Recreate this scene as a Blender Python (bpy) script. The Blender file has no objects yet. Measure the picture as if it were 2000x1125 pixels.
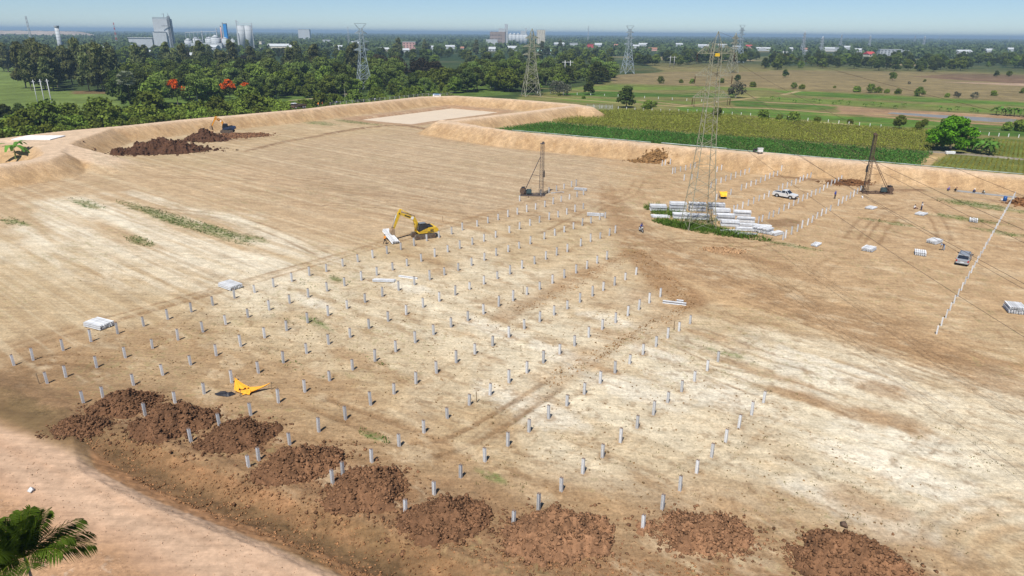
import bpy, math, random
import numpy as np
from mathutils import Vector, Matrix

random.seed(7)
rng = np.random.default_rng(7)
sc = bpy.context.scene
COL = sc.collection

# ------------------------------------------------------------------ camera
CAM_H, FPX, PITCH, ROLL = 34.0, 1340.0, math.radians(20.38), math.radians(0.5)
cam_d = bpy.data.cameras.new('camera')
cam_d.sensor_width = 36.0
cam_d.lens = FPX / 2000.0 * 36.0
cam_d.clip_start = 0.5
cam_d.clip_end = 60000.0
cam = bpy.data.objects.new('camera', cam_d)
COL.objects.link(cam)
cam.matrix_world = Matrix.Translation((0, 0, CAM_H)) @ Matrix.Rotation(math.pi / 2 - PITCH, 4, 'X') @ Matrix.Rotation(ROLL, 4, 'Z')
sc.camera = cam

# ------------------------------------------------------------------ sky and sun
SUN_EL, SHADOW_AZ = math.radians(59), math.radians(20.5)      # shadows fall 20 degrees right of straight ahead
world = bpy.data.worlds.new('World')
sc.world = world
world.use_nodes = True
wn = world.node_tree
wn.nodes.clear()
sky = wn.nodes.new('ShaderNodeTexSky')
sky.sky_type = 'NISHITA'
sky.sun_disc = False
sky.sun_elevation = SUN_EL
sky.sun_rotation = math.pi + SHADOW_AZ
sky.altitude = 3000
sky.air_density = 1.0
sky.dust_density = 0.0
sky.ozone_density = 6.0
bg = wn.nodes.new('ShaderNodeBackground')
bg.inputs['Strength'].default_value = 0.07
wo = wn.nodes.new('ShaderNodeOutputWorld')
wn.links.new(sky.outputs[0], bg.inputs[0])
wn.links.new(bg.outputs[0], wo.inputs[0])
sun_d = bpy.data.lights.new('sun', 'SUN')
sun_d.energy = 4.4
sun_d.angle = math.radians(0.53)
sun_d.color = (1.0, 0.95, 0.88)
sun = bpy.data.objects.new('sun', sun_d)
COL.objects.link(sun)
to_ground = Vector((math.sin(SHADOW_AZ) * math.cos(SUN_EL), math.cos(SHADOW_AZ) * math.cos(SUN_EL), -math.sin(SUN_EL)))
sun.rotation_euler = to_ground.to_track_quat('-Z', 'Y').to_euler()
sun.location = (-60, -80, 150)
vs = sc.view_settings
vs.view_transform = 'Standard'
vs.look = 'None'
vs.gamma = 1.0
vs.exposure = 0.48
vs.use_curve_mapping = False

# ------------------------------------------------------------------ helpers
def GP(px, py, z=0.0):
    """photo pixel (2000 x 1125) on the horizontal plane z -> world X, Y"""
    x = (np.asarray(px, float) - 1000) / FPX
    y = -(np.asarray(py, float) - 562.5) / FPX
    c, s = math.cos(ROLL), math.sin(ROLL)
    x, y = c * x - s * y, s * x + c * y
    dy = math.cos(PITCH) + y * math.sin(PITCH)
    dz = -math.sin(PITCH) + y * math.cos(PITCH)
    t = (z - CAM_H) / dz
    return x * t, dy * t

def gpl(pts, z=0.0):
    return np.array([GP(a, b, z) for a, b in pts])

def srgb(r, g, b, k=1.0):
    o = []
    for c in (r, g, b):
        c /= 255.0
        o.append((c / 12.92 if c <= 0.04045 else ((c + 0.055) / 1.055) ** 2.4) * k)
    return np.array(o)

ALB = 0.70                       # seen brightness of a sunlit surface -> base colour
def A(r, g, b, k=ALB):
    return srgb(r, g, b, k)

NT = np.random.default_rng(11).random((256, 257)).astype(np.float32).ravel()
def vnoise(x, y, seed=0):
    x = x + seed * 37.7; y = y + seed * 91.3
    fx0 = np.floor(x); fy0 = np.floor(y)
    ix = fx0.astype(np.int32); iy = fy0.astype(np.int32)
    fx = x - fx0; fy = y - fy0
    fx = fx * fx * (3 - 2 * fx); fy = fy * fy * (3 - 2 * fy)
    x0 = (ix & 255) * 257; x1 = ((ix + 1) & 255) * 257; y0 = iy & 255; y1 = (iy + 1) & 255
    a = NT[x0 + y0]; b = NT[x1 + y0]; c = NT[x0 + y1]; d = NT[x1 + y1]
    a = a + (b - a) * fx; c = c + (d - c) * fx
    return a + (c - a) * fy

def fbm(x, y, octv=4, seed=0, gain=0.5):
    t = 0.0; amp = 1.0; tot = 0.0
    for i in range(octv):
        t = t + amp * vnoise(x * 2 ** i + 17.3 * i, y * 2 ** i - 9.1 * i, seed + i)
        tot += amp; amp *= gain
    return t / tot

def sstep(a, b, x):
    t = np.clip((x - a) / (b - a), 0, 1)
    return t * t * (3 - 2 * t)

def seg_dist(X, Y, P, reach=None):
    """distance to polyline, and running length of the nearest point; beyond reach only a large number"""
    if reach is not None:
        P = np.asarray(P); lo = P.min(0) - reach; hi = P.max(0) + reach
        m = (X > lo[0]) & (X < hi[0]) & (Y > lo[1]) & (Y < hi[1])
        best = np.full(X.shape, 1e4); run = np.zeros(X.shape)
        if m.any():
            best[m], run[m] = seg_dist(X[m], Y[m], P)
        return best, run
    best = np.full(X.shape, 1e18); run = np.zeros(X.shape); acc = 0.0
    for (ax, ay), (bx, by) in zip(P[:-1], P[1:]):
        dx, dy = bx - ax, by - ay
        L2 = dx * dx + dy * dy + 1e-12
        ex = X - ax; ey = Y - ay
        t = np.clip((ex * dx + ey * dy) / L2, 0, 1)
        ex = ex - t * dx; ey = ey - t * dy
        d = ex * ex + ey * ey
        m = d < best
        best = np.where(m, d, best)
        run = np.where(m, acc + t * math.sqrt(L2), run)
        acc += math.sqrt(L2)
    return np.sqrt(best), run

def poly_sd(X, Y, P, reach=None):
    """signed distance to polygon, negative inside"""
    if reach is not None:
        lo = P.min(0) - reach; hi = P.max(0) + reach
        m = (X > lo[0]) & (X < hi[0]) & (Y > lo[1]) & (Y < hi[1])
        o = np.full(X.shape, 1e4)
        if m.any(): o[m] = poly_sd(X[m], Y[m], P)
        return o
    Q = np.vstack([P, P[:1]])
    d, _ = seg_dist(X, Y, Q)
    ins = np.zeros(X.shape, bool)
    for (ax, ay), (bx, by) in zip(Q[:-1], Q[1:]):
        if ay == by: continue
        ins ^= ((ay > Y) != (by > Y)) & (X < (bx - ax) * (Y - ay) / (by - ay) + ax)
    return np.where(ins, -d, d)

MATS = {}
def mat(name, col, rough=0.8, var=0.12, scale=3.0, metal=0.0, bump=0.0, spec=0.3, col2=None, rnd=0.0):
    """plain surface with procedural colour variation"""
    if name in MATS: return MATS[name]
    m = bpy.data.materials.new(name); m.use_nodes = True
    nt = m.node_tree; p = nt.nodes['Principled BSDF']
    p.inputs['Roughness'].default_value = rough
    p.inputs['Metallic'].default_value = metal
    p.inputs['Specular IOR Level'].default_value = spec
    tc = nt.nodes.new('ShaderNodeTexCoord')
    no = nt.nodes.new('ShaderNodeTexNoise')
    no.inputs['Scale'].default_value = scale
    no.inputs['Detail'].default_value = 5
    nt.links.new(tc.outputs['Object'], no.inputs['Vector'])
    mr = nt.nodes.new('ShaderNodeMapRange')
    mr.inputs['From Min'].default_value = 0.3; mr.inputs['From Max'].default_value = 0.7
    nt.links.new(no.outputs['Fac'], mr.inputs['Value'])
    mx = nt.nodes.new('ShaderNodeMix'); mx.data_type = 'RGBA'
    c = np.array(col)
    lo = c * (1 - var) if col2 is None else np.array(col2)
    mx.inputs[6].default_value = (*lo, 1)
    mx.inputs[7].default_value = (*(np.minimum(c * (1 + var), 0.95) if col2 is None else c), 1)
    nt.links.new(mr.outputs[0], mx.inputs[0])
    nt.links.new(mx.outputs[2], p.inputs['Base Color'])
    if rnd:
        oi = nt.nodes.new('ShaderNodeObjectInfo'); m2 = nt.nodes.new('ShaderNodeMapRange')
        m2.inputs['To Min'].default_value = 1 - rnd; m2.inputs['To Max'].default_value = 1 + rnd * .4
        nt.links.new(oi.outputs['Random'], m2.inputs['Value'])
        sc_ = nt.nodes.new('ShaderNodeVectorMath'); sc_.operation = 'SCALE'
        nt.links.new(mx.outputs[2], sc_.inputs[0]); nt.links.new(m2.outputs[0], sc_.inputs['Scale'])
        nt.links.new(sc_.outputs[0], p.inputs['Base Color'])
    if bump:
        b = nt.nodes.new('ShaderNodeBump'); b.inputs['Strength'].default_value = bump
        nt.links.new(no.outputs['Fac'], b.inputs['Height'])
        nt.links.new(b.outputs[0], p.inputs['Normal'])
    MATS[name] = m
    return m

def tag(o, label, cat, group=None, kind=None):
    if label: o['label'] = label
    if cat: o['category'] = cat
    if group: o['group'] = group
    if kind: o['kind'] = kind
    return o

def link(name, me, parent=None):
    o = bpy.data.objects.new(name, me)
    COL.objects.link(o)
    if parent is not None: o.parent = parent
    return o

def empty(name, loc=(0, 0, 0), rz=0.0, label=None, cat=None, group=None):
    o = link(name, None)
    o.empty_display_size = 0.3
    o.location = loc; o.rotation_euler = (0, 0, rz)
    return tag(o, label, cat, group)

def copy_tree(o, parent=None):
    c = o.copy(); COL.objects.link(c); c.parent = parent
    for ch in [k for k in o.children]:
        copy_tree(ch, c)
    return c

class MB:
    """collects shapes, builds them as one mesh object"""
    def __init__(s): s.v = []; s.f = []; s.m = []
    def add(s, vs, fs, mi=0):
        n = len(s.v)
        s.v += [tuple(map(float, p)) for p in vs]
        s.f += [tuple(i + n for i in f) for f in fs]
        s.m += [mi] * len(fs)
        return s
    BF = [(0, 3, 2, 1), (4, 5, 6, 7), (0, 1, 5, 4), (1, 2, 6, 5), (2, 3, 7, 6), (3, 0, 4, 7)]
    def box(s, c, size, mi=0, rz=0.0, top=1.0, R=None):
        hx, hy, hz = size[0] / 2, size[1] / 2, size[2] / 2
        vs = [(x, y, -hz) for x, y in ((-hx, -hy), (hx, -hy), (hx, hy), (-hx, hy))]
        tx, ty = (top, top) if not isinstance(top, tuple) else top
        vs += [(x * tx, y * ty, hz) for x, y in ((-hx, -hy), (hx, -hy), (hx, hy), (-hx, hy))]
        if R is None: R = Matrix.Rotation(rz, 3, 'Z')
        vs = [R @ Vector(p) + Vector(c) for p in vs]
        return s.add(vs, s.BF, mi)
    def bar(s, p, q, w, h=None, mi=0):
        h = h or w
        p, q = Vector(p), Vector(q); d = (q - p)
        if d.length < 1e-6: return s
        d.normalize()
        up = Vector((0, 0, 1)) if abs(d.z) < 0.95 else Vector((1, 0, 0))
        a = d.cross(up).normalized() * w / 2; b = d.cross(a).normalized() * h / 2
        vs = [p - a - b, p + a - b, p + a + b, p - a + b, q - a - b, q + a - b, q + a + b, q - a + b]
        return s.add(vs, s.BF, mi)
    def tube(s, p, q, r0, r1=None, n=10, mi=0, cap=True):
        r1 = r0 if r1 is None else r1
        p, q = Vector(p), Vector(q); d = (q - p).normalized()
        up = Vector((0, 0, 1)) if abs(d.z) < 0.95 else Vector((1, 0, 0))
        a = d.cross(up).normalized(); b = d.cross(a).normalized()
        vs = []
        for c, r in ((p, r0), (q, r1)):
            for k in range(n):
                t = 2 * math.pi * k / n
                vs.append(c + a * math.cos(t) * r + b * math.sin(t) * r)
        fs = [(k, (k + 1) % n, n + (k + 1) % n, n + k) for k in range(n)]
        if cap: fs += [tuple(range(n))[::-1], tuple(range(n, 2 * n))]
        return s.add(vs, fs, mi)
    def prism(s, prof, y0, y1, mi=0, axis='y'):
        """profile of (x, z) points pushed from y0 to y1"""
        n = len(prof)
        if axis == 'y': vs = [(x, y0, z) for x, z in prof] + [(x, y1, z) for x, z in prof]
        elif axis == 'x': vs = [(y0, x, z) for x, z in prof] + [(y1, x, z) for x, z in prof]
        else: vs = [(x, z, y0) for x, z in prof] + [(x, z, y1) for x, z in prof]
        fs = [(k, (k + 1) % n, n + (k + 1) % n, n + k) for k in range(n)]
        fs += [tuple(range(n))[::-1], tuple(range(n, 2 * n))]
        return s.add(vs, fs, mi)
    def mesh(s, name, mats, smooth=False):
        me = bpy.data.meshes.new(name)
        me.from_pydata(s.v, [], s.f)
        for m in (mats if isinstance(mats, (list, tuple)) else [mats]): me.materials.append(m)
        me.polygons.foreach_set('material_index', s.m)
        if smooth: me.polygons.foreach_set('use_smooth', [True] * len(s.f))
        me.validate(); me.update()
        return me
    def build(s, name, mats, parent=None, smooth=False):
        return link(name, s.mesh(name, mats, smooth), parent)

def np_mesh(name, V, F, mats, smooth=False, cols=None, mi=None):
    """mesh from arrays: F is (n,4) or (n,3)"""
    me = bpy.data.meshes.new(name)
    n, k = F.shape
    me.vertices.add(len(V)); me.vertices.foreach_set('co', np.ascontiguousarray(V, np.float32).ravel())
    me.loops.add(n * k); me.loops.foreach_set('vertex_index', np.ascontiguousarray(F, np.int32).ravel())
    me.polygons.add(n)
    me.polygons.foreach_set('loop_start', np.arange(0, n * k, k, dtype=np.int32))
    if smooth: me.polygons.foreach_set('use_smooth', np.ones(n, bool))
    for m in (mats if isinstance(mats, (list, tuple)) else [mats]): me.materials.append(m)
    if mi is not None: me.polygons.foreach_set('material_index', np.ascontiguousarray(mi, np.int32))
    if cols is not None:
        at = me.attributes.new('Col', 'FLOAT_COLOR', 'POINT')
        c4 = np.ones((len(V), 4), np.float32); c4[:, :3] = cols
        at.data.foreach_set('color', c4.ravel())
    me.update(calc_edges=True)
    return me

ORD = ['zeroth', 'first', 'second', 'third', 'fourth', 'fifth', 'sixth', 'seventh', 'eighth', 'ninth', 'tenth', 'eleventh', 'twelfth']
def nth(i):
    if i <= 12: return ORD[i]
    return '%d%s' % (i, {1: 'st', 2: 'nd', 3: 'rd'}.get(i % 10 if i not in (11, 12, 13) else 0, 'th'))
PILES = {
    0: [(1015, 393), (1056, 381), (1072, 377), (1087, 373), (1101.5, 369), (1116, 365), (1125, 363)],
    1: [(27.5, 714), (65, 704), (123.5, 685), (178, 667.5), (230, 652), (281, 637.5), (328, 624), (374, 609.5), (416, 597), (458, 583), (497.5, 572), (534.5, 561), (570, 550), (604.5, 539), (637.5, 531), (669.5, 520.5), (699, 512), (728, 504), (756, 496), (783, 488), (809, 480.5), (833.5, 471), (857.5, 464.5), (882, 457.5), (903, 450), (932, 442.5), (953, 436), (973, 429.5), (992, 424), (1010.5, 419), (1029, 414), (1046, 409), (1064, 404.5), (1080, 399), (1096, 394), (1112, 389.5), (1127, 385), (1139.5, 381)],
    2: [(92.5, 749), (129, 737), (189, 717.5), (245, 699), (298, 680.5), (348, 664.5), (396.5, 648.5), (441, 634), (484.5, 620), (526, 606), (566, 593), (602.5, 581), (639, 569), (673, 559), (706, 548), (736, 538), (767, 528), (795, 520), (823, 511), (849, 502), (874.5, 492.5), (898, 486), (922.5, 478), (945, 472), (968, 464), (995, 455), (1014.5, 448), (1035, 441), (1053.5, 435), (1072.5, 429.5), (1090, 424.5), (1107, 419), (1123, 414), (1139, 408)],
    3: [(163.5, 788.6), (201, 776), (261, 752.5), (318, 733), (372.5, 713), (422.5, 695), (470.5, 677), (517, 660.5), (560, 646), (601, 631), (641, 617), (678, 603), (713, 591), (747, 579.5), (778.5, 567.5), (809.5, 557), (839.5, 547), (868, 538), (895, 529), (921, 519), (946, 509), (969, 500), (992.5, 492.5), (1014, 485.5), (1035.5, 477), (1063, 467.5), (1083.5, 460.5), (1102, 454), (1120, 447.5), (1137, 441), (1154, 436), (1171, 429), (1182, 426)],
    4: [(284, 812), (342, 787), (399, 769.5), (453, 748), (505, 729), (553.5, 709), (599, 691), (642, 673), (684, 659.5), (721, 642), (758, 628), (793.5, 615), (826.5, 601), (858, 589), (889, 577), (917, 566), (945, 555.5), (971.5, 545), (996, 536), (1019.5, 525), (1044, 516), (1066, 507), (1087, 499), (1108, 492), (1134, 481), (1153.5, 472.5), (1172, 466), (1190, 460.5), (1201.5, 455)],
    5: [(373, 863.5), (429, 833), (490, 811.6), (544, 787), (595.5, 766), (644, 744.5), (689, 723), (732.5, 706), (773, 687.5), (811, 670), (847, 654.5), (881, 639.5), (914, 627), (944.5, 614), (974, 599), (1002, 588), (1029, 576), (1054, 566), (1079, 554), (1102, 543), (1125, 534), (1146, 525.5), (1166, 515), (1185, 507)],
    6: [(486, 915), (505.5, 899), (566, 869), (622.7, 844), (675, 819), (724, 791.7), (769.5, 770), (812.5, 750), (852.5, 729), (891, 709), (927.5, 692), (962, 676), (994, 659), (1024, 643), (1054, 629), (1082, 616), (1108, 604), (1132.5, 591), (1157, 579), (1178, 568), (1200, 557.5), (1221, 547), (1242, 537)],
    7: [(650, 945), (670, 929), (726, 903), (779.5, 871.5), (828, 845), (873.7, 817.7), (916.6, 792), (957, 772), (994, 748), (1029, 729), (1061, 709.5), (1093, 692), (1122, 676), (1150, 659), (1176, 644), (1202, 631), (1226, 617.5), (1247.5, 605.5), (1268, 592), (1289.5, 580)],
    8: [(792, 1004), (848, 965.6), (899.7, 933.4), (947, 902), (991.7, 871.4), (1033, 844), (1071.5, 818), (1107, 793), (1141, 770.5), (1172, 749), (1201, 729), (1229.5, 711), (1255.5, 693), (1281, 677.5), (1304, 661), (1326, 647), (1347.5, 632.5)],
    9: [(1003, 1027), (1051.5, 996), (1096, 959.5), (1138, 925), (1176.4, 893.5), (1211.6, 864.4), (1244, 836.8), (1276, 810.7), (1303.7, 786.7), (1331, 765.5), (1356, 745), (1381, 724.5), (1402, 707)],
    10: [(1255.5, 1033), (1293, 995), (1327.6, 958.5), (1360.4, 924), (1389.5, 893), (1417, 863.7), (1442.6, 835.8), (1467.8, 810.7), (1490.8, 786.7)],
}
FARPILES = {
    0: [(1293, 324), (1299, 322.5), (1309, 321)],
    1: [(1313.5, 339.5), (1318.5, 338), (1329, 335), (1339, 332.5), (1348.5, 330), (1357, 327.5)],
    2: [(1336, 352.5), (1351, 350.5), (1362, 347.5), (1400, 336), (1409, 332)],
    3: [(1388, 367.5), (1398, 361), (1408, 357.5), (1417, 354), (1427, 351), (1436.5, 347), (1446, 344), (1454.5, 341), (1463, 337.5)],
    4: [(1399, 391), (1406, 388), (1427, 380.5), (1447.5, 372), (1457, 368), (1466.5, 364), (1476, 360.5), (1485, 357), (1494, 353), (1502.5, 349), (1510, 346), (1518, 344), (1525, 341)],
    5: [(1433, 414), (1439, 412.5), (1450, 407.5), (1461, 402), (1471.5, 398), (1482, 393), (1492, 389), (1501, 385), (1520, 374), (1528, 370), (1537, 367), (1545, 363), (1554, 360), (1562, 356), (1568, 353), (1575.5, 350), (1583, 347)],
    6: [(1481, 437.5), (1488, 434), (1501, 428), (1510, 424), (1520.5, 418), (1530.5, 412), (1540, 407.5), (1549.5, 402), (1558.5, 397.5), (1567, 393), (1576, 389), (1584, 384), (1592.5, 381), (1600.5, 377), (1608, 372), (1615.5, 367.5), (1623, 363), (1630, 360), (1637, 357), (1642.5, 354)],
    7: [(1529, 469), (1534, 465), (1545.5, 458), (1557, 452.5), (1566, 446), (1577, 440), (1585.5, 435), (1595, 427), (1604, 422), (1613, 417.5), (1621.5, 412), (1637, 402), (1644.5, 397.5), (1652.5, 392), (1660, 388), (1667, 384), (1674, 379), (1680.5, 375)],
}

# ------------------------------------------------------------------ terrain: heights
ROWD = np.array((0.634, 0.773)); NRM = np.array((0.773, -0.634))
CREST = 4.0
D1 = gpl([(-260, 304), (-60, 278), (0, 272), (125, 257), (250, 246), (375, 233), (500, 222), (600, 213), (665, 205), (732, 199), (825, 189), (890, 187.5)], CREST)
D2 = gpl([(890, 187.5), (1000, 194), (1122, 204), (1150, 209)], CREST)
D3 = gpl([(1150, 209), (1122, 206.5), (1000, 222), (930, 230), (862, 238)], CREST)
D4PX = [(862, 238), (1000, 257), (1135, 269), (1272, 281), (1500, 301), (1620, 311), (1750, 322), (1870, 332.5), (2000, 344), (2300, 372), (2700, 410)]
def crest_z(px):
    return float(np.interp(px, [1272, 1500, 1750, 2000, 2300], [4.0, 4.2, 3.6, 2.9, 2.5]))
D4Z = np.array([crest_z(a) for a, b in D4PX])
D4 = np.array([GP(a, b, z) for (a, b), z in zip(D4PX, D4Z)])
D4R = np.concatenate([[0], np.cumsum(np.hypot(*np.diff(D4, axis=0).T))])
D5 = gpl([(-300, 350), (-150, 338), (0, 322), (75, 312), (106, 301), (92, 284)], CREST)
PLAT = gpl([(-260, 292), (0, 271), (130, 257), (226, 247.5), (196, 259), (150, 274), (112, 297), (62, 286), (0, 281), (-260, 306)], CREST)
RAMP = np.vstack([gpl([(112, 286)], CREST), gpl([(285, 333)], 0.0)])
POND_Z, CANAL_Z = -0.7, -0.25
POND = gpl([(700, 235), (760, 241.5), (802, 245), (826, 241), (940, 226), (978, 220), (882, 212)], POND_Z)
CANAL = gpl([(1730, 222), (1745, 219.3), (1985, 232.5), (1992, 238.5), (1940, 239)], CANAL_Z)
ROADC = gpl([(-240, 765), (0, 868), (215, 968), (430, 1068), (560, 1130), (760, 1230), (1100, 1400)], 0.5)
DITCH = gpl([(140, 857), (184, 880), (307, 942), (383, 975), (460, 1004), (561, 1040), (653, 1076), (715, 1104), (900, 1180), (1250, 1320)], -1.1)

def dyke(X, Y, P, w=2.2, run=6.2, h=CREST):
    d, al = seg_dist(X, Y, P, 12)
    if P is D4: h = np.interp(al, D4R, D4Z)
    return h * np.clip(1 - (d - w) / run, 0, 1)

def height(X, Y):
    X = np.asarray(X, float); Y = np.asarray(Y, float)
    h = np.zeros(X.shape)
    wob = (fbm(X * 0.12, Y * 0.12, 3, 91) - 0.5) * 2.2
    for P in (D1, D2, D3, D4, D5):
        h = np.maximum(h, dyke(X + wob * 0.5, Y + wob * 0.5, P, 2.0, 4.6 if P is D4 else 6.2))
    h = np.maximum(h, CREST * np.clip(1 - poly_sd(X, Y, PLAT, 12) / 6.2, 0, 1))
    d, run = seg_dist(X, Y, RAMP, 12)
    L = float(np.hypot(*(RAMP[1] - RAMP[0])))
    h = np.maximum(h, CREST * np.clip(1 - run / L, 0, 1) * np.clip(1 - (d - 4) / 4, 0, 1))
    sd = poly_sd(X, Y, POND, 12)
    h = np.where(sd < 9, np.minimum(h, np.maximum(POND_Z - 0.6, POND_Z - 0.15 + 0.62 * sd)), h)
    sd = poly_sd(X, Y, CANAL, 12)
    h = np.where(sd < 6, np.minimum(h, np.maximum(CANAL_Z - 0.4, CANAL_Z - 0.1 + 0.5 * sd)), h)
    d, run = seg_dist(X, Y, ROADC, 15)
    h = np.where(d < 9, np.maximum(h, 0.5 * (1 - sstep(5.5, 9, d))), h)
    d, run = seg_dist(X, Y, DITCH, 12)
    dep = sstep(0, 9, run)
    cut = -1.1 * dep + 0.52 * np.maximum(d - 0.45, 0) + (1 - dep) * 0.6
    h = np.where(d < 5, np.minimum(h, cut + wob * 0.05), h)
    return h

def zat(x, y):
    return float(height(np.array([x]), np.array([y]))[0])

def P3(px, py, z=None):
    """ground point seen at a photo pixel (site level unless z is given)"""
    x, y = GP(px, py, 0.0 if z is None else z)
    return Vector((float(x), float(y), zat(float(x), float(y)) if z is None else z))

# ------------------------------------------------------------------ terrain: mesh grid, finest near the site
NC = 780
rr = [11.0]
while rr[-1] < 30000:
    r = rr[-1]
    if r < 145: st = min(max(0.125, r * r / 24500.0), 0.85)
    elif r < 390: st = 0.85
    else: st = 0.85 * (r / 390.0) ** 1.75
    rr.append(r + st)
rr = np.array(rr)
th = np.linspace(-math.radians(51), math.radians(51), NC)
RR, TH = np.meshgrid(rr, th, indexing='ij')
NR = len(rr)
GX = (RR * np.sin(TH)).ravel(); GY = (RR * np.cos(TH)).ravel()
near = np.hypot(GX, GY) < 640
nx, ny = GX[near], GY[near]
GZ = np.zeros(GX.shape); GZ[near] = height(nx, ny)

# ------------------------------------------------------------------ terrain: soil colours
U = nx * ROWD[0] + ny * ROWD[1]        # along the pile rows
W = nx * NRM[0] + ny * NRM[1]          # across them, the direction the grader worked in
n1 = fbm(W / 30, U / 2.6, 5, 3, 0.6)    # long grader streaks
n2 = fbm(W / 11, U / 1.1, 4, 13, 0.6)
n3 = fbm(nx / 9, ny / 9, 5, 23, 0.55)
n4 = fbm(nx / 1.6, ny / 1.6, 4, 33, 0.6)
n5 = fbm(nx / 28, ny / 28, 4, 43)
n6 = fbm(nx / 0.5, ny / 0.5, 3, 53, 0.6)
C = np.zeros((len(nx), 3)) + A(202, 177, 138)
ROUGH = np.zeros(len(nx)) + 0.02

def paint(mask, col, k=1.0):
    global C
    mk = (np.clip(mask, 0, 1) * k)[:, None]
    C = C * (1 - mk) + np.asarray(col) * mk

def zone(px, feather=3.0, namp=5.0, z=0.0):
    P = gpl(px, z)
    sd = poly_sd(nx, ny, P, feather + namp + 1)
    return sstep(feather, -feather, sd + (n3 - 0.5) * namp * 2)

def band(px, w, feather=1.0, namp=1.0, z=0.0):
    d, run = seg_dist(nx, ny, gpl(px, z), w + feather + namp + 1)
    return sstep(w + feather, max(w - feather, 0), d + (n3 - 0.5) * namp * 2)

def block(x, y, R):
    """indices of the grid vertices within about R of a point"""
    r0 = math.hypot(x, y); t0 = math.atan2(x, y); dt = math.asin(min(.99, R / r0))
    i0, i1 = np.searchsorted(rr, r0 - R), np.searchsorted(rr, r0 + R) + 1
    j0, j1 = np.searchsorted(th, t0 - dt), np.searchsorted(th, t0 + dt) + 1
    ii = (np.arange(i0, min(i1, NR))[:, None] * NC + np.arange(j0, min(j1, NC))[None]).ravel()
    return ii[ii < len(nx)]

def spot(px, py, rx, ry=None, z=0.0):
    x, y = GP(px, py, z); ry = ry or rx
    o = np.zeros(len(nx)); s_ = block(float(x), float(y), 2 * max(rx, ry))
    dx, dy = nx[s_] - x, ny[s_] - y
    a = (dx * NRM[0] + dy * NRM[1]) / rx; b = (dx * ROWD[0] + dy * ROWD[1]) / ry
    o[s_] = sstep(1.0, 0.35, np.hypot(a, b) + (n4[s_] - 0.5) * 1.1)
    return o

n7 = fbm(W / 4.5 + 3, U / 1.5, 5, 71, 0.62); n8 = fbm(nx / 3.2, ny / 3.2, 5, 81, 0.62)
streak = np.clip((n1 - 0.5) * 3.2 + 0.5, 0, 1)
streak2 = np.clip((n2 - 0.5) * 3.0 + 0.5, 0, 1)
PALE, BROWN, WARM, GREYT, MUD = A(231, 217, 187), A(176, 142, 104), A(208, 172, 126), A(192, 166, 134), A(140, 108, 76)
# broad colour zones of the levelled pad
paint(streak, A(190, 161, 121), 0.55)
paint(zone([(440, 300), (800, 250), (1250, 300), (1240, 420), (900, 430), (560, 420)], 14, 10), GREYT, 0.75)
paint(zone([(1200, 300), (1500, 320), (2000, 370), (2300, 420), (2300, 690), (1900, 660), (1480, 540), (1330, 470), (1180, 380)], 6, 8), A(200, 166, 124), 0.8)
paint(zone([(0, 330), (240, 330), (520, 330), (700, 400), (980, 420), (700, 480), (640, 500), (300, 500), (0, 450), (-200, 400)], 7, 9), A(204, 174, 136), 0.7)
m = zone([(1240, 480), (1500, 545), (1760, 620), (2000, 700), (2300, 800), (2300, 900), (1900, 770), (1560, 640), (1340, 590)], 5, 7)
paint(m * np.clip(0.35 + streak, 0, 1), WARM, 0.9)
# pale lime-dusted areas
m = zone([(430, 560), (700, 505), (930, 505), (1180, 590), (1420, 660), (1700, 670), (2000, 770), (2300, 860), (2300, 1100), (1960, 1090), (1540, 965), (1180, 905), (900, 800), (640, 680)], 6, 14)
paint(m * np.clip(0.25 + 1.15 * streak * 0.6 + 0.7 * (n3 - 0.3), 0, 1), PALE, 0.9)
m = zone([(60, 395), (260, 370), (480, 425), (660, 500), (640, 540), (430, 545), (200, 500), (20, 455)], 3, 6)
paint(m * np.clip(streak * 1.3, 0, 1), A(238, 226, 200), 0.95)
m = zone([(-100, 480), (120, 455), (380, 500), (640, 535), (470, 585), (150, 540), (-100, 520)], 3, 5)
paint(m * np.clip(streak2 * 1.2, 0, 1), A(234, 220, 192), 0.75)
m = zone([(900, 420), (1010, 470), (1060, 560), (900, 540), (830, 480)], 4, 6)
paint(m * streak, PALE, 0.55)
m = zone([(980, 500), (1200, 470), (1260, 560), (1330, 640), (1200, 650), (1060, 560)], 3, 6)
paint(m * np.clip(n3 * 1.3 - 0.2, 0, 1), A(226, 203, 166), 0.7)
m = zone([(1340, 620), (1560, 700), (1990, 880), (2000, 1060), (1750, 1040), (1480, 930), (1300, 780)], 4, 9)
paint(m * sstep(0.5, 0.68, n3 * 0.6 + n1 * 0.4), A(238, 228, 205), 0.85)
for s in ((1030, 790, 9, 3), (1090, 690, 7, 2.5), (1240, 760, 8, 3), (1400, 770, 9, 3), (800, 560, 7, 2.5), (960, 640, 6, 2.2), (1180, 620, 6, 2), (1620, 720, 14, 4), (1750, 920, 8, 4), (1680, 1000, 8, 3), (610, 590, 6, 2), (1290, 690, 6, 2)):
    paint(spot(*s), A(240, 230, 208), 0.75)
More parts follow.
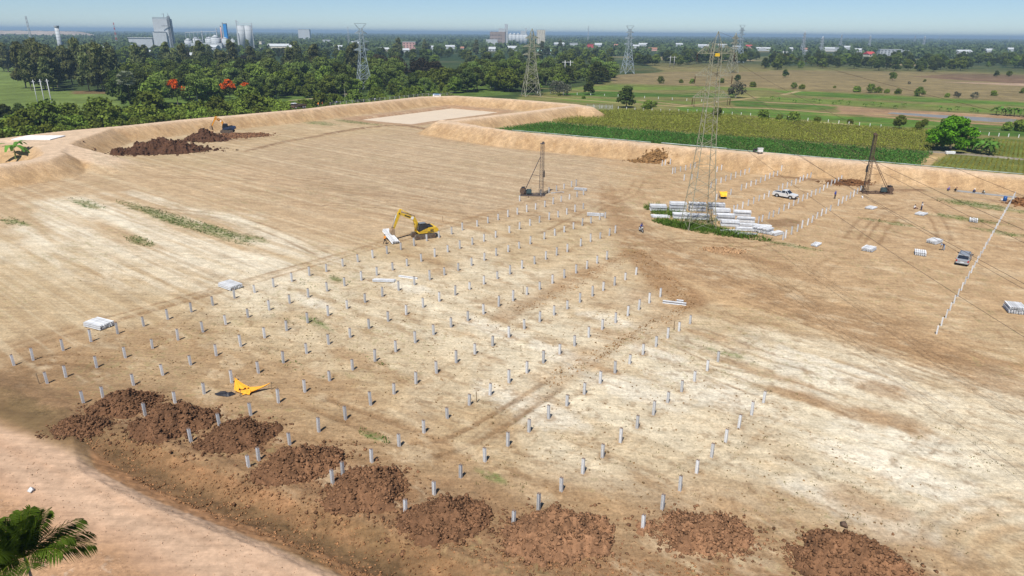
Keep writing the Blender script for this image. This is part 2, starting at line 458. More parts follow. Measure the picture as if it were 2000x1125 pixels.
# brown soil along the front edge and the left corner
m = zone([(-300, 700), (0, 690), (120, 655), (330, 640), (480, 700), (640, 760), (820, 830), (930, 935), (1150, 975), (1500, 1010), (1800, 1060), (2300, 1150), (2300, 1500), (0, 1500), (-300, 900)], 4, 9)
paint(m * np.clip(0.45 + n3 * 0.9, 0, 1), A(178, 144, 104), 0.85)
m = zone([(-300, 720), (0, 700), (180, 700), (260, 790), (160, 850), (-300, 800)], 3, 7)
paint(m * np.clip(n3 * 1.6 - 0.25, 0, 1), A(140, 108, 74), 0.85)
m = zone([(120, 770), (420, 790), (640, 880), (950, 980), (1100, 1080), (1500, 1080), (1800, 1100), (2000, 1180), (1200, 1200), (700, 1090), (420, 950), (180, 850)], 2.5, 4)
paint(m * np.clip(0.3 + n4 * 0.9, 0, 1), A(150, 113, 78), 0.9)
ROUGH += 0.05 * m
for s in ((1560, 540, 10, 2.5), (1460, 500, 8, 2), (1800, 640, 14, 2), (1500, 730, 9, 1.6), (1720, 760, 4, 3), (1130, 980, 5, 1.4), (1200, 990, 5, 1.4), (1650, 800, 10, 2), (900, 440, 12, 1.5), (640, 750, 9, 3), (700, 700, 9, 2), (860, 880, 5, 2), (1430, 990, 4, 1.5), (1690, 985, 4, 2.5), (1740, 820, 6, 2), (1180, 720, 3, 1.2), (1540, 770, 5, 1.2), (1400, 660, 8, 1)):
    paint(spot(*s), A(186, 151, 110), 0.7)
# churned soil between the piles: a V of crawler tracks
for px, w, k in (([(1225, 480), (1245, 500), (1290, 545), (1335, 575), (1352, 590)], 2.4, 0.85), ([(1235, 490), (1130, 540), (1040, 590), (980, 620)], 1.6, 0.7),
                 ([(1340, 590), (1240, 650), (1140, 705), (1060, 745)], 1.9, 0.38), ([(1300, 545), (1220, 590), (1160, 600)], 1.0, 0.4), ([(1380, 490), (1440, 500), (1520, 520)], 1.3, 0.9)):
    b = band(px, w, 1.2, 1.4)
    paint(b * np.clip(0.35 + n4, 0, 1), A(168, 130, 90), k)
    ROUGH += 0.07 * b
# ruts
def ruts(px, gauge, w=0.28, k=0.5, col=A(160, 125, 88), deep=0.06, breakup=1.0):
    global GZn
    P = gpl(px)
    lo = P.min(0) - gauge - 2; hi = P.max(0) + gauge + 2
    ii = np.nonzero((nx > lo[0]) & (nx < hi[0]) & (ny > lo[1]) & (ny < hi[1]))[0]
    if not len(ii): return
    d, run = seg_dist(nx[ii], ny[ii], P)
    q = d < gauge + 1.5; ii, d, run = ii[q], d[q], run[q]
    e = np.abs(d - gauge / 2)
    g = sstep(w * 1.8, w * 0.4, e + (n4[ii] - 0.5) * 0.25) * np.clip(0.25 + breakup * (n3[ii] * 1.5 - 0.2), 0, 1)
    Lt = np.hypot(*np.diff(P, axis=0).T).sum()
    g = g * sstep(0.0, 2.5, run) * sstep(Lt, Lt - 2.5, run)
    g = g * np.clip(1.25 - np.hypot(nx[ii], ny[ii]) / 400, 0.4, 1)
    m_ = (g * k)[:, None]
    C[ii] = C[ii] * (1 - m_) + np.asarray(col) * m_
    GZn[ii] -= deep * g
GZn = np.zeros(len(nx))
def smooth_px(p, n=10):
    p = np.array(p, float); out = []
    for i in range(len(p) - 1):
        p0, p1, p2, p3 = p[max(i - 1, 0)], p[i], p[i + 1], p[min(i + 2, len(p) - 1)]
        for t in np.linspace(0, 1, n, endpoint=False):
            out.append(0.5 * ((2 * p1) + (-p0 + p2) * t + (2 * p0 - 5 * p1 + 4 * p2 - p3) * t * t + (-p0 + 3 * p1 - 3 * p2 + p3) * t ** 3))
    out.append(p[-1]); return [tuple(q) for q in out]
R1 = smooth_px([(1180, 372), (1215, 420), (1265, 465), (1400, 530), (1560, 590), (1760, 660), (2000, 742), (2250, 830)], 5)
for off, k in ((0, .8), (6, .7), (-7, .7), (13, .65), (-15, .6), (22, .6), (30, .5)):
    ruts([(a, b + off) for a, b in R1], 2.3, 0.4, k, A(168, 134, 96), 0.05)
    paint(band([(a, b + off * 1.1) for a, b in R1], 0.9, 0.8, 1.6) * streak2, A(186, 150, 110), 0.35)
paint(band([(a, b + 2) for a, b in R1[8:]], 3.6, 3, 4) * np.clip(n2 * 1.4 - .1, 0, 1), A(172, 137, 98), 0.55)
for px in ([(640, 500), (470, 430), (250, 405)], [(130, 297), (290, 325), (500, 342), (800, 385), (1010, 410)], [(500, 290), (640, 262), (760, 255), (1000, 300)],
           [(1060, 460), (1180, 400), (1230, 380), (1250, 350)], [(1290, 480), (1330, 470), (1450, 478), (1530, 470)], [(1660, 470), (1690, 430), (1720, 415)], [(1700, 480), (1725, 440), (1745, 420)],
           [(1600, 545), (1610, 520), (1640, 505)], [(1720, 450), (1840, 470), (1800, 400), (1700, 420)], [(0, 690), (160, 640), (520, 540), (840, 450), (960, 420)], [(0, 720), (120, 700), (240, 715)],
           [(0, 760), (60, 800), (160, 790)], 
           [(600, 780), (760, 840), (900, 890)], [(560, 870), (760, 880), (900, 860), (1100, 740)],
           [(0, 375), (200, 345), (520, 352)], [(0, 395), (220, 350)], [(540, 395), (760, 405), (1000, 430)], [(560, 355), (760, 335), (860, 340)], [(680, 328), (840, 335)]):
    ruts(smooth_px(px, 6), 2.2, 0.3, 0.75, A(152, 118, 82))
ruts(smooth_px([(960, 850), (1080, 780), (1330, 600)], 6), 2.2, .3, .35, A(170, 136, 98))
for px in ([(2040, 1000), (1930, 1025), (1880, 1070), (1870, 1150)], [(2040, 1040), (1960, 1058), (1925, 1100), (1920, 1160)], [(2030, 975), (1880, 1005), (1830, 1060), (1820, 1150)]):
    ruts(smooth_px(px, 6), 1.9, 0.35, 0.45, A(190, 158, 118), .04)
for k in range(26):
    q = random.Random(k); x0, y0 = q.uniform(1240, 1900), q.uniform(430, 760); L_ = q.uniform(60, 260)
    ruts([(x0, y0), (x0 + L_ * .5, y0 + L_ * q.uniform(.14, .24)), (x0 + L_, y0 + L_ * q.uniform(.32, .42))], q.choice([1.8, 2.3]), .22, .5, A(158, 124, 88), .03)
for k in range(30):
    q = random.Random(k + 60); x0, y0 = q.uniform(400, 1150), q.uniform(290, 420); L_ = q.uniform(120, 420)
    ruts([(x0, y0), (x0 + L_ * .5, y0 + L_ * q.uniform(.03, .07)), (x0 + L_, y0 + L_ * q.uniform(.09, .13))], q.choice([.8, 2.2]), .3, .5, A(162, 130, 96), .02)
for k in range(44):
    q = random.Random(k + 200); x0, y0 = q.uniform(250, 1900), q.uniform(560, 1010); L_ = q.uniform(80, 320)
    if q.random() < .55: e1 = (x0 + L_, y0 + L_ * q.uniform(.22, .36))
    else: e1 = (x0 + L_ * .8, y0 - L_ * q.uniform(.5, .7))
    ruts([(x0, y0), ((x0 + e1[0]) / 2 + q.uniform(-8, 8), (y0 + e1[1]) / 2 + q.uniform(-6, 6)), e1], q.choice([1.6, 2.0, 2.4]), .14, q.uniform(.18, .4), A(168, 136, 98), .02, 1.8)
# a soft ridge left by the grader along the first pile row
d, run = seg_dist(nx, ny, gpl([(0, 695), (250, 620), (520, 538), (760, 470), (960, 414), (1130, 366)]))
g = sstep(0.9, 0.2, np.abs(d - 0.2) + (n4 - .5) * .4)
paint(g, A(170, 135, 96), 0.45); GZn += 0.10 * sstep(0.8, 0.1, d)
# windrow of turned soil at the toe of the far embankment and by the pond
for px, w, hh, k in (([(640, 262), (700, 252), (760, 246), (800, 247), (850, 256), (1000, 285), (1100, 297), (1230, 305)], 1.9, 0.5, 0.8), ([(480, 296), (560, 276), (650, 262)], 0.8, 0.3, 0.7), ([(1500, 330), (1620, 350), (1690, 360)], 2.2, 0.35, 0.85),
                     ([(1720, 372), (1800, 372)], 1.6, 0.15, 0.7), ([(1850, 380), (1960, 396)], 1.2, 0.15, 0.6), ([(1520, 345), (1590, 352)], 1.4, 0.3, 0.8), ([(1380, 322), (1440, 330)], 1.2, 0.2, 0.5), ([(1500, 438), (1540, 434)], 2.0, 0.2, 0.7)):
    b = band(px, w, 1.2, 1.3)
    paint(b * np.clip(0.3 + n4, 0, 1), A(128, 94, 66), min(1, k * 1.15))
    GZn += hh * b * np.clip(n4 * 1.6 - 0.2, 0, 1)
for s in ((243, 800, 7, 5), (158, 845, 5, 3), (330, 845, 7, 6), (450, 875, 7, 6), (570, 930, 7, 6), (700, 980, 7, 6), (850, 1040, 7, 5), (1085, 1060, 8, 5), (1372, 1050, 7, 4), (1655, 1100, 8, 4), (330, 290, 16, 9), (440, 270, 18, 8)):
    b = spot(*s); paint(b * np.clip(n4 * 1.8 - .2, 0, 1), A(150, 110, 76), 0.5); ROUGH += .04 * b
# weeds: green film
GREEN = A(112, 128, 66)
for s in ((310, 420, 20, 2.0), (365, 437, 22, 2.2), (430, 450, 12, 1.3), (500, 466, 5, 1.0), (272, 470, 5, 1.6), (170, 398, 9, 2), (20, 432, 4, 1.4), (45, 437, 4, 1.0), (620, 240, 14, 5), (690, 238, 18, 4), (560, 232, 18, 3), (655, 545, 2, .8), (730, 852, 1.8, 0.6), (1900, 397, 8, 3), (1930, 405, 10, 3), (1890, 428, 8, 3), (1740, 435, 6, 1.5), (1550, 480, 5, 1.3), (1960, 455, 6, 2), (620, 632, 4, 1), (440, 232, 10, 3), (900, 262, 8, 1), (960, 930, 2, .8), (1420, 690, 3, .8)):
    paint(spot(*s) * np.clip(n6 * 2.6 - 0.4, 0, 1), GREEN, 0.85)
sc_w = sstep(0.60, 0.72, n6) * sstep(0.5, 0.62, fbm(nx / 14, ny / 14, 3, 77))
paint(sc_w, A(134, 130, 84), 0.45)
# embankments
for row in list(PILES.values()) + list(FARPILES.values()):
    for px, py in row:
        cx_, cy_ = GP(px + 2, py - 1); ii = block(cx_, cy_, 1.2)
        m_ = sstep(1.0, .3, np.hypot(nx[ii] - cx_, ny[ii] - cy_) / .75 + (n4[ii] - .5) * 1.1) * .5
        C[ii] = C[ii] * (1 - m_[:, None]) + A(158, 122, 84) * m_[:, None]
hz = GZ[near]
GUL = np.full(len(nx), .5); dk = np.zeros(len(nx)); cr = np.zeros(len(nx))
for P in (D1, D2, D3, D4, D5):
    d, run = seg_dist(nx, ny, P, 12)
    GUL = np.where(d < 9.5, fbm(run / 1.4, d / 7, 4, 171, .62), GUL)
    dk = np.maximum(dk, sstep(9.5, 7.0, d)); cr = np.maximum(cr, sstep(3.0, 1.6, d + (n4 - .5)))
sdp = poly_sd(nx, ny, PLAT, 12)
dk = np.maximum(dk, sstep(7.5, 5.5, sdp)); cr = np.maximum(cr, sstep(1.0, -1.0, sdp))
d, run = seg_dist(nx, ny, RAMP, 12)
cr = np.maximum(cr, sstep(5.5, 3.5, d) * sstep(30, 18, run))
gully = fbm(nx / 1.3, ny / 1.3, 3, 63)
paint(dk, A(205, 169, 124), 0.9)
paint(dk * np.clip(n5 * 1.8 - 0.5, 0, 1), A(188, 152, 104), 0.6)
paint(dk * sstep(.55, .75, n4), A(166, 128, 84), 0.5)
paint(dk * sstep(1.6, 3.6, hz) * (1 - cr), A(214, 180, 144), 0.5)
paint(dk * sstep(.52, .70, GUL) * (1 - cr), A(172, 136, 96), 0.4)
paint(dk * sstep(.56, .72, 1 - GUL) * (1 - cr), A(222, 188, 146), 0.45)
paint(cr, A(224, 196, 166), 0.85)
sdq = poly_sd(nx, ny, POND, 15)
lowbank = sstep(9, 5, sdq) * sstep(0.9, -0.3, hz)
paint(lowbank, A(176, 136, 106), 0.85)
sdc = poly_sd(nx, ny, CANAL, 15)
# near dirt road, shoulders and ditch
d, run = seg_dist(nx, ny, ROADC, 18)
sh = sstep(13.5, 8.5, d + (n3 - .5) * 4) * (1 - sstep(3.2, 1.8, seg_dist(nx, ny, DITCH, 12)[0]))
rdv = ROADC[3] - ROADC[1]; rdv = rdv / np.hypot(*rdv)
sidev = -(nx - ROADC[1][0]) * rdv[1] + (ny - ROADC[1][1]) * rdv[0]      # positive on the pad side
sh = sh * np.where(sidev > 0, sstep(2.3, 1.4, d + (n3 - .5) * 1.0), 1)
lane = np.where(sidev > 0, sstep(2.2, 1.3, d + (n3 - .5) * 1.0), 1)
paint((sidev > 0) * sstep(9.5, 6.5, d + (n3 - .5) * 3) * (1 - sstep(2.2, 1.3, d + (n3 - .5) * 1.0)), A(160, 126, 90), 0.75)
paint((sidev > 0) * sstep(6.8, 5.2, d + (n4 - .5) * 2) * sstep(2.0, 3.0, d) * np.clip(n3 * 2.2 - .5, 0, 1), A(112, 96, 60), 0.6)
paint(sh, A(196, 152, 114), 0.85)
paint(lane * sstep(4.6, 2.6, d + (n3 - .5) * 2.2), A(200, 162, 131), 0.9)
paint(sstep(1.7, 0.3, np.abs(d - 1.2) + (n3 - .5) * 1.5), A(209, 177, 148), 0.6)
paint(sh * sstep(.58, .75, n6) * sstep(2.5, 6, d), A(172, 130, 96), 0.5)
paint(sh * sstep(.66, .75, 1 - n6) * sstep(3, 6, d), A(230, 205, 180), 0.5)
ROUGH += 0.012 * sh
dd, drun = seg_dist(nx, ny, DITCH, 12)
din = sstep(0, 7, drun)
paint(sstep(3.4, 2.2, dd + (n4 - .5)) * din * sstep(-0.02, -0.25, hz), A(182, 134, 92), 0.9)
paint(sstep(1.25, .4, dd + (n4 - .5) * .9) * din, A(112, 88, 60), 0.85)
paint(sstep(.9, .2, np.abs(dd - 1.9) + (n4 - .5) * .8) * din * sstep(.3, .6, n3), A(104, 92, 56), 0.45)
ROUGH += 0.10 * sstep(5, 2, dd) * din
lft, _ = seg_dist(nx, ny, gpl([(-120, 770), (0, 808), (90, 838), (150, 862)]), 6)
paint(sstep(2.0, .3, lft + (n3 - .5) * 2.4) * np.clip(n4 * 1.7 - .1, 0, 1), A(124, 98, 66), 0.75)
rdd, _ = seg_dist(nx, ny, ROADC, 18)
paint(din * sstep(4.2, 5.2, rdd) * sstep(3.2, 1.0, dd + (n4 - .5) * 1.2) * sstep(9.5, 7.0, rdd) * (sidev > 0), A(122, 98, 66), 0.55)

# fields and woods outside the site
OUT = gpl([(-1200, 330), (-260, 304), (0, 271), (125, 256), (375, 232), (600, 212), (732, 198), (890, 186), (1000, 193), (1155, 209), (1000, 223), (862, 240), (1000, 258), (1272, 282), (1500, 302), (2000, 345), (2800, 420), (3400, 420), (3400, 120), (-1500, 120)], 2.0)
outm = sstep(0.8, -0.8, poly_sd(nx, ny, OUT)) * (1 - dk)
FCOL = {}
def fieldcol(X, Y):
    """albedo of the flat country beyond the embankments"""
    a1 = fbm(X / 60, Y / 14, 4, 101); a2 = fbm(X / 7, Y / 7, 4, 111); a3 = fbm(X / 220, Y / 90, 4, 121)
    c = np.zeros((len(X), 3)) + srgb(74, 92, 48, .62)
    def pp(poly, col, fe=2.5, k=0.95):
        nonlocal c
        sd = poly_sd(X, Y, gpl(poly), 10) + (a2 - .5) * 5
        mk = (sstep(fe, -fe, sd) * k)[:, None]
        c = c * (1 - mk) + np.asarray(col) * mk
    # lawns on the left
    lawn = srgb(132, 152, 78, .58)
    pp([(-200, 128), (30, 126), (60, 150), (130, 178), (240, 184), (240, 224), (150, 238), (-200, 240)], lawn, 3)
    pp([(235, 190), (300, 178), (420, 172), (540, 188), (700, 190), (760, 165), (1000, 150), (1000, 185), (700, 203), (400, 228), (250, 240)], srgb(112, 138, 62, .55), 3)
    pp([(340, 140), (420, 138), (425, 154), (345, 152)], lawn, 3)
    pp([(140, 178), (215, 177), (216, 183), (140, 184)], srgb(146, 120, 84, .6), 2)
    # farmland on the right
    pp([(930, 250), (1010, 190), (1190, 160), (1330, 132), (2000, 120), (3300, 130), (3300, 420), (2000, 345)], srgb(138, 136, 80, .66), 2)
    pp([(1190, 147), (1330, 139), (1560, 137), (1900, 141), (2000, 148), (3300, 180), (3300, 240), (2000, 199), (1720, 184), (1500, 172), (1300, 166), (1195, 162)], srgb(154, 137, 98, .66), 3)
    pp([(1240, 118), (1500, 108), (1500, 140), (1300, 140)], srgb(150, 140, 88, .6), 3)
    pp([(1780, 150), (1860, 144), (2000, 146), (2300, 150), (2300, 170), (2000, 164)], srgb(140, 112, 90, .62), 2)
    pp([(1840, 160), (2000, 163), (2300, 170), (2300, 176), (2000, 168)], srgb(196, 168, 142, .66), 1.5)
    g1, g2, g3 = srgb(100, 136, 50, .66), srgb(82, 120, 42, .66), srgb(122, 142, 64, .66)
    for poly, col in (([(1070, 176), (1200, 165), (1500, 172), (1520, 176), (1180, 176)], g3), ([(1065, 184), (1180, 178), (1440, 184), (1430, 190), (1200, 190)], g2), ([(1060, 190), (1200, 193), (1420, 200), (1330, 205), (1130, 200)], g3),
                      ([(1320, 209), (1480, 212), (1640, 222), (1500, 227), (1340, 221)], g1), ([(1420, 196), (1560, 202), (1640, 210), (1600, 215), (1440, 208)], g2), ([(1500, 218), (1850, 238), (1840, 250), (1700, 247), (1500, 231)], g1),
                      ([(1500, 176), (1700, 184), (2000, 199), (2300, 214), (2300, 224), (2000, 208), (1700, 194), (1560, 186)], g1), ([(1480, 188), (1700, 198), (2000, 214), (2300, 230), (2300, 240), (2000, 224), (1700, 208), (1480, 197)], g3),
                      ([(1900, 243), (2300, 262), (2300, 290), (1900, 262)], g2), ([(1930, 270), (2300, 290), (2300, 360), (1985, 318), (1945, 300)], srgb(120, 136, 58, .6)), ([(1800, 330), (1842, 302), (2000, 308), (2300, 330), (2300, 375), (2000, 345)], srgb(126, 136, 66, .6))):
        pp(poly, col, 1.2)
    # bunds, paths, bare earth round the canal
    for line, w, col in (([(1300, 222), (1360, 222), (1500, 231), (1660, 243)], 1.6, srgb(202, 184, 146, .66)), ([(1040, 172), (1190, 178), (1500, 190)], 1.4, srgb(186, 166, 116, .62)), ([(1020, 186), (1200, 200), (1330, 208), (1430, 196), (1480, 190)], 1.8, srgb(188, 166, 122, .64)), ([(1250, 196), (1330, 205), (1420, 210), (1500, 212), (1640, 222), (1750, 226)], 2.0, srgb(192, 164, 126, .66)),
                         ([(1500, 200), (1630, 206), (1700, 212), (2000, 228), (2300, 242)], 2.4, srgb(190, 160, 124, .66)), ([(1700, 226), (1850, 238), (2000, 246), (2300, 262)], 2.6, srgb(188, 152, 118, .66)), ([(1500, 173), (1700, 185), (2000, 200)], 1.5, srgb(170, 150, 100, .6)), ([(1530, 185), (1560, 178)], 1.8, srgb(198, 176, 136, .64)), ([(1798, 325), (1826, 305), (1842, 298)], 2.0, srgb(206, 176, 130, .66)),
                         ([(1830, 297), (1900, 302), (1985, 310)], 2.2, srgb(168, 158, 148, .66)), ([(1060, 237), (1180, 248), (1290, 258)], 0.9, srgb(184, 160, 116, .6)), ([(1560, 276), (1700, 290), (1815, 300)], 1.0, srgb(178, 158, 112, .6)), ([(570, 196), (640, 190), (700, 180)], 1.6, srgb(206, 190, 150, .66))):
        dd_, _ = seg_dist(X, Y, gpl(line), 8)
        mk = (sstep(w + .7, w - .7, dd_ + (a2 - .5) * 1.2) * .9)[:, None]
        c = c * (1 - mk) + col * mk
    pp([(1635, 208), (1720, 213), (2000, 228), (2300, 244), (2300, 262), (2000, 244), (1760, 226), (1640, 222)], srgb(186, 152, 118, .66), 1.5)
    # patchwork of the plain far off
    far = sstep(700, 1100, np.hypot(X, Y))
    patch = np.where((a3 > .60)[:, None], srgb(130, 134, 86, .55), srgb(62, 84, 48, .6))
    patch = np.where((a3 > .70)[:, None], srgb(172, 156, 120, .6), patch)
    sdl = sstep(-60, 100, X * 1.0 - 0.15 * Y + 40)[:, None]
    patch = patch * (0.35 + .65 * sdl) + srgb(58, 80, 46, .6) * (1 - (0.35 + .65 * sdl))
    c = c * (1 - far[:, None]) + patch * far[:, None]
    st_ = fbm(X / 40, Y / 5 + X / 30, 4, 131, .6)
    dry = sstep(.54, .66, st_)[:, None] * .35 * sstep(20, 120, X)[:, None]
    c = c * (1 - dry) + srgb(158, 142, 92, .62) * dry
    c = c * (0.60 + 0.68 * a2)[:, None] * (0.78 + .36 * a1)[:, None]
    return c
so = outm > 0
fc = fieldcol(nx[so], ny[so])
C[so] = C[so] * (1 - outm[so, None]) + fc * outm[so, None]
paint(sstep(7, 3, sdc) * sstep(-1.2, -0.1, -np.abs(hz + .6)), A(160, 128, 100), 0.5)
pad = (1 - outm) * (1 - dk) * (1 - sstep(9, 6, seg_dist(nx, ny, ROADC, 18)[0]))
W1 = float(np.dot(np.array(GP(374, 609)), NRM))
grd = sstep(W1 + 1.5, W1 - 1.5, W)                     # smooth graded half beyond the first pile row
pad = pad * (1 - .72 * grd)
gl = fbm(W / 60, U / .8, 4, 151, .65)
paint((1 - outm) * (1 - dk) * grd * sstep(.52, .66, gl), A(180, 151, 113), 0.40)
paint((1 - outm) * (1 - dk) * grd * sstep(.54, .68, 1 - gl), A(224, 205, 170), 0.38)
paint(pad * sstep(.55, .72, n8 * .55 + n7 * .45), A(182, 149, 109), 0.42)
paint(pad * sstep(.58, .72, n7), A(160, 125, 86), 0.34)
paint(pad * sstep(.54, .68, 1 - (n8 * .4 + n7 * .6)), A(228, 208, 172), 0.38)
paint(pad * sstep(.62, .74, fbm(nx / .9, ny / .9, 4, 141, .6)), A(146, 112, 76), 0.42)
si = (1 - outm)[:, None] * .10
C = C * (1 - si) + (C @ np.array([.3, .5, .2]))[:, None] * np.array([1.04, 1.0, .84]) * si
C *= (0.80 + 0.40 * n6)[:, None] * (0.90 + .20 * n4)[:, None]

ROUGH = ROUGH * (1 - outm)
GZn += ROUGH * (fbm(nx / 0.45, ny / 0.45, 3, 201, 0.6) - 0.5) * 2.2 + 0.05 * (n3 - .5) + 0.3 * dk * (1 - cr) * (gully - .5) - 0.4 * dk * (1 - cr) * np.clip(GUL - .5, 0, 1)
GZn *= (hz > POND_Z - .5)
GZ[near] = hz + GZn * (1 - outm)
CC = np.zeros((len(GX), 3)); CC[near] = C
CC[~near] = fieldcol(GX[~near], GY[~near])

# which piece of the setting each vertex belongs to
cls = np.full(len(GX), 4)                                   # countryside
ncls = np.where(outm > .5, 4, 0)                            # 0 building pad
ncls = np.where(dk > .5, 1, ncls)                           # embankment
ncls = np.where((cr > .5) & (ncls == 1), 2, ncls)           # road along the crest
ncls = np.where(seg_dist(nx, ny, ROADC, 18)[0] < 4.2, 3, ncls)  # near dirt road
lawnm = poly_sd(nx, ny, gpl([(-200, 128), (30, 126), (60, 150), (130, 178), (240, 184), (240, 224), (150, 238), (-200, 240)])) < 0
ncls = np.where((ncls == 4) & lawnm, 5, ncls)
cls[near] = ncls

def soil_material(name='soil', q=1.0, bump=0.8, speck=.42):
    m = bpy.data.materials.new(name); m.use_nodes = True
    nt = m.node_tree; p = nt.nodes['Principled BSDF']; N = nt.nodes.new; L = nt.links.new
    p.inputs['Roughness'].default_value = 0.95; p.inputs['Specular IOR Level'].default_value = 0.12
    at = N('ShaderNodeAttribute'); at.attribute_name = 'Col'
    tc = N('ShaderNodeTexCoord')
    a = N('ShaderNodeTexNoise'); a.inputs['Scale'].default_value = 3.4; a.inputs['Detail'].default_value = 8; a.inputs['Roughness'].default_value = 0.72
    b = N('ShaderNodeTexNoise'); b.inputs['Scale'].default_value = 0.33; b.inputs['Detail'].default_value = 6
    mp = N('ShaderNodeMapping'); mp.inputs['Rotation'].default_value = (0, 0, 0.687); mp.inputs['Scale'].default_value = (0.16, 1.6, 1)
    s = N('ShaderNodeTexNoise'); s.inputs['Scale'].default_value = 1.0; s.inputs['Detail'].default_value = 6; s.inputs['Roughness'].default_value = 0.7
    for t in (a, b): L(tc.outputs['Object'], t.inputs['Vector'])
    L(tc.outputs['Object'], mp.inputs['Vector']); L(mp.outputs[0], s.inputs['Vector'])
    def rng_(src, lo, hi, f0=.3, f1=.7):
        r = N('ShaderNodeMapRange'); r.inputs['From Min'].default_value = f0; r.inputs['From Max'].default_value = f1
        r.inputs['To Min'].default_value = lo; r.inputs['To Max'].default_value = hi; L(src, r.inputs['Value']); return r.outputs[0]
    def mul(x, y):
        q = N('ShaderNodeMath'); q.operation = 'MULTIPLY'; L(x, q.inputs[0]); L(y, q.inputs[1]); return q.outputs[0]
    f = mul(mul(rng_(a.outputs['Fac'], 1 - .34 * q, 1 + .26 * q), rng_(b.outputs['Fac'], .9, 1.1)), rng_(s.outputs['Fac'], .80, 1.18))
    sp = N('ShaderNodeTexNoise'); sp.inputs['Scale'].default_value = 7.5; sp.inputs['Detail'].default_value = 3; sp.inputs['Roughness'].default_value = .6
    L(tc.outputs['Object'], sp.inputs['Vector'])
    f = mul(f, rng_(sp.outputs['Fac'], 1.04, 1 - speck, .60, .74))
    mx = N('ShaderNodeVectorMath'); mx.operation = 'SCALE'
    L(at.outputs['Color'], mx.inputs[0]); L(f, mx.inputs['Scale'])
    L(mx.outputs[0], p.inputs['Base Color'])
    bp = N('ShaderNodeBump'); bp.inputs['Strength'].default_value = bump; bp.inputs['Distance'].default_value = 0.12
    L(a.outputs['Fac'], bp.inputs['Height']); L(bp.outputs[0], p.inputs['Normal'])
    return m
SOIL = soil_material()
ROADM = soil_material('road_soil', .38, .3, .06)

idx = np.arange(NR * NC).reshape(NR, NC)
FACES = np.stack([idx[:-1, :-1].ravel(), idx[:-1, 1:].ravel(), idx[1:, 1:].ravel(), idx[1:, :-1].ravel()], 1)
fcls = cls[FACES[:, 0]]
VV = np.stack([GX, GY, GZ], 1)
for k, nm in enumerate(('ground', 'embankment', 'embankment_road', 'dirt_road', 'farmland', 'lawn')):
    F = FACES[fcls == k][:, ::-1]
    if not len(F): continue
    used, inv = np.unique(F, return_inverse=True)
    me = np_mesh(nm, VV[used], inv.reshape(F.shape), ROADM if k in (2, 3) else SOIL, True, CC[used])
    o = link(nm, me); o['kind'] = 'structure'

def water(name, P, z, col, rough):
    m = bpy.data.materials.new(name + '_surface'); m.use_nodes = True
    nt = m.node_tree; p = nt.nodes['Principled BSDF']
    p.inputs['Base Color'].default_value = (*col, 1); p.inputs['Roughness'].default_value = rough
    p.inputs['Specular IOR Level'].default_value = 0.5
    no = nt.nodes.new('ShaderNodeTexNoise'); no.inputs['Scale'].default_value = 0.25; no.inputs['Detail'].default_value = 4
    tc = nt.nodes.new('ShaderNodeTexCoord'); nt.links.new(tc.outputs['Object'], no.inputs['Vector'])
    bp = nt.nodes.new('ShaderNodeBump'); bp.inputs['Strength'].default_value = 0.04
    nt.links.new(no.outputs['Fac'], bp.inputs['Height']); nt.links.new(bp.outputs[0], p.inputs['Normal'])
    mx = nt.nodes.new('ShaderNodeMix'); mx.data_type = 'RGBA'
    mx.inputs[6].default_value = (*(np.array(col) * .88), 1); mx.inputs[7].default_value = (*(np.array(col) * 1.1), 1)
    nt.links.new(no.outputs['Fac'], mx.inputs[0]); nt.links.new(mx.outputs[2], p.inputs['Base Color'])
    c = P.mean(0); Q = c + (P - c) * 1.06
    me = bpy.data.meshes.new(name)
    me.from_pydata([(a, b, z) for a, b in Q], [], [tuple(range(len(Q)))])
    me.materials.append(m)
    o = link(name, me); o['kind'] = 'structure'
water('pond_water', POND, POND_Z, A(232, 214, 188), 0.65)
water('canal_water', CANAL, CANAL_Z, A(150, 143, 126), 0.3)


# ------------------------------------------------------------------ soil mounds, clods and weeds
def clod_arrays(P, S, seed=0, flat=0.75):
    """irregular six-sided lumps at points P with sizes S"""
    r = np.random.default_rng(seed); n = len(P)
    base = np.array([(x, y, z) for z in (-1, 1) for x, y in ((-1, -1), (1, -1), (1, 1), (-1, 1))], float) * 0.5
    V = np.repeat(base[None], n, 0) * (0.55 + 0.75 * r.random((n, 8, 1))) + (r.random((n, 8, 3)) - .5) * .35
    q = r.normal(size=(n, 4)); q /= np.linalg.norm(q, axis=1, keepdims=True)
    w, x, y, z = q.T
    R = np.stack([1 - 2 * (y * y + z * z), 2 * (x * y - z * w), 2 * (x * z + y * w), 2 * (x * y + z * w), 1 - 2 * (x * x + z * z), 2 * (y * z - x * w), 2 * (x * z - y * w), 2 * (y * z + x * w), 1 - 2 * (x * x + y * y)], 1).reshape(n, 3, 3)
    V = np.einsum('nij,nkj->nki', R, V)
    V[:, :, 2] *= flat
    V = V * np.asarray(S)[:, None, None] + np.asarray(P)[:, None, :]
    bf = np.array(MB.BF)
    F = (bf[None] + (np.arange(n) * 8)[:, None, None]).reshape(-1, 4)
    return V.reshape(-1, 3), F

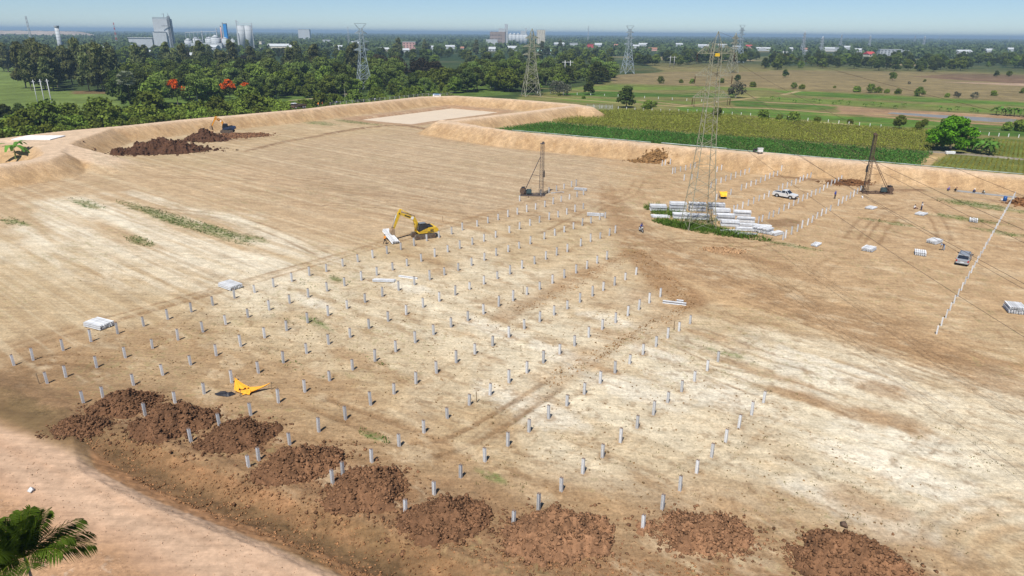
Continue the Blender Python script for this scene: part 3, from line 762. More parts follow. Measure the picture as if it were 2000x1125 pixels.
def soil_mound(px, py, rx, ry, h, ang, label, col, seed, nclod=520, z=0.0, group=None, clod=(0.035, 0.25)):
    x, y = GP(px, py, z); x, y = float(x), float(y)
    g = 0.085 if h < 1.99 else 0.15
    ux = np.arange(-rx * 1.35, rx * 1.35, g); uy = np.arange(-ry * 1.45, ry * 1.45, g)
    A_, B_ = np.meshgrid(ux, uy, indexing='ij')
    ca, sa = math.cos(ang), math.sin(ang)
    wx = x + A_ * ca - B_ * sa; wy = y + A_ * sa + B_ * ca
    fx, fy = wx.ravel(), wy.ravel()
    rad = np.hypot(A_ / rx, B_ / ry).ravel() + (fbm(fx / 1.5, fy / 1.5, 4, seed) - .5) * 0.95
    prof = np.clip(1.06 - rad, 0, 1) ** (0.95 if h < 1.99 else .8)
    q_ = 1.0 if h < 1.99 else 1.5
    lum = .45 * fbm(fx / (.8 * q_), fy / (.8 * q_), 2, seed + 5, .6) + .55 * fbm(fx / (.3 * q_), fy / (.3 * q_), 3, seed + 6, .65)
    hh = h * prof * (0.62 + 0.7 * fbm(fx / 1.5, fy / 1.5, 3, seed + 9)) + prof ** .3 * (rad < 1.05) * (np.abs(lum - .5) * (1.15 if h < 1.99 else 1.7) - .05)
    zz = height(fx, fy) + np.where(prof > 0.02, hh, -0.12)
    n = A_.shape
    idm = np.arange(n[0] * n[1]).reshape(n)
    F = np.stack([idm[:-1, :-1].ravel(), idm[1:, :-1].ravel(), idm[1:, 1:].ravel(), idm[:-1, 1:].ravel()], 1)
    keep = (prof[F].max(1) > 0.01)
    F = F[keep]
    base = np.asarray(col)
    cc = base[None] * (0.45 + 1.1 * lum[:, None]) * (0.8 + .4 * fbm(fx / 3, fy / 3, 2, seed + 3)[:, None])
    V = np.stack([fx - x, fy - y, zz], 1)
    used, inv = np.unique(F, return_inverse=True)
    root = empty('soil_mound', (x, y, 0), 0, label, 'soil mound', group)
    link('heap', np_mesh('heap', V[used], inv.reshape(F.shape), SOIL, False, cc[used]), root)
    r = np.random.default_rng(seed)
    a = r.random(nclod) * 2 * math.pi; q = np.sqrt(r.random(nclod)) * 1.12
    q = np.where(r.random(nclod) < .25, q * (1.1 + .5 * r.random(nclod)), q)
    lx, ly = np.cos(a) * q * rx, np.sin(a) * q * ry
    i0 = np.clip(((lx - ux[0]) / g).astype(int), 0, n[0] - 1); j0 = np.clip(((ly - uy[0]) / g).astype(int), 0, n[1] - 1)
    zc = np.maximum(zz.reshape(n)[i0, j0], height(x + lx * ca - ly * sa, y + lx * sa + ly * ca))
    S = clod[0] + (clod[1] - clod[0]) * r.random(nclod) ** 3.2
    Vc, Fc = clod_arrays(np.stack([lx * ca - ly * sa, lx * sa + ly * ca, zc + S * .15], 1), S, seed)
    tint = np.repeat(base[None] * (0.7 + 0.75 * r.random((nclod, 1))), 8, 0)
    o = link('clods', np_mesh('clods', Vc, Fc, SOIL, False, tint), root); o['kind'] = 'stuff'
    return root

DK, MD, OR = A(122, 90, 66), A(136, 101, 74), A(150, 113, 84)
MG = 'soil mounds along the front edge of the pad'
for i, (px, py, rx, ry, h, an, col, lab) in enumerate([
    (243, 789, 3.0, 2.0, 0.9, .35, DK, 'low dark brown soil mound nearest the left edge, behind the road corner'),
    (158, 838, 2.1, 1.2, 0.6, .3, DK, 'smallest soil mound, at the head of the ditch beside the dirt road'),
    (338, 825, 3.5, 2.3, 1.2, .4, DK, 'dark brown soil mound with a pile standing at its left and right'),
    (462, 850, 3.3, 2.2, 1.1, .45, DK, 'dark soil mound just below the orange tarpaulin and black sheet'),
    (582, 905, 3.5, 2.3, 1.15, .5, MD, 'brown soil mound right of the two piles standing close together'),
    (712, 952, 3.2, 2.5, 1.25, .4, MD, 'steep brown soil mound with one pile at its top edge'),
    (868, 1010, 3.3, 2.2, 1.1, .2, A(132, 98, 72), 'reddish brown soil mound left of the widest front mound'),
    (1085, 1042, 3.9, 2.7, 1.3, .05, OR, 'widest orange brown soil mound at the middle of the bottom edge'),
    (1372, 1038, 3.6, 2.1, 1.1, -.15, OR, 'orange brown soil mound right of the nearest single pile'),
    (1655, 1090, 3.9, 2.4, 1.2, -.1, A(136, 101, 74), 'soil mound farthest right on the bottom edge')]):
    soil_mound(px, py, rx * .98, ry * 1.0, h * 1.5, an, lab, col, 300 + i * 11, 2400, 0.3, MG)
soil_mound(315, 290, 12.5, 5.0, 3.6, .28, 'long dark heap of wet soil below the left embankment', A(98, 70, 53), 501, 1500, 1.0, None, (.12, .6))
soil_mound(402, 268, 6.0, 4.0, 3.2, .2, 'dark soil heap right in front of the dark blue excavator', A(98, 70, 53), 512, 900, 1.0, None, (.12, .6))
soil_mound(468, 264, 9.0, 5.0, 0.7, .12, 'flat spread of turned soil behind the dark blue excavator', A(134, 98, 72), 523, 1200, 0.2, None, (.12, .55))
soil_mound(1268, 313, 4.4, 2.2, 1.0, -.1, 'low brush and soil heap at the far embankment toe', A(150, 116, 76), 534, 500, 0.4, None, (.2, .7))
soil_mound(1415, 487, 3.2, 1.5, 0.5, -.2, 'pale rubble heap on the track below the pylon', A(188, 152, 114), 545, 600, 0.2, None, (.06, .3))
soil_mound(2026, 394, 5.0, 3.2, 1.8, .1, 'brown soil heap at the right edge beside the fence end', A(140, 100, 66), 556, 500, 0.5, None, (.2, .6))
soil_mound(1660, 356, 5.0, 2.6, 0.9, 0, 'dark soil heap left of the leaning right-hand piling rig', A(126, 90, 60), 567, 420, 0.3, None, (.2, .6))

def scatter_clods(name, polys, n, smin, smax, col, seed, colvar=.35):
    r = np.random.default_rng(seed); out = []
    for poly in polys:
        P = gpl(poly); lo, hi = P.min(0), P.max(0)
        q = r.random((n * 4, 2)) * (hi - lo) + lo
        q = q[poly_sd(q[:, 0], q[:, 1], P) < 0][:n]
        out.append(q)
    q = np.vstack(out); S = smin + (smax - smin) * r.random(len(q)) ** 4
    V, F = clod_arrays(np.column_stack([q, height(q[:, 0], q[:, 1]) + S * .12]), S, seed)
    tint = np.repeat(np.asarray(col)[None] * (1 - colvar + 2 * colvar * r.random((len(q), 1))), 8, 0)
    o = link(name, np_mesh(name, V, F, SOIL, False, tint)); o['kind'] = 'stuff'
    return o
tag(scatter_clods('soil_clods', [[(130, 840), (300, 860), (520, 950), (760, 1020), (1000, 1080), (1400, 1100), (1500, 1170), (700, 1130), (500, 1030), (300, 950)]], 8000, .03, .16, A(172, 128, 90), 611), 'brown clods strewn along the ditch slope and front edge', 'clods')
tag(scatter_clods('track_clods', [[(1215, 480), (1260, 490), (1365, 585), (1345, 605), (1280, 570)], [(1220, 490), (1240, 505), (1050, 605), (1000, 610)], [(1330, 595), (1355, 600), (1080, 760), (1050, 740)]], 1500, .03, .17, A(176, 138, 96), 622), 'small clods thrown up along the crawler tracks between piles', 'clods')
tag(scatter_clods('gravel', [[(-60, 860), (0, 850), (640, 1130), (200, 1180), (-60, 1130)]], 3000, .015, .08, A(212, 176, 146), 633), 'loose gravel scattered on the dirt road and its shoulder', 'gravel')
tag(scatter_clods('stray_lumps', [[(0, 690), (420, 590), (900, 540), (1200, 600), (1500, 780), (1900, 1000), (1700, 1060), (900, 960), (500, 830)]], 5200, .03, .14, A(156, 126, 88), 644), 'stray lumps of soil lying between the piles', 'clods')

def tufts(name, spots, seed, col, label, hmin=.05, hmax=.2):
    r = np.random.default_rng(seed); pts = []
    for px, py, rx, ry, n in spots:
        x, y = GP(px, py)
        a = r.random(n) * 2 * math.pi; q = np.sqrt(r.random(n))
        u, w = np.cos(a) * q * rx, np.sin(a) * q * ry
        pts.append(np.stack([x + u * NRM[0] + w * ROWD[0], y + u * NRM[1] + w * ROWD[1]], 1))
    p = np.vstack(pts); n = len(p); nb = 5
    P = np.repeat(p, nb, 0) + (r.random((n * nb, 2)) - .5) * .3
    zz = height(P[:, 0], P[:, 1]); hh = np.repeat(hmin + (hmax - hmin) * r.random(n) ** 2, nb) * (.7 + .6 * r.random(n * nb))
    an = r.random(n * nb) * 2 * math.pi; le = hh * .8
    dx, dy = np.cos(an), np.sin(an); wd = .015 + .03 * r.random(n * nb)
    b = np.stack([P[:, 0], P[:, 1], zz - .02], 1)
    side = np.stack([-dy * wd, dx * wd, 0 * dx], 1); tip = b + np.stack([dx * le, dy * le, hh], 1)
    V = np.stack([b - side, b + side, tip + side * .5, tip - side * .5], 1).reshape(-1, 3)
    F = np.arange(len(V)).reshape(-1, 4)
    t = np.repeat(np.asarray(col)[None] * (.6 + .8 * r.random((n * nb, 1))), 4, 0)
    o = link(name, np_mesh(name, V, F, SOIL, False, t)); tag(o, label, 'weeds', None, 'stuff')
tufts('weeds', [(310, 420, 20, 1.8, 500), (370, 437, 22, 2, 700), (430, 450, 12, 1.2, 250), (500, 466, 5, 1, 60), (272, 470, 5, 1.4, 220), (170, 398, 9, 2, 120), (25, 433, 5, 1.4, 120), (620, 240, 14, 4, 200), (700, 239, 16, 3, 260), (655, 545, 3, 1, 25), (600, 555, 3, 1, 15), (730, 852, 2.0, .7, 35), (705, 690, 5, .8, 20), (565, 705, 7, 1, 25), (550, 622, 3, .6, 15), (1900, 397, 8, 2.4, 160), (1930, 405, 10, 2.4, 200), (1890, 428, 7, 2, 120), (1740, 435, 6, 1.4, 60), (1550, 480, 5, 1, 70), (1960, 455, 6, 2, 60), (620, 632, 4, 1, 40)], 701, srgb(92, 118, 48, .6), 'low green weeds growing in patches on the bare pad')
tufts('dry_tufts', [(1860, 885, 5, 1.8, 120), (1910, 860, 4, 1.5, 60), (1960, 905, 5, 2, 70), (1780, 960, 7, 3, 60), (1640, 920, 12, 5, 120), (1700, 1000, 8, 3, 60), (1540, 950, 9, 4, 90), (1500, 900, 8, 4, 60), (1250, 880, 9, 4, 90), (1100, 850, 10, 4, 110), (960, 925, 4, 2, 60), (1420, 690, 4, 1, 40), (1460, 745, 6, 1.2, 40), (700, 640, 14, 6, 160), (640, 720, 12, 6, 200), (800, 720, 14, 6, 160), (900, 600, 16, 6, 140), (560, 650, 10, 5, 120), (420, 680, 12, 6, 120), (180, 520, 20, 5, 90), (400, 530, 20, 5, 90), (1050, 700, 8, 3, 70), (1530, 1030, 3, 1, 20), (1490, 1065, 3, 1.2, 20), (1180, 820, 8, 3, 60), (780, 540, 12, 5, 80)], 702, srgb(122, 116, 70, .6), 'sparse dry grass tufts dotted over the pale sandy pad', .02, .10)
tufts('mound_grass', [(1330, 440, 6, 2.5, 500), (1370, 447, 9, 3, 900), (1420, 455, 8, 2.2, 500), (1300, 415, 3, 4, 250), (1275, 405, 1.5, 3, 120), (1345, 425, 8, 3, 300)], 703, srgb(96, 128, 44, .6), 'rank green grass growing round the feet of the big pylon', .2, .8)

# ------------------------------------------------------------------ vegetation
def leaf_mat(name, col, trans=0.25, var=0.3, hue=.02):
    m = bpy.data.materials.new(name); m.use_nodes = True
    nt = m.node_tree; N = nt.nodes.new; L = nt.links.new
    nt.nodes.clear()
    out = N('ShaderNodeOutputMaterial')
    at = N('ShaderNodeAttribute'); at.attribute_name = 'Col'
    oi = N('ShaderNodeObjectInfo')
    mr = N('ShaderNodeMapRange'); mr.inputs['To Min'].default_value = 1 - var; mr.inputs['To Max'].default_value = 1 + var
    L(oi.outputs['Random'], mr.inputs['Value'])
    hs = N('ShaderNodeHueSaturation')
    mh = N('ShaderNodeMapRange'); mh.inputs['To Min'].default_value = 0.5 - hue; mh.inputs['To Max'].default_value = 0.5 + hue * .6
    L(oi.outputs['Random'], mh.inputs['Value']); L(mh.outputs[0], hs.inputs['Hue'])
    hs.inputs['Color'].default_value = (*col, 1)
    L(mr.outputs[0], hs.inputs['Value'])
    mx = N('ShaderNodeMix'); mx.data_type = 'RGBA'; mx.blend_type = 'MULTIPLY'; mx.inputs[0].default_value = 1
    L(hs.outputs[0], mx.inputs[6]); L(at.outputs['Color'], mx.inputs[7])
    df = N('ShaderNodeBsdfDiffuse'); tr = N('ShaderNodeBsdfTranslucent'); ms = N('ShaderNodeMixShader'); ms.inputs[0].default_value = trans
    L(mx.outputs[2], df.inputs[0]); L(mx.outputs[2], tr.inputs[0]); L(df.outputs[0], ms.inputs[1]); L(tr.outputs[0], ms.inputs[2])
    L(ms.outputs[0], out.inputs[0])
    return m
BARK = mat('bark', (.16, .13, .10), .9, .3, 4)
PALEBARK = mat('pale_bark', (.36, .34, .30), .9, .3, 4)

def leaf_quads(clumps, per, size, seed, elong=1.0, droop=0.0, shell=.55, topbias=.35):
    r = np.random.default_rng(seed); Vs, Ts = [], []
    for (cx, cy, cz, rx, ry, rz) in clumps:
        n = max(6, int(per * (rx * ry * rz) ** .5 if per > 5 else 6))
        d = r.normal(size=(n, 3)); d /= np.linalg.norm(d, axis=1, keepdims=True)
        q = (shell + (1 - shell) * r.random((n, 1)))
        c = np.array([cx, cy, cz]) + d * q * np.array([rx, ry, rz])
        nrm = d * .8 + r.normal(size=(n, 3)) * .55; nrm[:, 2] += topbias
        nrm /= np.linalg.norm(nrm, axis=1, keepdims=True)
        t = np.cross(nrm, r.normal(size=(n, 3))); t /= np.linalg.norm(t, axis=1, keepdims=True) + 1e-9
        if droop:
            t = t * (1 - droop) + np.array([0, 0, -1]) * droop
            t /= np.linalg.norm(t, axis=1, keepdims=True)
        b = np.cross(nrm, t); b /= np.linalg.norm(b, axis=1, keepdims=True) + 1e-9
        s = size * (.6 + .8 * r.random((n, 1)))
        t = t * s * elong * .5; b = b * s * .5
        k = .3 * (r.random((n, 1)) - .5)
        Vs.append(np.stack([c - t - b * .5, c + t * k - b, c + t + b * .4, c - t * k + b], 1))
        tone = r.choice([.72, .9, 1.05, 1.22]) * (.85 + .3 * r.random((n, 1)))
        col = np.concatenate([tone * (1 + .12 * (r.random((n, 1)) - .5)), tone, tone * (1 - .1 * r.random((n, 1)))], 1)
        Ts.append(np.repeat(col[:, None], 4, 1))
    V = np.concatenate(Vs).reshape(-1, 3); T = np.concatenate(Ts).reshape(-1, 3)
    return V, np.arange(len(V)).reshape(-1, 4), T

def trunk_mesh(h, r, seed, limbs=4, m=BARK, spread=.35, lean=.03, n=7):
    rr_ = random.Random(seed); mb = MB()
    pts = [Vector((0, 0, -.3))]
    for k in range(1, 5):
        pts.append(Vector((rr_.uniform(-lean, lean) * h * k / 2, rr_.uniform(-lean, lean) * h * k / 2, h * k / 4)))
    for k in range(4):
        mb.tube(pts[k], pts[k + 1], r * (1 - .2 * k), r * (.8 - .2 * k) + .02, n, 0, k == 3)
    for k in range(limbs):
        a = 2 * math.pi * (k + rr_.random() * .6) / max(limbs, 1); z0 = h * rr_.uniform(.35, .7)
        L_ = h * rr_.uniform(.3, .55)
        e = Vector((math.cos(a) * L_ * spread * 1.6, math.sin(a) * L_ * spread * 1.6, z0 + L_ * .75))
        mb.tube((pts[2] * (z0 / (h * .5)) if z0 < h * .5 else pts[3]), e, r * .42, r * .12, 5)
    return mb.mesh('trunk', m, True)

def make_tree(name, crown_v, trunk, lm, crown='crown'):
    root = bpy.data.objects.new(name, None); root.empty_display_size = .3
    V, F, T = crown_v
    c = bpy.data.objects.new(crown, np_mesh(crown, V, F, lm, False, T)); c.parent = root
    if trunk is not None:
        t = bpy.data.objects.new('trunk', trunk); t.parent = root
    return root

def place(proto, x, y, z, s, rz, label, cat, group=None, sz=None):
    o = proto.copy(); COL.objects.link(o)
    o.location = (x, y, z); o.scale = (s, s, sz or s); o.rotation_euler = (0, 0, rz)
    tag(o, label, cat, group)
    for ch in proto.children:
        c = ch.copy(); COL.objects.link(c); c.parent = o
    return o

def blob_clumps(seed, n, R, z0, z1, cr, shape='round'):
    r = random.Random(seed); out = []
    for k in range(n):
        t = r.random(); z = z0 + (z1 - z0) * t
        if shape == 'round': w = R * math.sqrt(max(.05, 1 - (2 * t - .85) ** 2 / 1.5))
        elif shape == 'dome': w = R * math.sqrt(max(.05, 1 - t ** 2.2))
        elif shape == 'cone': w = R * (1.02 - .8 * t ** 1.3)
        else: w = R * (.6 + .4 * math.sin(t * 3.1))
        a = r.random() * 2 * math.pi; q = w * math.sqrt(r.uniform(.15, 1))
        c = cr * r.uniform(.65, 1.3)
        out.append((math.cos(a) * q, math.sin(a) * q, z, c, c, c * r.uniform(.6, .85)))
    return out

LM = {'feather': leaf_mat('feather_leaves', (.128, .145, .056)), 'broad': leaf_mat('broad_leaves', (.135, .182, .036)), 'dark': leaf_mat('dark_leaves', (.070, .094, .027)), 'brown': leaf_mat('brown_leaves', (0.052, 0.044, 0.026)),
      'bush': leaf_mat('bush_leaves', (.150, .205, .036)), 'bright': leaf_mat('bright_leaves', (0.115, 0.257, 0.016), .3, .1), 'flame': leaf_mat('flame_flowers', (.62, .115, .012), .2, .1, .004), 'grey': leaf_mat('grey_leaves', (0.115, 0.120, 0.090)),
      'palm': leaf_mat('palm_leaves', (.062, .105, .016), .3, .1), 'fan': leaf_mat('fan_leaves', (0.270, 0.310, 0.210), .2, .1), 'banana': leaf_mat('banana_leaves', (0.094, 0.187, 0.033), .3), 'crop': leaf_mat('crop_leaves', (0.184, 0.201, 0.040), .25, .05), 'bean': leaf_mat('bean_leaves', (0.055, 0.150, 0.030), .25, .05), 'far': leaf_mat('far_leaves', (.074, .104, .042), .15, .0), 'pale': leaf_mat('pale_green_leaves', (.150, .210, .055))}
PT = {}
for k in range(3):
    PT['feather%d' % k] = make_tree('feathery_tree', leaf_quads(blob_clumps(20 + k, 46, 4.0, 4.5, 20.5, 1.9, 'cone'), 34, .95, 20 + k, 2.0, .45, .3), trunk_mesh(18, .32, k, 5, BARK, .25), LM['feather'])
    PT['broad%d' % k] = make_tree('broadleaf_tree', leaf_quads(blob_clumps(30 + k, 40, 5.0, 3.4, 11, 2.0), 32, .85, 30 + k), trunk_mesh(7, .35, 10 + k, 5, BARK, .5), LM['broad'])
    PT['dark%d' % k] = make_tree('dark_tree', leaf_quads(blob_clumps(40 + k, 44, 5.2, 3.0, 12, 2.0, 'dome'), 34, .85, 40 + k), trunk_mesh(7, .4, 20 + k, 5, BARK, .5), LM['dark'])
    PT['bush%d' % k] = make_tree('bush', leaf_quads(blob_clumps(50 + k, 24, 2.6, .5, 3.8, 1.3, 'dome'), 40, .62, 50 + k), trunk_mesh(2.2, .12, 30 + k, 4, BARK, .6), LM['bush'])
for k in range(2):
    PT['brown%d' % k] = make_tree('dark_brown_tree', leaf_quads(blob_clumps(60 + k, 50, 8.2, 4.2, 13.5, 2.5, 'dome'), 30, .9, 60 + k), trunk_mesh(8, .5, 40 + k, 6, BARK, .6), LM['brown'])
    PT['pale%d' % k] = make_tree('pale_green_tree', leaf_quads(blob_clumps(70 + k, 44, 5.2, 4.0, 12.5, 1.9), 28, .75, 70 + k), trunk_mesh(9, .3, 50 + k, 6, PALEBARK, .4), LM['pale'])
    PT['grey%d' % k] = make_tree('grey_bush', leaf_quads(blob_clumps(80 + k, 30, 3.4, 1.0, 6.0, 1.3), 26, .5, 80 + k), trunk_mesh(4, .14, 60 + k, 7, PALEBARK, .5), LM['grey'])
PT['shrubtree'] = make_tree('shrubby_tree', leaf_quads(blob_clumps(90, 34, 3.4, 1.2, 6.6, 1.5), 36, .62, 90), trunk_mesh(4, .16, 70, 5, BARK, .5), LM['broad'])

LMK = [(66, 'the far left radio mast'), (123, 'the slender white tower'), (230, 'the striped mast'), (325, 'the tall mill'), (405, 'the low grey silos'), (482, 'the white silo pair'), (596, 'the big white hall on the skyline'), (712, 'the T-headed grey pylon'), (800, 'the pinkish storage block'), (972, 'the brown mill block'), (1037, 'the beige pylon'), (1148, 'the hazy thin mast'), (1225, 'the corner pylon'), (1398, 'the big pylon'), (1440, 'the pylon pair'), (1566, 'the tallest far pylon'), (1735, 'the long white building'), (1834, 'the faint tall pylon'), (1970, 'the rightmost far pylon')]
def where(px):
    l = min(LMK, key=lambda q: abs(q[0] - px)); d = px - l[0]
    return ('below ' if abs(d) < 18 else 'left below ' if d < 0 else 'right below ') + l[1]
VEG = random.Random(99)
placed = []
def free(x, y, d):
    for (a, b) in placed:
        if (a - x) ** 2 + (b - y) ** 2 < d * d: return False
    placed.append((x, y)); return True
KEEP = [(348, 205, 24), (450, 196, 18), (482, 190, 14), (256, 208, 34), (712, 184, 16), (584, 196, 14)]      # things that nothing may stand in front of
def wood(poly_px, n, kinds, hs, label, cat, group, sep=3.2, z=0.0):
    P = gpl(poly_px); pp = np.array(poly_px, float)
    lo, hi = pp.min(0), pp.max(0); got = 0
    for _ in range(n * 14):
        if got >= n: break
        px, py = VEG.uniform(lo[0], hi[0]), VEG.uniform(lo[1], hi[1])
        if poly_sd(np.array([px]), np.array([py]), pp)[0] > 0: continue
        if any(abs(px - a_) < c_ and py > b_ - 6 for a_, b_, c_ in KEEP): continue
        x, y = GP(px, py); x, y = float(x), float(y)
        if not free(x, y, sep): continue
        k = VEG.choice(kinds); s = VEG.uniform(*hs)
        place(PT[k], x, y, z, s, VEG.uniform(0, 6.28), (label if isinstance(label, str) else label[k[:-1]]) + ', ' + where(px), cat, group if isinstance(group, str) else group[k[:-1]], s * VEG.uniform(.9, 1.12))
        got += 1
    return got
F3, B3, K3, S3 = ['feather0', 'feather1', 'feather2'], ['broad0', 'broad1', 'broad2'], ['dark0', 'dark1', 'dark2'], ['bush0', 'bush1', 'bush2']
# hedge of bushes outside the left embankment
hedge = gpl([(-60, 276), (0, 270), (125, 255), (250, 244), (375, 231), (500, 220), (560, 214), (640, 206), (760, 196), (900, 186)], 3.0)
hd = np.concatenate([[0], np.cumsum(np.hypot(*np.diff(hedge, axis=0).T))])
def along(s_):
    return np.array([np.interp(s_, hd, hedge[:, 0]), np.interp(s_, hd, hedge[:, 1])])
sv = 0.0
HL = ['at the left edge', 'beside the white slab', 'right of the white slab', 'right of the three poles', 'below the fan palm', 'below the flame tree', 'above the dark soil heap', 'above the dark excavator', 'left of the flatbed truck', 'behind the flatbed truck', 'behind the orange-clad pair', 'behind the rail fence', 'below the T-headed pylon', 'above the pond', 'by the parked van']
while sv < hd[-1]:
    p = along(sv); q = along(min(sv + 1, hd[-1])); t = q - p
    if np.hypot(*t) < 1e-6: break
    t /= np.hypot(*t); nn = np.array([-t[1], t[0]])
    pxs = sv / hd[-1]
    for row, (off, sc_) in enumerate(((7.5, 1.05), (13.0, 1.45), (20.0, 1.5))):
        if pxs > .62 and row > 0 and VEG.random() < .5: continue
        o_ = off + VEG.uniform(-1.5, 1.5); pp_ = p + nn * o_ + t * VEG.uniform(-1.5, 1.5)
        s = sc_ * VEG.uniform(.8, 1.15) * (.72 if pxs > .55 else 1.0)
        place(PT[VEG.choice(S3 + (['shrubtree'] if row else []))], float(pp_[0]), float(pp_[1]), -.2, s, VEG.uniform(0, 6.28), 'leafy bush in the %s of the left embankment hedge, %s' % (('front row', 'middle row', 'back row')[row], HL[min(int(pxs * len(HL)), len(HL) - 1)]), 'bush', 'hedge bushes along the left embankment')
        placed.append((float(pp_[0]), float(pp_[1])))
    sv += 3.6 if pxs < .6 else 4.6
wood([(35, 178), (70, 152), (140, 150), (235, 152), (238, 180), (150, 181)], 34, F3, (.95, 1.25), 'tall feathery tree behind left lawn', 'tree', 'feathery trees behind the left lawn', 4.0)
wood([(225, 205), (225, 168), (330, 160), (480, 158), (560, 170), (690, 178), (690, 190), (560, 186), (420, 178), (420, 210), (300, 214)], 92, B3 + K3 + ['pale0'], (.8, 1.2),
     {'broad': 'green broadleaf tree, front wood', 'dark': 'dark green tree, front wood', 'pale': 'pale green tree, front wood'}, 'tree', {'broad': 'broadleaf trees left of the grey pylon', 'dark': 'dark trees left of the grey pylon', 'pale': 'pale trees left of the grey pylon'}, 4.2)
wood([(240, 160), (280, 132), (560, 128), (760, 128), (760, 150), (500, 158), (330, 158)], 90, F3 + K3 + B3, (.85, 1.2),
     {'broad': 'broadleaf tree, second line of woods', 'dark': 'dark tree, second line of woods', 'feather': 'feathery tree, second line of woods'}, 'tree', {'broad': 'second line broadleaf trees', 'dark': 'second line dark trees', 'feather': 'second line feathery trees'}, 6)
wood([(420, 204), (560, 194), (690, 190), (850, 182), (860, 166), (600, 166), (430, 176)], 64, B3 + ['pale0', 'pale1', 'shrubtree', 'dark0'], (.6, .95), {'broad': 'small broadleaf tree, wood front', 'pale': 'small pale tree, wood front', 'shrubtre': 'shrub at wood front', 'dark': 'small dark tree, wood front'}, 'tree', {'broad': 'wood front broadleaf trees', 'pale': 'wood front pale trees', 'shrubtre': 'wood front shrubs', 'dark': 'wood front dark trees'}, 4.0)
wood([(560, 172), (600, 160), (800, 160), (815, 170), (700, 178)], 12, ['pale0', 'pale1'], (.95, 1.2), 'pale slender-trunked tree at wood edge', 'tree', 'pale trees by the grey pylon', 6)
for i, (px, py, s, lab) in enumerate(((775, 158, 1.15, 'large dark brown spreading tree right behind the grey lattice pylon'), (742, 146, 1.1, 'dark brown tree left behind the grey lattice pylon'), (822, 160, 1.1, 'wide dark spreading tree at the middle of the wood'), (850, 158, .95, 'dark spreading tree at the right end of the brown-leaved trees'), (275, 125, 1.0, 'dark brown crowned tree above the flame tree'), (362, 128, 1.0, 'dark brown crowned tree in the woods below the grain silos'), (480, 140, .9, 'dark brown crowned tree right of the left flame tree'))):
    x, y = GP(px, py); place(PT['brown%d' % (i % 2)], float(x), float(y), 0, s, i * 1.1, lab, 'tree'); placed.append((float(x), float(y)))
wood([(840, 186), (880, 166), (960, 140), (1190, 132), (1200, 158), (1120, 172), (1020, 182), (960, 180)], 130, ['shrubtree', 'broad0', 'broad1', 'bush0', 'pale0', 'dark0'], (.75, 1.15),
     {'shrubtre': 'shrubby green tree in thicket behind pond', 'broad': 'rounded green tree in thicket behind pond', 'bush': 'low green bush in thicket behind pond', 'pale': 'pale green tree in thicket behind pond', 'dark': 'dark green tree in thicket behind pond'}, 'tree',
     {'shrubtre': 'thicket shrubs behind the pond', 'broad': 'thicket round trees behind the pond', 'bush': 'thicket bushes behind the pond', 'pale': 'thicket pale trees behind the pond', 'dark': 'thicket dark trees behind the pond'}, 3.6)
wood([(0, 150), (0, 108), (250, 105), (700, 100), (1200, 100), (1200, 132), (940, 136), (760, 128), (300, 128), (60, 140)], 190, K3 + B3 + ['feather0'], (.85, 1.2),
     {'broad': 'broadleaf tree in distant wood', 'dark': 'dark tree in distant wood', 'feather': 'feathery tree in distant wood'}, 'tree', {'broad': 'distant broadleaf trees', 'dark': 'distant dark trees', 'feather': 'distant feathery trees'}, 7)
wood([(1200, 128), (1300, 112), (1520, 112), (1520, 124), (1340, 130)], 60, K3 + B3, (.8, 1.1), {'broad': 'rounded tree in line behind big pylon', 'dark': 'dark tree behind big pylon'}, 'tree', {'broad': 'tree line round trees', 'dark': 'tree line dark trees'}, 6)
wood([(1480, 138), (1520, 118), (1870, 116), (2060, 116), (2060, 136), (1900, 132), (1870, 142), (1700, 138), (1600, 136)], 130, K3 + B3 + ['shrubtree'], (.75, 1.1), {'broad': 'rounded tree in line beyond dry fields', 'dark': 'dark tree in line beyond dry fields', 'shrubtre': 'small shrubby tree in line beyond dry fields'}, 'tree', {'broad': 'field edge round trees', 'dark': 'field edge dark trees', 'shrubtre': 'field edge shrubby trees'}, 5)
# left edge clump of dark trees
for i, (px, py, s) in enumerate(((-15, 238, .95), (12, 236, .8), (40, 232, .75), (-40, 245, .9))):
    x, y = GP(px, py); place(PT['dark%d' % (i % 3)], float(x), float(y), 0, s * .62, i * 2.0, 'dark tree in the clump at the left edge beside the lawn', 'tree', 'dark clump at the left edge')
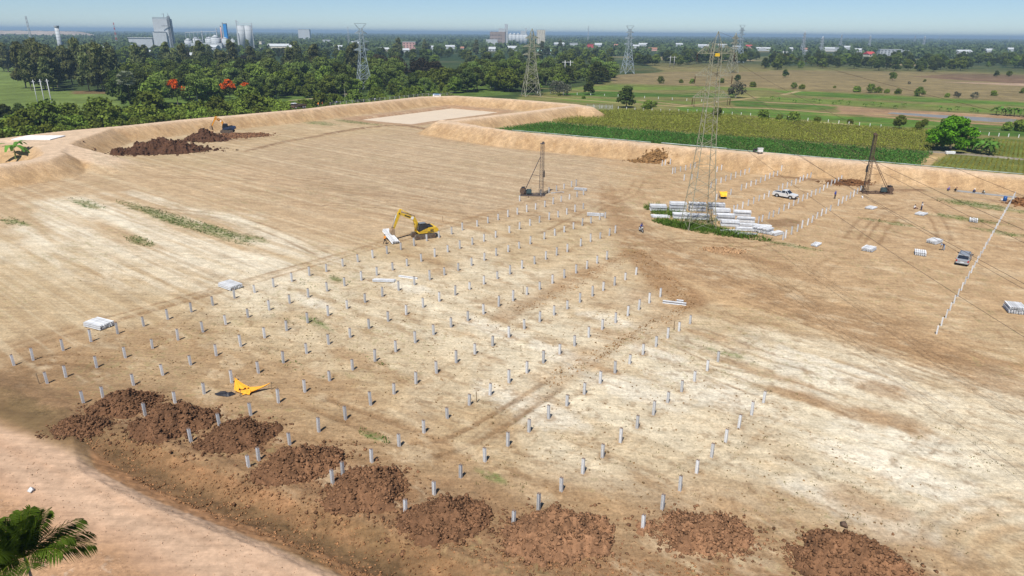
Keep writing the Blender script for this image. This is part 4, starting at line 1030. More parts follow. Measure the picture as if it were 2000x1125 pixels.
# scattered bushes and trees in the fields on the right
SCT = [(1223, 210, 'dark0', .78, 'dark bushy tree standing alone left of the big pylon'), (1266, 213, 'bush1', .95, 'bush right of the lone tree at the olive crop edge'), (1278, 209, 'bush0', .6, 'small bush behind the olive crop edge, right of another'), (1290, 163, 'shrubtree', .7, 'low spreading bush left of two field bushes'), (1330, 162, 'bush2', .6, 'small bush in the dry field left of the big pylon'), (1352, 163, 'bush0', .75, 'round bush close left of the big pylon'), (1410, 162, 'bush1', .8, 'round bush just right of the big pylon'), (1437, 191, 'grey0', 1.35, 'thin sparse tree right of the big pylon with visible trunk'), (1440, 160, 'dark1', .42, 'small dark tree above the thin sparse tree'), (1470, 170, 'bush2', .8, 'low bush on the field bank right of the sparse tree'), (1400, 228, 'bush0', .9, 'bush half hidden behind the big pylon at the olive crop'),
       (1490, 233, 'bush1', .9, 'dark bush at the back edge of the olive crop'), (1533, 151, 'dark2', .5, 'round dark tree left in the dry field'), (1550, 173, 'shrubtree', .55, 'left bush of a pair above the green paddies'), (1566, 174, 'bush1', .7, 'right bush of a pair above the green paddies'), (1630, 172, 'bush0', .35, 'tiny bush alone on the dry paddy bank'), (1673, 180, 'bush2', .85, 'round bush, leftmost of the row on the paddy bank'), (1700, 181, 'shrubtree', .75, 'widest bush in the row on the paddy bank'), (1715, 181, 'bush0', .8, 'bush right beside the widest one on the paddy bank'), (1732, 182, 'bush1', .6, 'slim bush in the middle of the paddy bank row'), (1753, 184, 'bush2', .75, 'round bush right of the slim one on the paddy bank'), (1795, 188, 'shrubtree', .75, 'large bush at the right of the paddy bank row'), (1743, 157, 'broad0', .55, 'lone umbrella-shaped tree in the middle of the dry field'), (1775, 165, 'grey1', .35, 'small withered bush right of the lone umbrella-shaped tree'), (1806, 160, 'bush0', .45, 'little bush on the ploughed strip edge'), (1850, 190, 'bush1', .55, 'small bush in the dry grass right of the bank row'), (1868, 191, 'grey0', .55, 'tall dry shrub in the grass on the right'), (1903, 193, 'grey1', .6, 'wispy dry bush in the grass on the right'), (1940, 187, 'bush2', .7, 'green bush in the dry grass near the right edge'), (1998, 182, 'bush0', .7, 'bush cut by the right edge above the paddies'),
       (1548, 238, 'bush1', .95, 'bush behind the olive crop with a twin at its left'), (1522, 236, 'bush0', .6, 'small bush left of its twin behind the olive crop'), (1595, 240, 'bush2', .55, 'low bush at the olive crop back edge'), (1660, 242, 'bush1', .45, 'tiny bush at the olive crop back edge'), (1755, 251, 'broad1', .42, 'upright dark bush behind the right piling rig'), (1795, 254, 'bush0', .7, 'bush left of the big bright green tree'), (1805, 245, 'bush2', .55, 'small bush behind the one left of the bright tree'), (1968, 255, 'bush1', .75, 'dark bush right of the bright tree, nearer of two'), (1992, 256, 'bush2', .95, 'dark bush at the right edge below the canal'), (1945, 150, 'dark0', .42, 'left small round tree on the ploughed field edge'), (1970, 150, 'broad2', .45, 'right small round tree on the ploughed field edge'), (757, 165, 'shrubtree', 1.3, 'bright leafy shrub tree right of the grey lattice pylon'), (530, 193, 'dark1', .55, 'dark round bush on the lawn left of the parked truck'), (1100, 186, 'grey0', 1.2, 'grey leafless thicket bush right of the beige pylon'), (1085, 184, 'grey1', 1.2, 'grey leafless thicket bush close beside the beige pylon'), (1150, 185, 'dark2', .6, 'dark tree at the right end of the thicket'), (1180, 160, 'dark0', .75, 'dark tree at the corner where thicket meets paddies'), (1093, 187, 'bush0', .35, 'tiny bush on the first paddy bund'), (1140, 193, 'bush1', .4, 'small bush on the second paddy bund')]
for px, py, k, s, lab in SCT:
    x, y = GP(px, py); place(PT[k], float(x), float(y), 0, s, (px * 1.7) % 6.28, lab, 'tree' if 'tree' in lab.split(' in ')[0].split(' of ')[0] and 'bush' not in lab else 'bush')
# big bright tree beside the crop fields
bt = make_tree('bright_green_tree', leaf_quads(blob_clumps(7, 78, 6.4, 2.2, 9.8, 1.6, 'dome'), 62, .62, 7), trunk_mesh(5, .4, 71, 7, BARK, .6), LM['bright'])
x, y = GP(1866, 297); place(bt, float(x), float(y) + 3, 0, 1.0, .4, 'big bright green tree standing at the end of the crop fields', 'tree')
# flame trees
for px, py, s, lab in ((348, 205, .70, 'flame tree with the widest orange-red crown above the hedge'), (450, 196, .6, 'flame tree with dull orange flowers right of the brightest one'), (482, 190, .45, 'small scarlet flowering tree beside the dull flame tree'), (432, 85, .8, 'far crimson flowering tree below the blue tower'), (32, 132, .3, 'tiny red flowering shrub at the left lawn edge')):
    ft = make_tree('flame_tree', leaf_quads(blob_clumps(int(px), 26, 5.0, 3.4, 8.6, 1.5, 'dome'), 26, .7, int(px)), trunk_mesh(6, .3, 72, 5, BARK, .6), LM['dark'])
    V, F, T = leaf_quads([(c[0], c[1], c[2] + .9, c[3], c[4], c[5] * .6) for c in blob_clumps(int(px), 26, 5.0, 5.2, 8.6, 1.5, 'dome')], 24, .8, 3)
    fl = bpy.data.objects.new('flowers', np_mesh('flowers', V, F, LM['flame'], False, T)); fl.parent = ft
    x, y = GP(px, py); place(ft, float(x), float(y), 0, s * 1.15, 0, lab, 'tree', None, s * 1.75)
# fan palm
mb = MB(); V, T = [], []
pr = np.random.default_rng(5)
for k in range(60):
    a, e = pr.random() * 6.28, pr.uniform(-.5, 1.3); d = np.array([math.cos(a) * math.cos(e), math.sin(a) * math.cos(e), math.sin(e)])
    c0 = np.array([0, 0, 9.0]) + d * 1.6
    s1 = np.cross(d, [0, 0, 1]); s1 /= np.linalg.norm(s1); s2 = np.cross(d, s1)
    for j in range(7):
        b = (j - 3) * .32; e1 = c0 + (d * math.cos(b) + s1 * math.sin(b)) * 1.7 - np.array([0, 0, .25]); w = (s1 * math.cos(b) - d * math.sin(b)) * .26
        V += [c0, (c0 + e1) / 2 + w, e1, (c0 + e1) / 2 - w]; T += [[.8 + .5 * pr.random()] * 3] * 4
fp = make_tree('fan_palm', (np.array(V), np.arange(len(V)).reshape(-1, 4), np.array(T)), trunk_mesh(9, .25, 73, 0, BARK), LM['fan'])
Vd, Fd, Td = leaf_quads(blob_clumps(8, 20, 3.0, 1.0, 7.0, 1.6), 34, .7, 8)
o = bpy.data.objects.new('undergrowth', np_mesh('undergrowth', Vd, Fd, LM['dark'], False, Td)); o.parent = fp
x, y = GP(256, 210); place(fp, float(x), float(y), 0, 1.4, 0, 'grey-green fan palm at the edge of the left lawn', 'palm tree')
# banana plants
def banana(seed, n=9, L=2.6, h=1.6):
    r = np.random.default_rng(seed); V, T = [], []
    for k in range(n):
        a = k * 2.4 + r.random(); up = r.uniform(.5, 1.2); bas = np.array([math.cos(a) * .1, math.sin(a) * .1, h]); prev = bas; w0 = .08; tone = r.uniform(.7, 1.3)
        for j in range(1, 6):
            t = j / 5; p = bas + np.array([math.cos(a) * L * t * .75, math.sin(a) * L * t * .75, L * (up * t - .95 * t * t)]); w = .32 * math.sin(min(t * 1.1, 1) * 2.9) + .06
            sd_ = np.array([-math.sin(a), math.cos(a), 0])
            V += [prev - sd_ * w0, prev + sd_ * w0, p + sd_ * w, p - sd_ * w]; T += [[tone] * 3] * 4; prev, w0 = p, w
    return np.array(V), np.arange(len(V)).reshape(-1, 4), np.array(T)
BN = [make_tree('banana_plant', banana(s), trunk_mesh(1.7, .13, s, 0, mat('banana_stem', (.16, .2, .07), .7, .2, 3)), LM['banana'], 'leaves') for s in (1, 2, 3)]
for i, (px, py) in enumerate(((1905, 297), (1915, 300), (1925, 302), (1898, 293), (1932, 297), (1912, 290), (1922, 292), (1936, 303))):
    x, y = GP(px, py); place(BN[i % 3], float(x), float(y), 0, 1.5, i, 'banana plant in the clump right of the bright green tree', 'banana plant', 'banana clump by the bright tree')
for i, px in enumerate((1508, 1522, 1553, 1590, 1600, 1628, 1642, 1658, 1690, 1705, 1720, 1748, 1765, 1835, 1853, 1870, 1900, 1910)):
    py = 194 + (px - 1500) * .0565; x, y = GP(px, py + (i % 3) * 2); place(BN[i % 3], float(x), float(y), 0, .8, i, 'small banana plant in the line along the paddies', 'banana plant', 'line of small banana plants')
for i, px in enumerate((1945, 1955, 1963, 1972, 1980, 1992, 2000)):
    x, y = GP(px, 225 + (px - 1945) * .05); place(BN[i % 3], float(x), float(y), 0, 1.55, i, 'tall banana plant in the stand at the far end of the canal', 'banana plant', 'banana stand by the canal end')
x, y = GP(32, 312, 1.0); place(BN[0], float(x), float(y), zat(float(x), float(y)) - .1, 1.9, .3, 'lone banana plant in the hollow at the far left', 'banana plant')
# coconut palm close to the camera, bottom left corner
def frond(base, az, el, L, seed, droop=1.0):
    r = np.random.default_rng(seed); V, T = [], []; pts = []
    h = np.array([math.cos(az), math.sin(az), 0])
    n = 26
    for j in range(n + 1):
        t = j / n; pts.append(base + h * (L * t * math.cos(el)) * (1 - .18 * t * t) + np.array([0, 0, L * (math.sin(el) * t - droop * .55 * t * t)]))
    pts = np.array(pts); sd_ = np.array([-h[1], h[0], 0]); tone0 = r.uniform(.75, 1.2)
    for j in range(n):
        d = pts[j + 1] - pts[j]; up = np.cross(sd_, d); up /= np.linalg.norm(up); w = .035 * (1 - j / n) + .008
        V += [pts[j] - sd_ * w + up * .02, pts[j] + sd_ * w + up * .02, pts[j + 1] + sd_ * w + up * .02, pts[j + 1] - sd_ * w + up * .02]; T += [[1.5, 1.3, .7]] * 4
        if j < 3: continue
        t = j / n; ll = (0.25 + .95 * math.sin(math.pi * min(t * .86 + .14, 1)) ** .8) * .92
        for s in (-1, 1):
            for q in (0, .5):
                b = pts[j] + d * q
                e = b + sd_ * s * ll * .72 * r.uniform(.85, 1.1) + d / np.linalg.norm(d) * ll * .5 - np.array([0, 0, ll * r.uniform(.28, .62)])
                mid = (b + e) / 2 + np.array([0, 0, .05]); wv = d / np.linalg.norm(d) * .035
                tn = tone0 * r.uniform(.75, 1.25); V += [b, mid + wv, e, mid - wv]; T += [[tn * 1.02, tn, tn * .8]] * 4
    return V, T
V, T = [], []
pr = random.Random(4)
for k in range(30):
    el = [1.4, 1.2, .95, .6, .2][k % 5] + pr.uniform(-.1, .1)
    v, t = frond(np.array([0, 0, 0.0]), k * 2.39996, el, pr.uniform(3.3, 4.2), k, pr.uniform(.6, 1.0)); V += v; T += t
cpx = GP(46, 1088, 11.0); px_, py_ = float(cpx[0]), float(cpx[1])
root = empty('coconut_palm', (px_, py_, 0), 0, 'coconut palm with drooping green fronds in the bottom left corner', 'palm tree')
o = link('crown', np_mesh('crown', np.array(V), np.arange(len(V)).reshape(-1, 4), LM['palm'], False, np.array(T)), root); o.location = (0, 0, 11.0)
link('trunk', trunk_mesh(11, .17, 75, 0, mat('palm_bark', (.25, .21, .17), .9, .3, 6), lean=.01, n=9), root)
cp2 = GP(-60, 1130, 10.0)
root2 = empty('coconut_palm', (float(cp2[0]), float(cp2[1]), 0), 1.0, 'second coconut palm whose frond tips enter at the left edge', 'palm tree')
o = link('crown', bpy.data.objects['crown'].data if False else o.data, root2); o.location = (0, 0, 10.0)
link('trunk', trunk_mesh(10, .17, 76, 0, MATS['palm_bark'], lean=.01, n=9), root2)

# crop fields (nobody could count the plants)
def crop(name, poly, dx, dy, nl, L, wd, h, m, seed, label, rot=0.0, jit=.3, tone=(.5, 1.6)):
    P = gpl(poly); r = np.random.default_rng(seed)
    c, s = math.cos(rot), math.sin(rot)
    Q = P @ np.array([[c, -s], [s, c]])
    lo, hi = Q.min(0), Q.max(0)
    g = np.stack(np.meshgrid(np.arange(lo[0], hi[0], dx), np.arange(lo[1], hi[1], dy), indexing='ij'), -1).reshape(-1, 2)
    g = g + (r.random(g.shape) - .5) * jit
    g = g @ np.array([[c, s], [-s, c]])
    g = g[poly_sd(g[:, 0], g[:, 1], P) < (r.random(len(g)) - .5) * 2.0]
    g = g[r.random(len(g)) < .94]
    n = len(g); B = np.repeat(g, nl, 0); a = r.random(n * nl) * 6.283; k = np.tile(np.linspace(.15, 1, nl), n)
    hh = np.repeat(h * (.75 + .4 * r.random(n)), nl) * k
    l = L * (.7 + .5 * r.random(n * nl)) * (1.15 - .35 * k)
    b0 = np.stack([B[:, 0], B[:, 1], hh], 1); d = np.stack([np.cos(a), np.sin(a), 0 * a], 1); sd_ = np.stack([-np.sin(a), np.cos(a), 0 * a], 1) * (wd * (.7 + .6 * r.random(n * nl)))[:, None]
    mid = b0 + d * (l * .55)[:, None] + np.array([0, 0, .12]); tip = b0 + d * l[:, None] - np.stack([0 * a, 0 * a, l * (r.random(n * nl) * .6)], 1)
    V = np.stack([b0, mid + sd_, tip, mid - sd_], 1).reshape(-1, 3)
    big = fbm(B[:, 0] / 9, B[:, 1] / 9, 3, seed)
    t = (tone[0] + (tone[1] - tone[0]) * r.random(n * nl)) * (.75 + .5 * big)
    col = np.stack([t * (1 + .25 * (r.random(n * nl) - .3)), t, t * .9], 1)
    o = link(name, np_mesh(name, V, np.arange(len(V)).reshape(-1, 4), LM[m], False, np.repeat(col, 4, 0)))
    tag(o, label, 'crop', None, 'stuff')
crop('olive_crop', [(1062, 237), (1062, 231), (1160, 217), (1215, 215), (1375, 221), (1500, 233), (1660, 246), (1822, 258), (1825, 292), (1800, 296), (1695, 288), (1500, 271), (1375, 262), (1225, 251)], .95, 1.05, 6, .62, .15, 1.05, 'crop', 801, 'tall olive green crop filling the long field behind the embankment', .25)
crop('bean_crop', [(930, 250), (945, 244), (1062, 239), (1225, 253), (1375, 264), (1500, 273), (1695, 290), (1818, 299), (1794, 328), (1500, 306), (1272, 286), (1000, 262)], .85, 1.0, 6, .6, .17, .75, 'bean', 802, 'dark green low crop in rows just behind the embankment crest', .25)
crop('young_crop', [(1812, 330), (1845, 304), (2000, 312), (2120, 322), (2120, 362), (2000, 348)], .7, 1.3, 4, .4, .08, .45, 'crop', 803, 'young yellow-green crop in thin rows at the right edge', .95, .15)
crop('grass_crop', [(1935, 272), (2120, 286), (2120, 320), (1985, 310), (1942, 303)], .7, 1.2, 4, .4, .08, .4, 'crop', 804, 'short green crop right of the banana clump', .95, .15)

# far-off woods that read as one mass
def far_wood(n, seed, clear):
    r = np.random.default_rng(seed)
    px = r.uniform(-150, 2150, n); t = r.random(n)
    hy = 54.5 + 0.0095 * 0 + (px / 2000) * 17.5 + 3.0
    py = hy + 1.6 + 40 * t ** 1.7
    x, y = GP(px, py)
    ok = (y < 16000) & (y > 900)
    # leave open country in the middle of the right half
    dens = fbm(x / 260, y / 160, 3, 5)
    ok &= (dens > .30) | (px < 1250)
    for hx, hd_, hw in clear: ok &= ~((np.abs(px - hx) < 3 + hw * 1340 / hd_ * .5) & (y < hd_ + 8) & (y > hd_ - 600))
    x, y = x[ok], y[ok]; n = len(x)
    nq = 9; hgt = r.uniform(6, 13, n) * np.clip(.9 + y / 9000, .9, 1.5); wd = hgt * r.uniform(.7, 1.3, n)
    X = np.repeat(x, nq) + np.repeat(wd, nq) * (r.random(n * nq) - .5); Y = np.repeat(y, nq) + np.repeat(wd, nq) * (r.random(n * nq) - .5)
    Z = np.repeat(hgt, nq) * (.12 + .8 * r.random(n * nq))
    s = np.repeat(hgt, nq) * r.uniform(.22, .42, n * nq)
    nr = r.normal(size=(n * nq, 3)) + np.array([0, -.9, .8]); nr /= np.linalg.norm(nr, axis=1, keepdims=True)
    t1 = np.cross(nr, r.normal(size=(n * nq, 3))); t1 /= np.linalg.norm(t1, axis=1, keepdims=True); t2 = np.cross(nr, t1)
    c = np.stack([X, Y, Z], 1); t1 *= s[:, None] * .6; t2 *= s[:, None] * .6
    V = np.stack([c - t1 - t2 * .6, c + t1 * .7 - t2, c + t1 + t2 * .7, c - t1 * .8 + t2], 1).reshape(-1, 3)
    tone = np.repeat(r.uniform(.6, 1.35, n), nq) * r.uniform(.8, 1.2, n * nq)
    col = np.stack([tone * 1.0, tone, tone * .95], 1)
    o = link('distant_wood', np_mesh('distant_wood', V, np.arange(len(V)).reshape(-1, 4), LM['far'], False, np.repeat(col, 4, 0)))
    tag(o, 'distant woodland spreading over the plain to the horizon', 'woodland', None, 'stuff')

# ------------------------------------------------------------------ materials of built things
CONC = mat('concrete', (.60, .61, .62), .85, .16, 5, bump=.1, rnd=.25)
CONCW = mat('pale_concrete', (.62, .635, .65), .85, .12, 3, bump=.1, rnd=.25)
PILEHEAD = mat('pile_head', (.20, .14, .11), .9, .3, 9)
WHITE = mat('white_paint', (.74, .75, .75), .6, .06, 1)
STEEL = mat('galvanised_steel', (.42, .45, .47), .5, .12, 3, .3)
STEELB = mat('bluish_steel', (.36, .42, .45), .5, .12, 3, .2)
BEIGE = mat('beige_steel', (.29, .285, .21), .6, .14, 2, .1)
RUST = mat('rusty_steel', (.13, .085, .06), .8, .35, 5, .2)
DARK = mat('dark_metal', (.035, .035, .04), .55, .3, 4, .3)
RUBBER = mat('rubber', (.03, .03, .03), .85, .25, 8)
TRACKM = mat('muddy_track', (.13, .105, .08), .9, .35, 6)
YEL = mat('machine_yellow', (.70, .45, .012), .5, .1, 2.5, spec=.35, col2=(.50, .33, .05))
ORANGE = mat('machine_orange', (.62, .27, .03), .5, .15, 2)
NAVY = mat('dark_blue_paint', (.03, .045, .09), .45, .25, 3)
GLASS = mat('dark_glass', (.02, .025, .035), .12, .2, 2, spec=.6)
SILVER = mat('silver_paint', (.68, .70, .71), .35, .05, 1, .25)
GREYP = mat('grey_paint', (.36, .38, .40), .32, .06, 1, .45)
REDL = mat('red_lamp', (.42, .015, .012), .35, .1, 5)
CHROME = mat('lamp_glass', (.7, .72, .72), .25, .05, 5)
TARPY = mat('orange_tarpaulin', (.78, .36, .03), .55, .12, 1.5)
TARPC = mat('yellow_tarpaulin', (.80, .46, .03), .5, .08, 1)
BLACKS = mat('black_plastic', (.018, .019, .026), .5, .3, 4)
SKIN = mat('skin', (.26, .15, .09), .6, .1, 5)
WOODM = mat('wood', (.26, .19, .12), .85, .25, 5)
BLUEP = mat('blue_plastic', (.015, .09, .30), .4, .15, 2)

# ------------------------------------------------------------------ driven concrete piles
def i_profile(s=.22, fl=.05, wb=.075):
    h = s / 2; k = h - fl; w = wb / 2
    return [(-h, -h), (h, -h), (h, -k), (w, -k * .8), (w, k * .8), (h, k), (h, h), (-h, h), (-h, k), (-w, k * .8), (-w, -k * .8), (-h, -k)]
def pile_mesh(h):
    mb = MB(); n = 12; pr = i_profile()
    mb.prism(pr, -.35, h - .05, 0, 'z'); m = len(mb.f)
    mb.prism([(x * .97, y * .97) for x, y in pr], h - .05, h, 1, 'z')
    return mb.mesh('concrete_pile', [CONC, PILEHEAD])
PM = [pile_mesh(h) for h in (1.34, 1.40, 1.46, 1.52)]
prand = random.Random(3)
GRIDA = math.atan2(ROWD[1], ROWD[0])
def put_pile(x, y, label, group, hs=1.0):
    o = link('concrete_pile', prand.choice(PM))
    o.location = (x, y, zat(x, y)); o.rotation_euler = (prand.uniform(-.03, .03), prand.uniform(-.03, .03), GRIDA + prand.uniform(-.06, .06))
    o.scale = (1, 1, hs * prand.uniform(.88, 1.06))
    return tag(o, label, 'pile', group)
for r_, row in PILES.items():
    for i, (px, py) in enumerate(row):
        x, y = GP(px, py)
        which = {10: 'the bottom right row', 0: 'the short row by the left piling rig', 1: 'the row beside the yellow excavator'}.get(r_, '%s row right of the excavator' % nth(r_))
        put_pile(float(x), float(y), 'concrete pile, %s from the near end of %s' % (nth(i + 1), which), 'piles of the main grid')
for r_, row in FARPILES.items():
    for i, (px, py) in enumerate(row):
        x, y = GP(px, py)
        put_pile(float(x), float(y), 'pile beyond the big pylon, %s row from embankment, %s from near end' % (nth(r_ + 1), nth(i + 1)), 'piles beyond the pylon', 1.08)

# row of fence posts on the right
fa, fb = np.array(GP(1829, 653)), np.array(GP(1981, 384))
NFP = 31
fpm = MB().prism(i_profile(.16, .045, .06), -.3, 1.15, 0, 'z').mesh('fence_post', CONC)
for i in range(NFP):
    p = fa + (fb - fa) * (i / (NFP - 1.0))
    o = link('fence_post', fpm); o.location = (float(p[0]), float(p[1]), zat(float(p[0]), float(p[1])))
    o.rotation_euler = (prand.uniform(-.02, .02), prand.uniform(-.02, .02), math.atan2(*(fb - fa)[::-1]) + prand.uniform(-.08, .08)); o.scale = (1, 1, prand.uniform(.94, 1.06))
    tag(o, 'whitish concrete fence post, %s from the near end of the right-hand line' % nth(i + 1), 'fence post', 'fence posts along the right-hand line')

# ------------------------------------------------------------------ bundles of precast piles
LOG = {}
def log_mesh(L, s=.24):
    k = (round(L, 2), s)
    if k not in LOG:
        mb = MB(); h = s / 2
        pr = [(-h, -h), (h, -h), (h, -.7 * h), (.35 * h, -.45 * h), (.35 * h, .45 * h), (h, .7 * h), (h, h), (-h, h), (-h, .7 * h), (-.35 * h, .45 * h), (-.35 * h, -.45 * h), (-h, -.7 * h)]
        mb.prism(pr, -L / 2, L / 2, 0, 'x')
        LOG[k] = mb.mesh('pile_beam', CONCW)
    return LOG[k]
SKID = MB().box((0, 0, .05), (.12, 1, .1)).mesh('bearer', WOODM)
def bundle(px, py, az, nw, nh, L, label, group='bundles of precast piles', z=None, tilt=0.0, mess=.02, name='pile_bundle'):
    p = P3(px, py) if z is None else Vector((*[float(q) for q in GP(px, py, z)], z))
    root = empty(name, p, az, label, 'pile bundle', group)
    root.rotation_euler = (0, tilt, az)
    s = .24; r = random.Random(int(px * 13 + py))
    for sx in (-.32, .32):
        o = link('bearer', SKID, root); o.location = (sx * L, 0, 0); o.scale = (1, nw * s * 1.2 + .1, 1)
    for j in range(nh):
        w = nw if j < nh - 1 or r.random() < .7 else max(2, nw - r.randint(0, 2))
        for i in range(w):
            o = link('pile_beam', log_mesh(L, .215), root)
            o.location = (r.uniform(-mess, mess) * 4, (i - (nw - 1) / 2) * s * 1.2 + (j % 2) * .03, .1 + s / 2 + j * s * .93 + ((j // 2) * .2 if nh > 2 else j * .05))
            o.rotation_euler = (math.pi / 2 * 0, 0, r.uniform(-mess, mess) * .6)
    return root
def az_px(a, b):
    p, q = np.array(GP(*a)), np.array(GP(*b)); d = q - p
    return math.atan2(d[1], d[0])
AZS = -0.10
for px, py, nw, nh, L, az, lab in [
    (1285, 411, 6, 4, 3.3, -.06, 'leftmost tall bundle of white piles beside the big pylon'), (1323, 412, 6, 6, 3.3, -.06, 'tallest bundle of white piles left of the big pylon'), (1361, 411, 6, 5, 3.4, -.10, 'bundle of piles standing behind the big pylon legs'), (1331, 426, 7, 3, 3.4, -.10, 'low bundle of piles in front of the tallest one'), (1367, 428, 6, 3, 3.4, -.12, 'bundle of piles showing between the pylon legs'),
    (1399, 408, 6, 4, 3.3, -.10, 'bundle at the back right of the big pylon'), (1409, 419, 6, 4, 3.3, -.14, 'second bundle right of the big pylon from the back'), (1417, 430, 6, 4, 3.3, -.14, 'third bundle right of the big pylon from the back'), (1425, 441, 6, 4, 3.3, -.16, 'front bundle right of the big pylon'), (1449, 421, 6, 3, 3.3, -.2, 'back bundle in the right column of the pile store'), (1456, 433, 6, 3, 3.3, -.2, 'middle bundle in the right column of the pile store'), (1461, 443, 5, 2, 3.3, -.2, 'low bundle in the right column of the pile store'), (1455, 450, 5, 2, 3.3, -.16, 'low front bundle right of the pylon grass'),
    (1482, 452, 6, 3, 2.2, .75, 'bundle turned end-on, left of the last three'), (1497, 455, 6, 3, 2.2, .7, 'bundle turned end-on, middle of the last three'), (1514, 458, 6, 2, 2.4, .6, 'bundle turned end-on, right end of the pile store'), (1492, 446, 5, 2, 2.6, -.2, 'small bundle behind the end-on ones')]:
    bundle(px, py, az, nw, nh, L, lab)
bundle(1290, 424, -.04, 7, 1, 3.3, 'single layer of loose piles on the grass at the left', mess=.06)
bundle(1452, 458, -.1, 3, 1, 3.6, 'loose white piles lying in the grass right of the pylon', mess=.25)
bundle(1430, 452, -.02, 2, 1, 3.2, 'two stray piles in the grass under the front bundle', mess=.2)
G2 = 'pile bundles set out on the pad'
for px, py, nw, nh, L, az, lab in [
    (194, 637, 7, 2, 3.0, -.42, 'white pile bundle farthest left beside the first pile row'), (450, 561, 7, 2, 3.0, -.62, 'white pile bundle beside the first row near the middle left'), (750, 550, 3, 1, 3.2, -.05, 'three piles lying flat between the second and third rows'), (1163, 422, 2, 2, 3.3, -.18, 'short white pile stack by the end of the third row'), (1134, 372, 2, 2, 3.0, -.35, 'white piles lying right of the left piling rig'),
    (1701, 407, 6, 1, 2.6, .75, 'flat white pile bundle below the right piling rig'), (1799, 419, 6, 1, 2.6, .7, 'white pile bundle in front of the two white-shirted people'), (1825, 474, 6, 2, 2.6, .62, 'white pile bundle left of the person in dark blue'), (1797, 497, 6, 2, 2.2, 1.1, 'white pile bundle left of the grey car'), (1697, 489, 6, 2, 2.4, .8, 'white pile bundle in the middle of the right-hand pad'), (1980, 608, 7, 3, 2.4, 1.25, 'white pile stack alone at the right edge'), (1901, 433, 5, 2, 1.9, 1.0, 'small white pile bundle on the weedy patch'), (1594, 479, 4, 1, 2.4, .85, 'loosely stacked white piles left of the middle bundle')]:
    bundle(px, py, az, nw, nh, L, lab, G2)
def single(px, py, az, L, label, s=.3, z=None):
    p = P3(px, py)
    o = link('concrete_beam', log_mesh(L, s)); o.location = p + Vector((0, 0, s / 2)); o.rotation_euler = (0, 0, az); tag(o, label, 'concrete beam', 'single beams lying on the pad')
single(1317, 594, -.30, 3.1, 'single thick white beam lying beside the crawler tracks', .36)
single(1328, 590, -.32, .9, 'short white block against the thick white beam')
single(797, 543, -.35, 3.1, 'single pale beam right of the three flat piles', .24)
single(1089, 377, .35, 3.2, 'thin pale beam lying between the rig and the short row', .22)
single(1684, 386, 1.2, 1.6, 'short white beam just below the right piling rig', .26)
# concrete slab on the left embankment
p = np.array(GP(76, 270, CREST))
root = empty('concrete_slab', (float(p[0]), float(p[1]), CREST + .02), .05, 'flat white concrete slab on the embankment at the far left', 'concrete slab')
for i in range(4):
    for j in range(2):
        MB().box(((i - 1.5) * 2.72, (j - .5) * 3.95, .14), (2.7, 3.92, .24)).build('slab_panel', WHITE, root)
# strip footing by the crouching workers
a, b = P3(1868, 373), P3(1986, 386); a.z = b.z = 0.0
root = empty('concrete_strip', (a + b) / 2, math.atan2(b.y - a.y, b.x - a.x), 'long grey concrete strip beside the crouching workers', 'concrete strip')
Ls = (b - a).length
for i in range(16):
    t_ = (i + .5) / 16; q = a.lerp(b, t_); MB().box(((i - 7.5) * Ls / 16, 0, zat(q.x, q.y) + .02), (Ls / 16 - .02, 1.5, .2)).build('bay', mat('fresh_concrete', (.27, .27, .265), .9, .12, 1), root)
# kerb pipe along the embankment crest
def pipe(px, name, label, r=.16, m=None, z=CREST + .25):
    P = [Vector((*map(float, GP(a, b, crest_z(a) + .2)), crest_z(a) + .2)) for a, b in px]
    root = empty(name, P[0], 0, label, 'pipe')
    for p, q in zip(P[:-1], P[1:]):
        n = max(1, int((q - p).length / 6))
        for i in range(n):
            MB().tube(p + (q - p) * (i / n) - P[0], p + (q - p) * ((i + .985) / n) - P[0], r, None, 8).build('pipe_length', m or WHITE, root, True)
TEAL = mat('pale_green_pipe', (.34, .40, .38), .6, .2, 1)
pipe([(1000, 254), (1135, 266), (1272, 278)], 'water_pipe', 'pale pipe along the crest, left of the gap by the big pylon', .1, TEAL)
pipe([(1292, 279), (1420, 290)], 'water_pipe', 'pale pipe on the crest passing behind the big pylon', .15, TEAL)
pipe([(1420, 291), (1500, 298), (1660, 312), (1690, 314)], 'water_pipe', 'pale pipe on the crest left of the right piling rig', .09, TEAL)
pipe([(1687, 313), (1750, 318.5), (1800, 323), (1900, 331.5), (2000, 340), (2150, 354)], 'water_pipe', 'pale pipe on the crest running off the right edge', .09, TEAL)

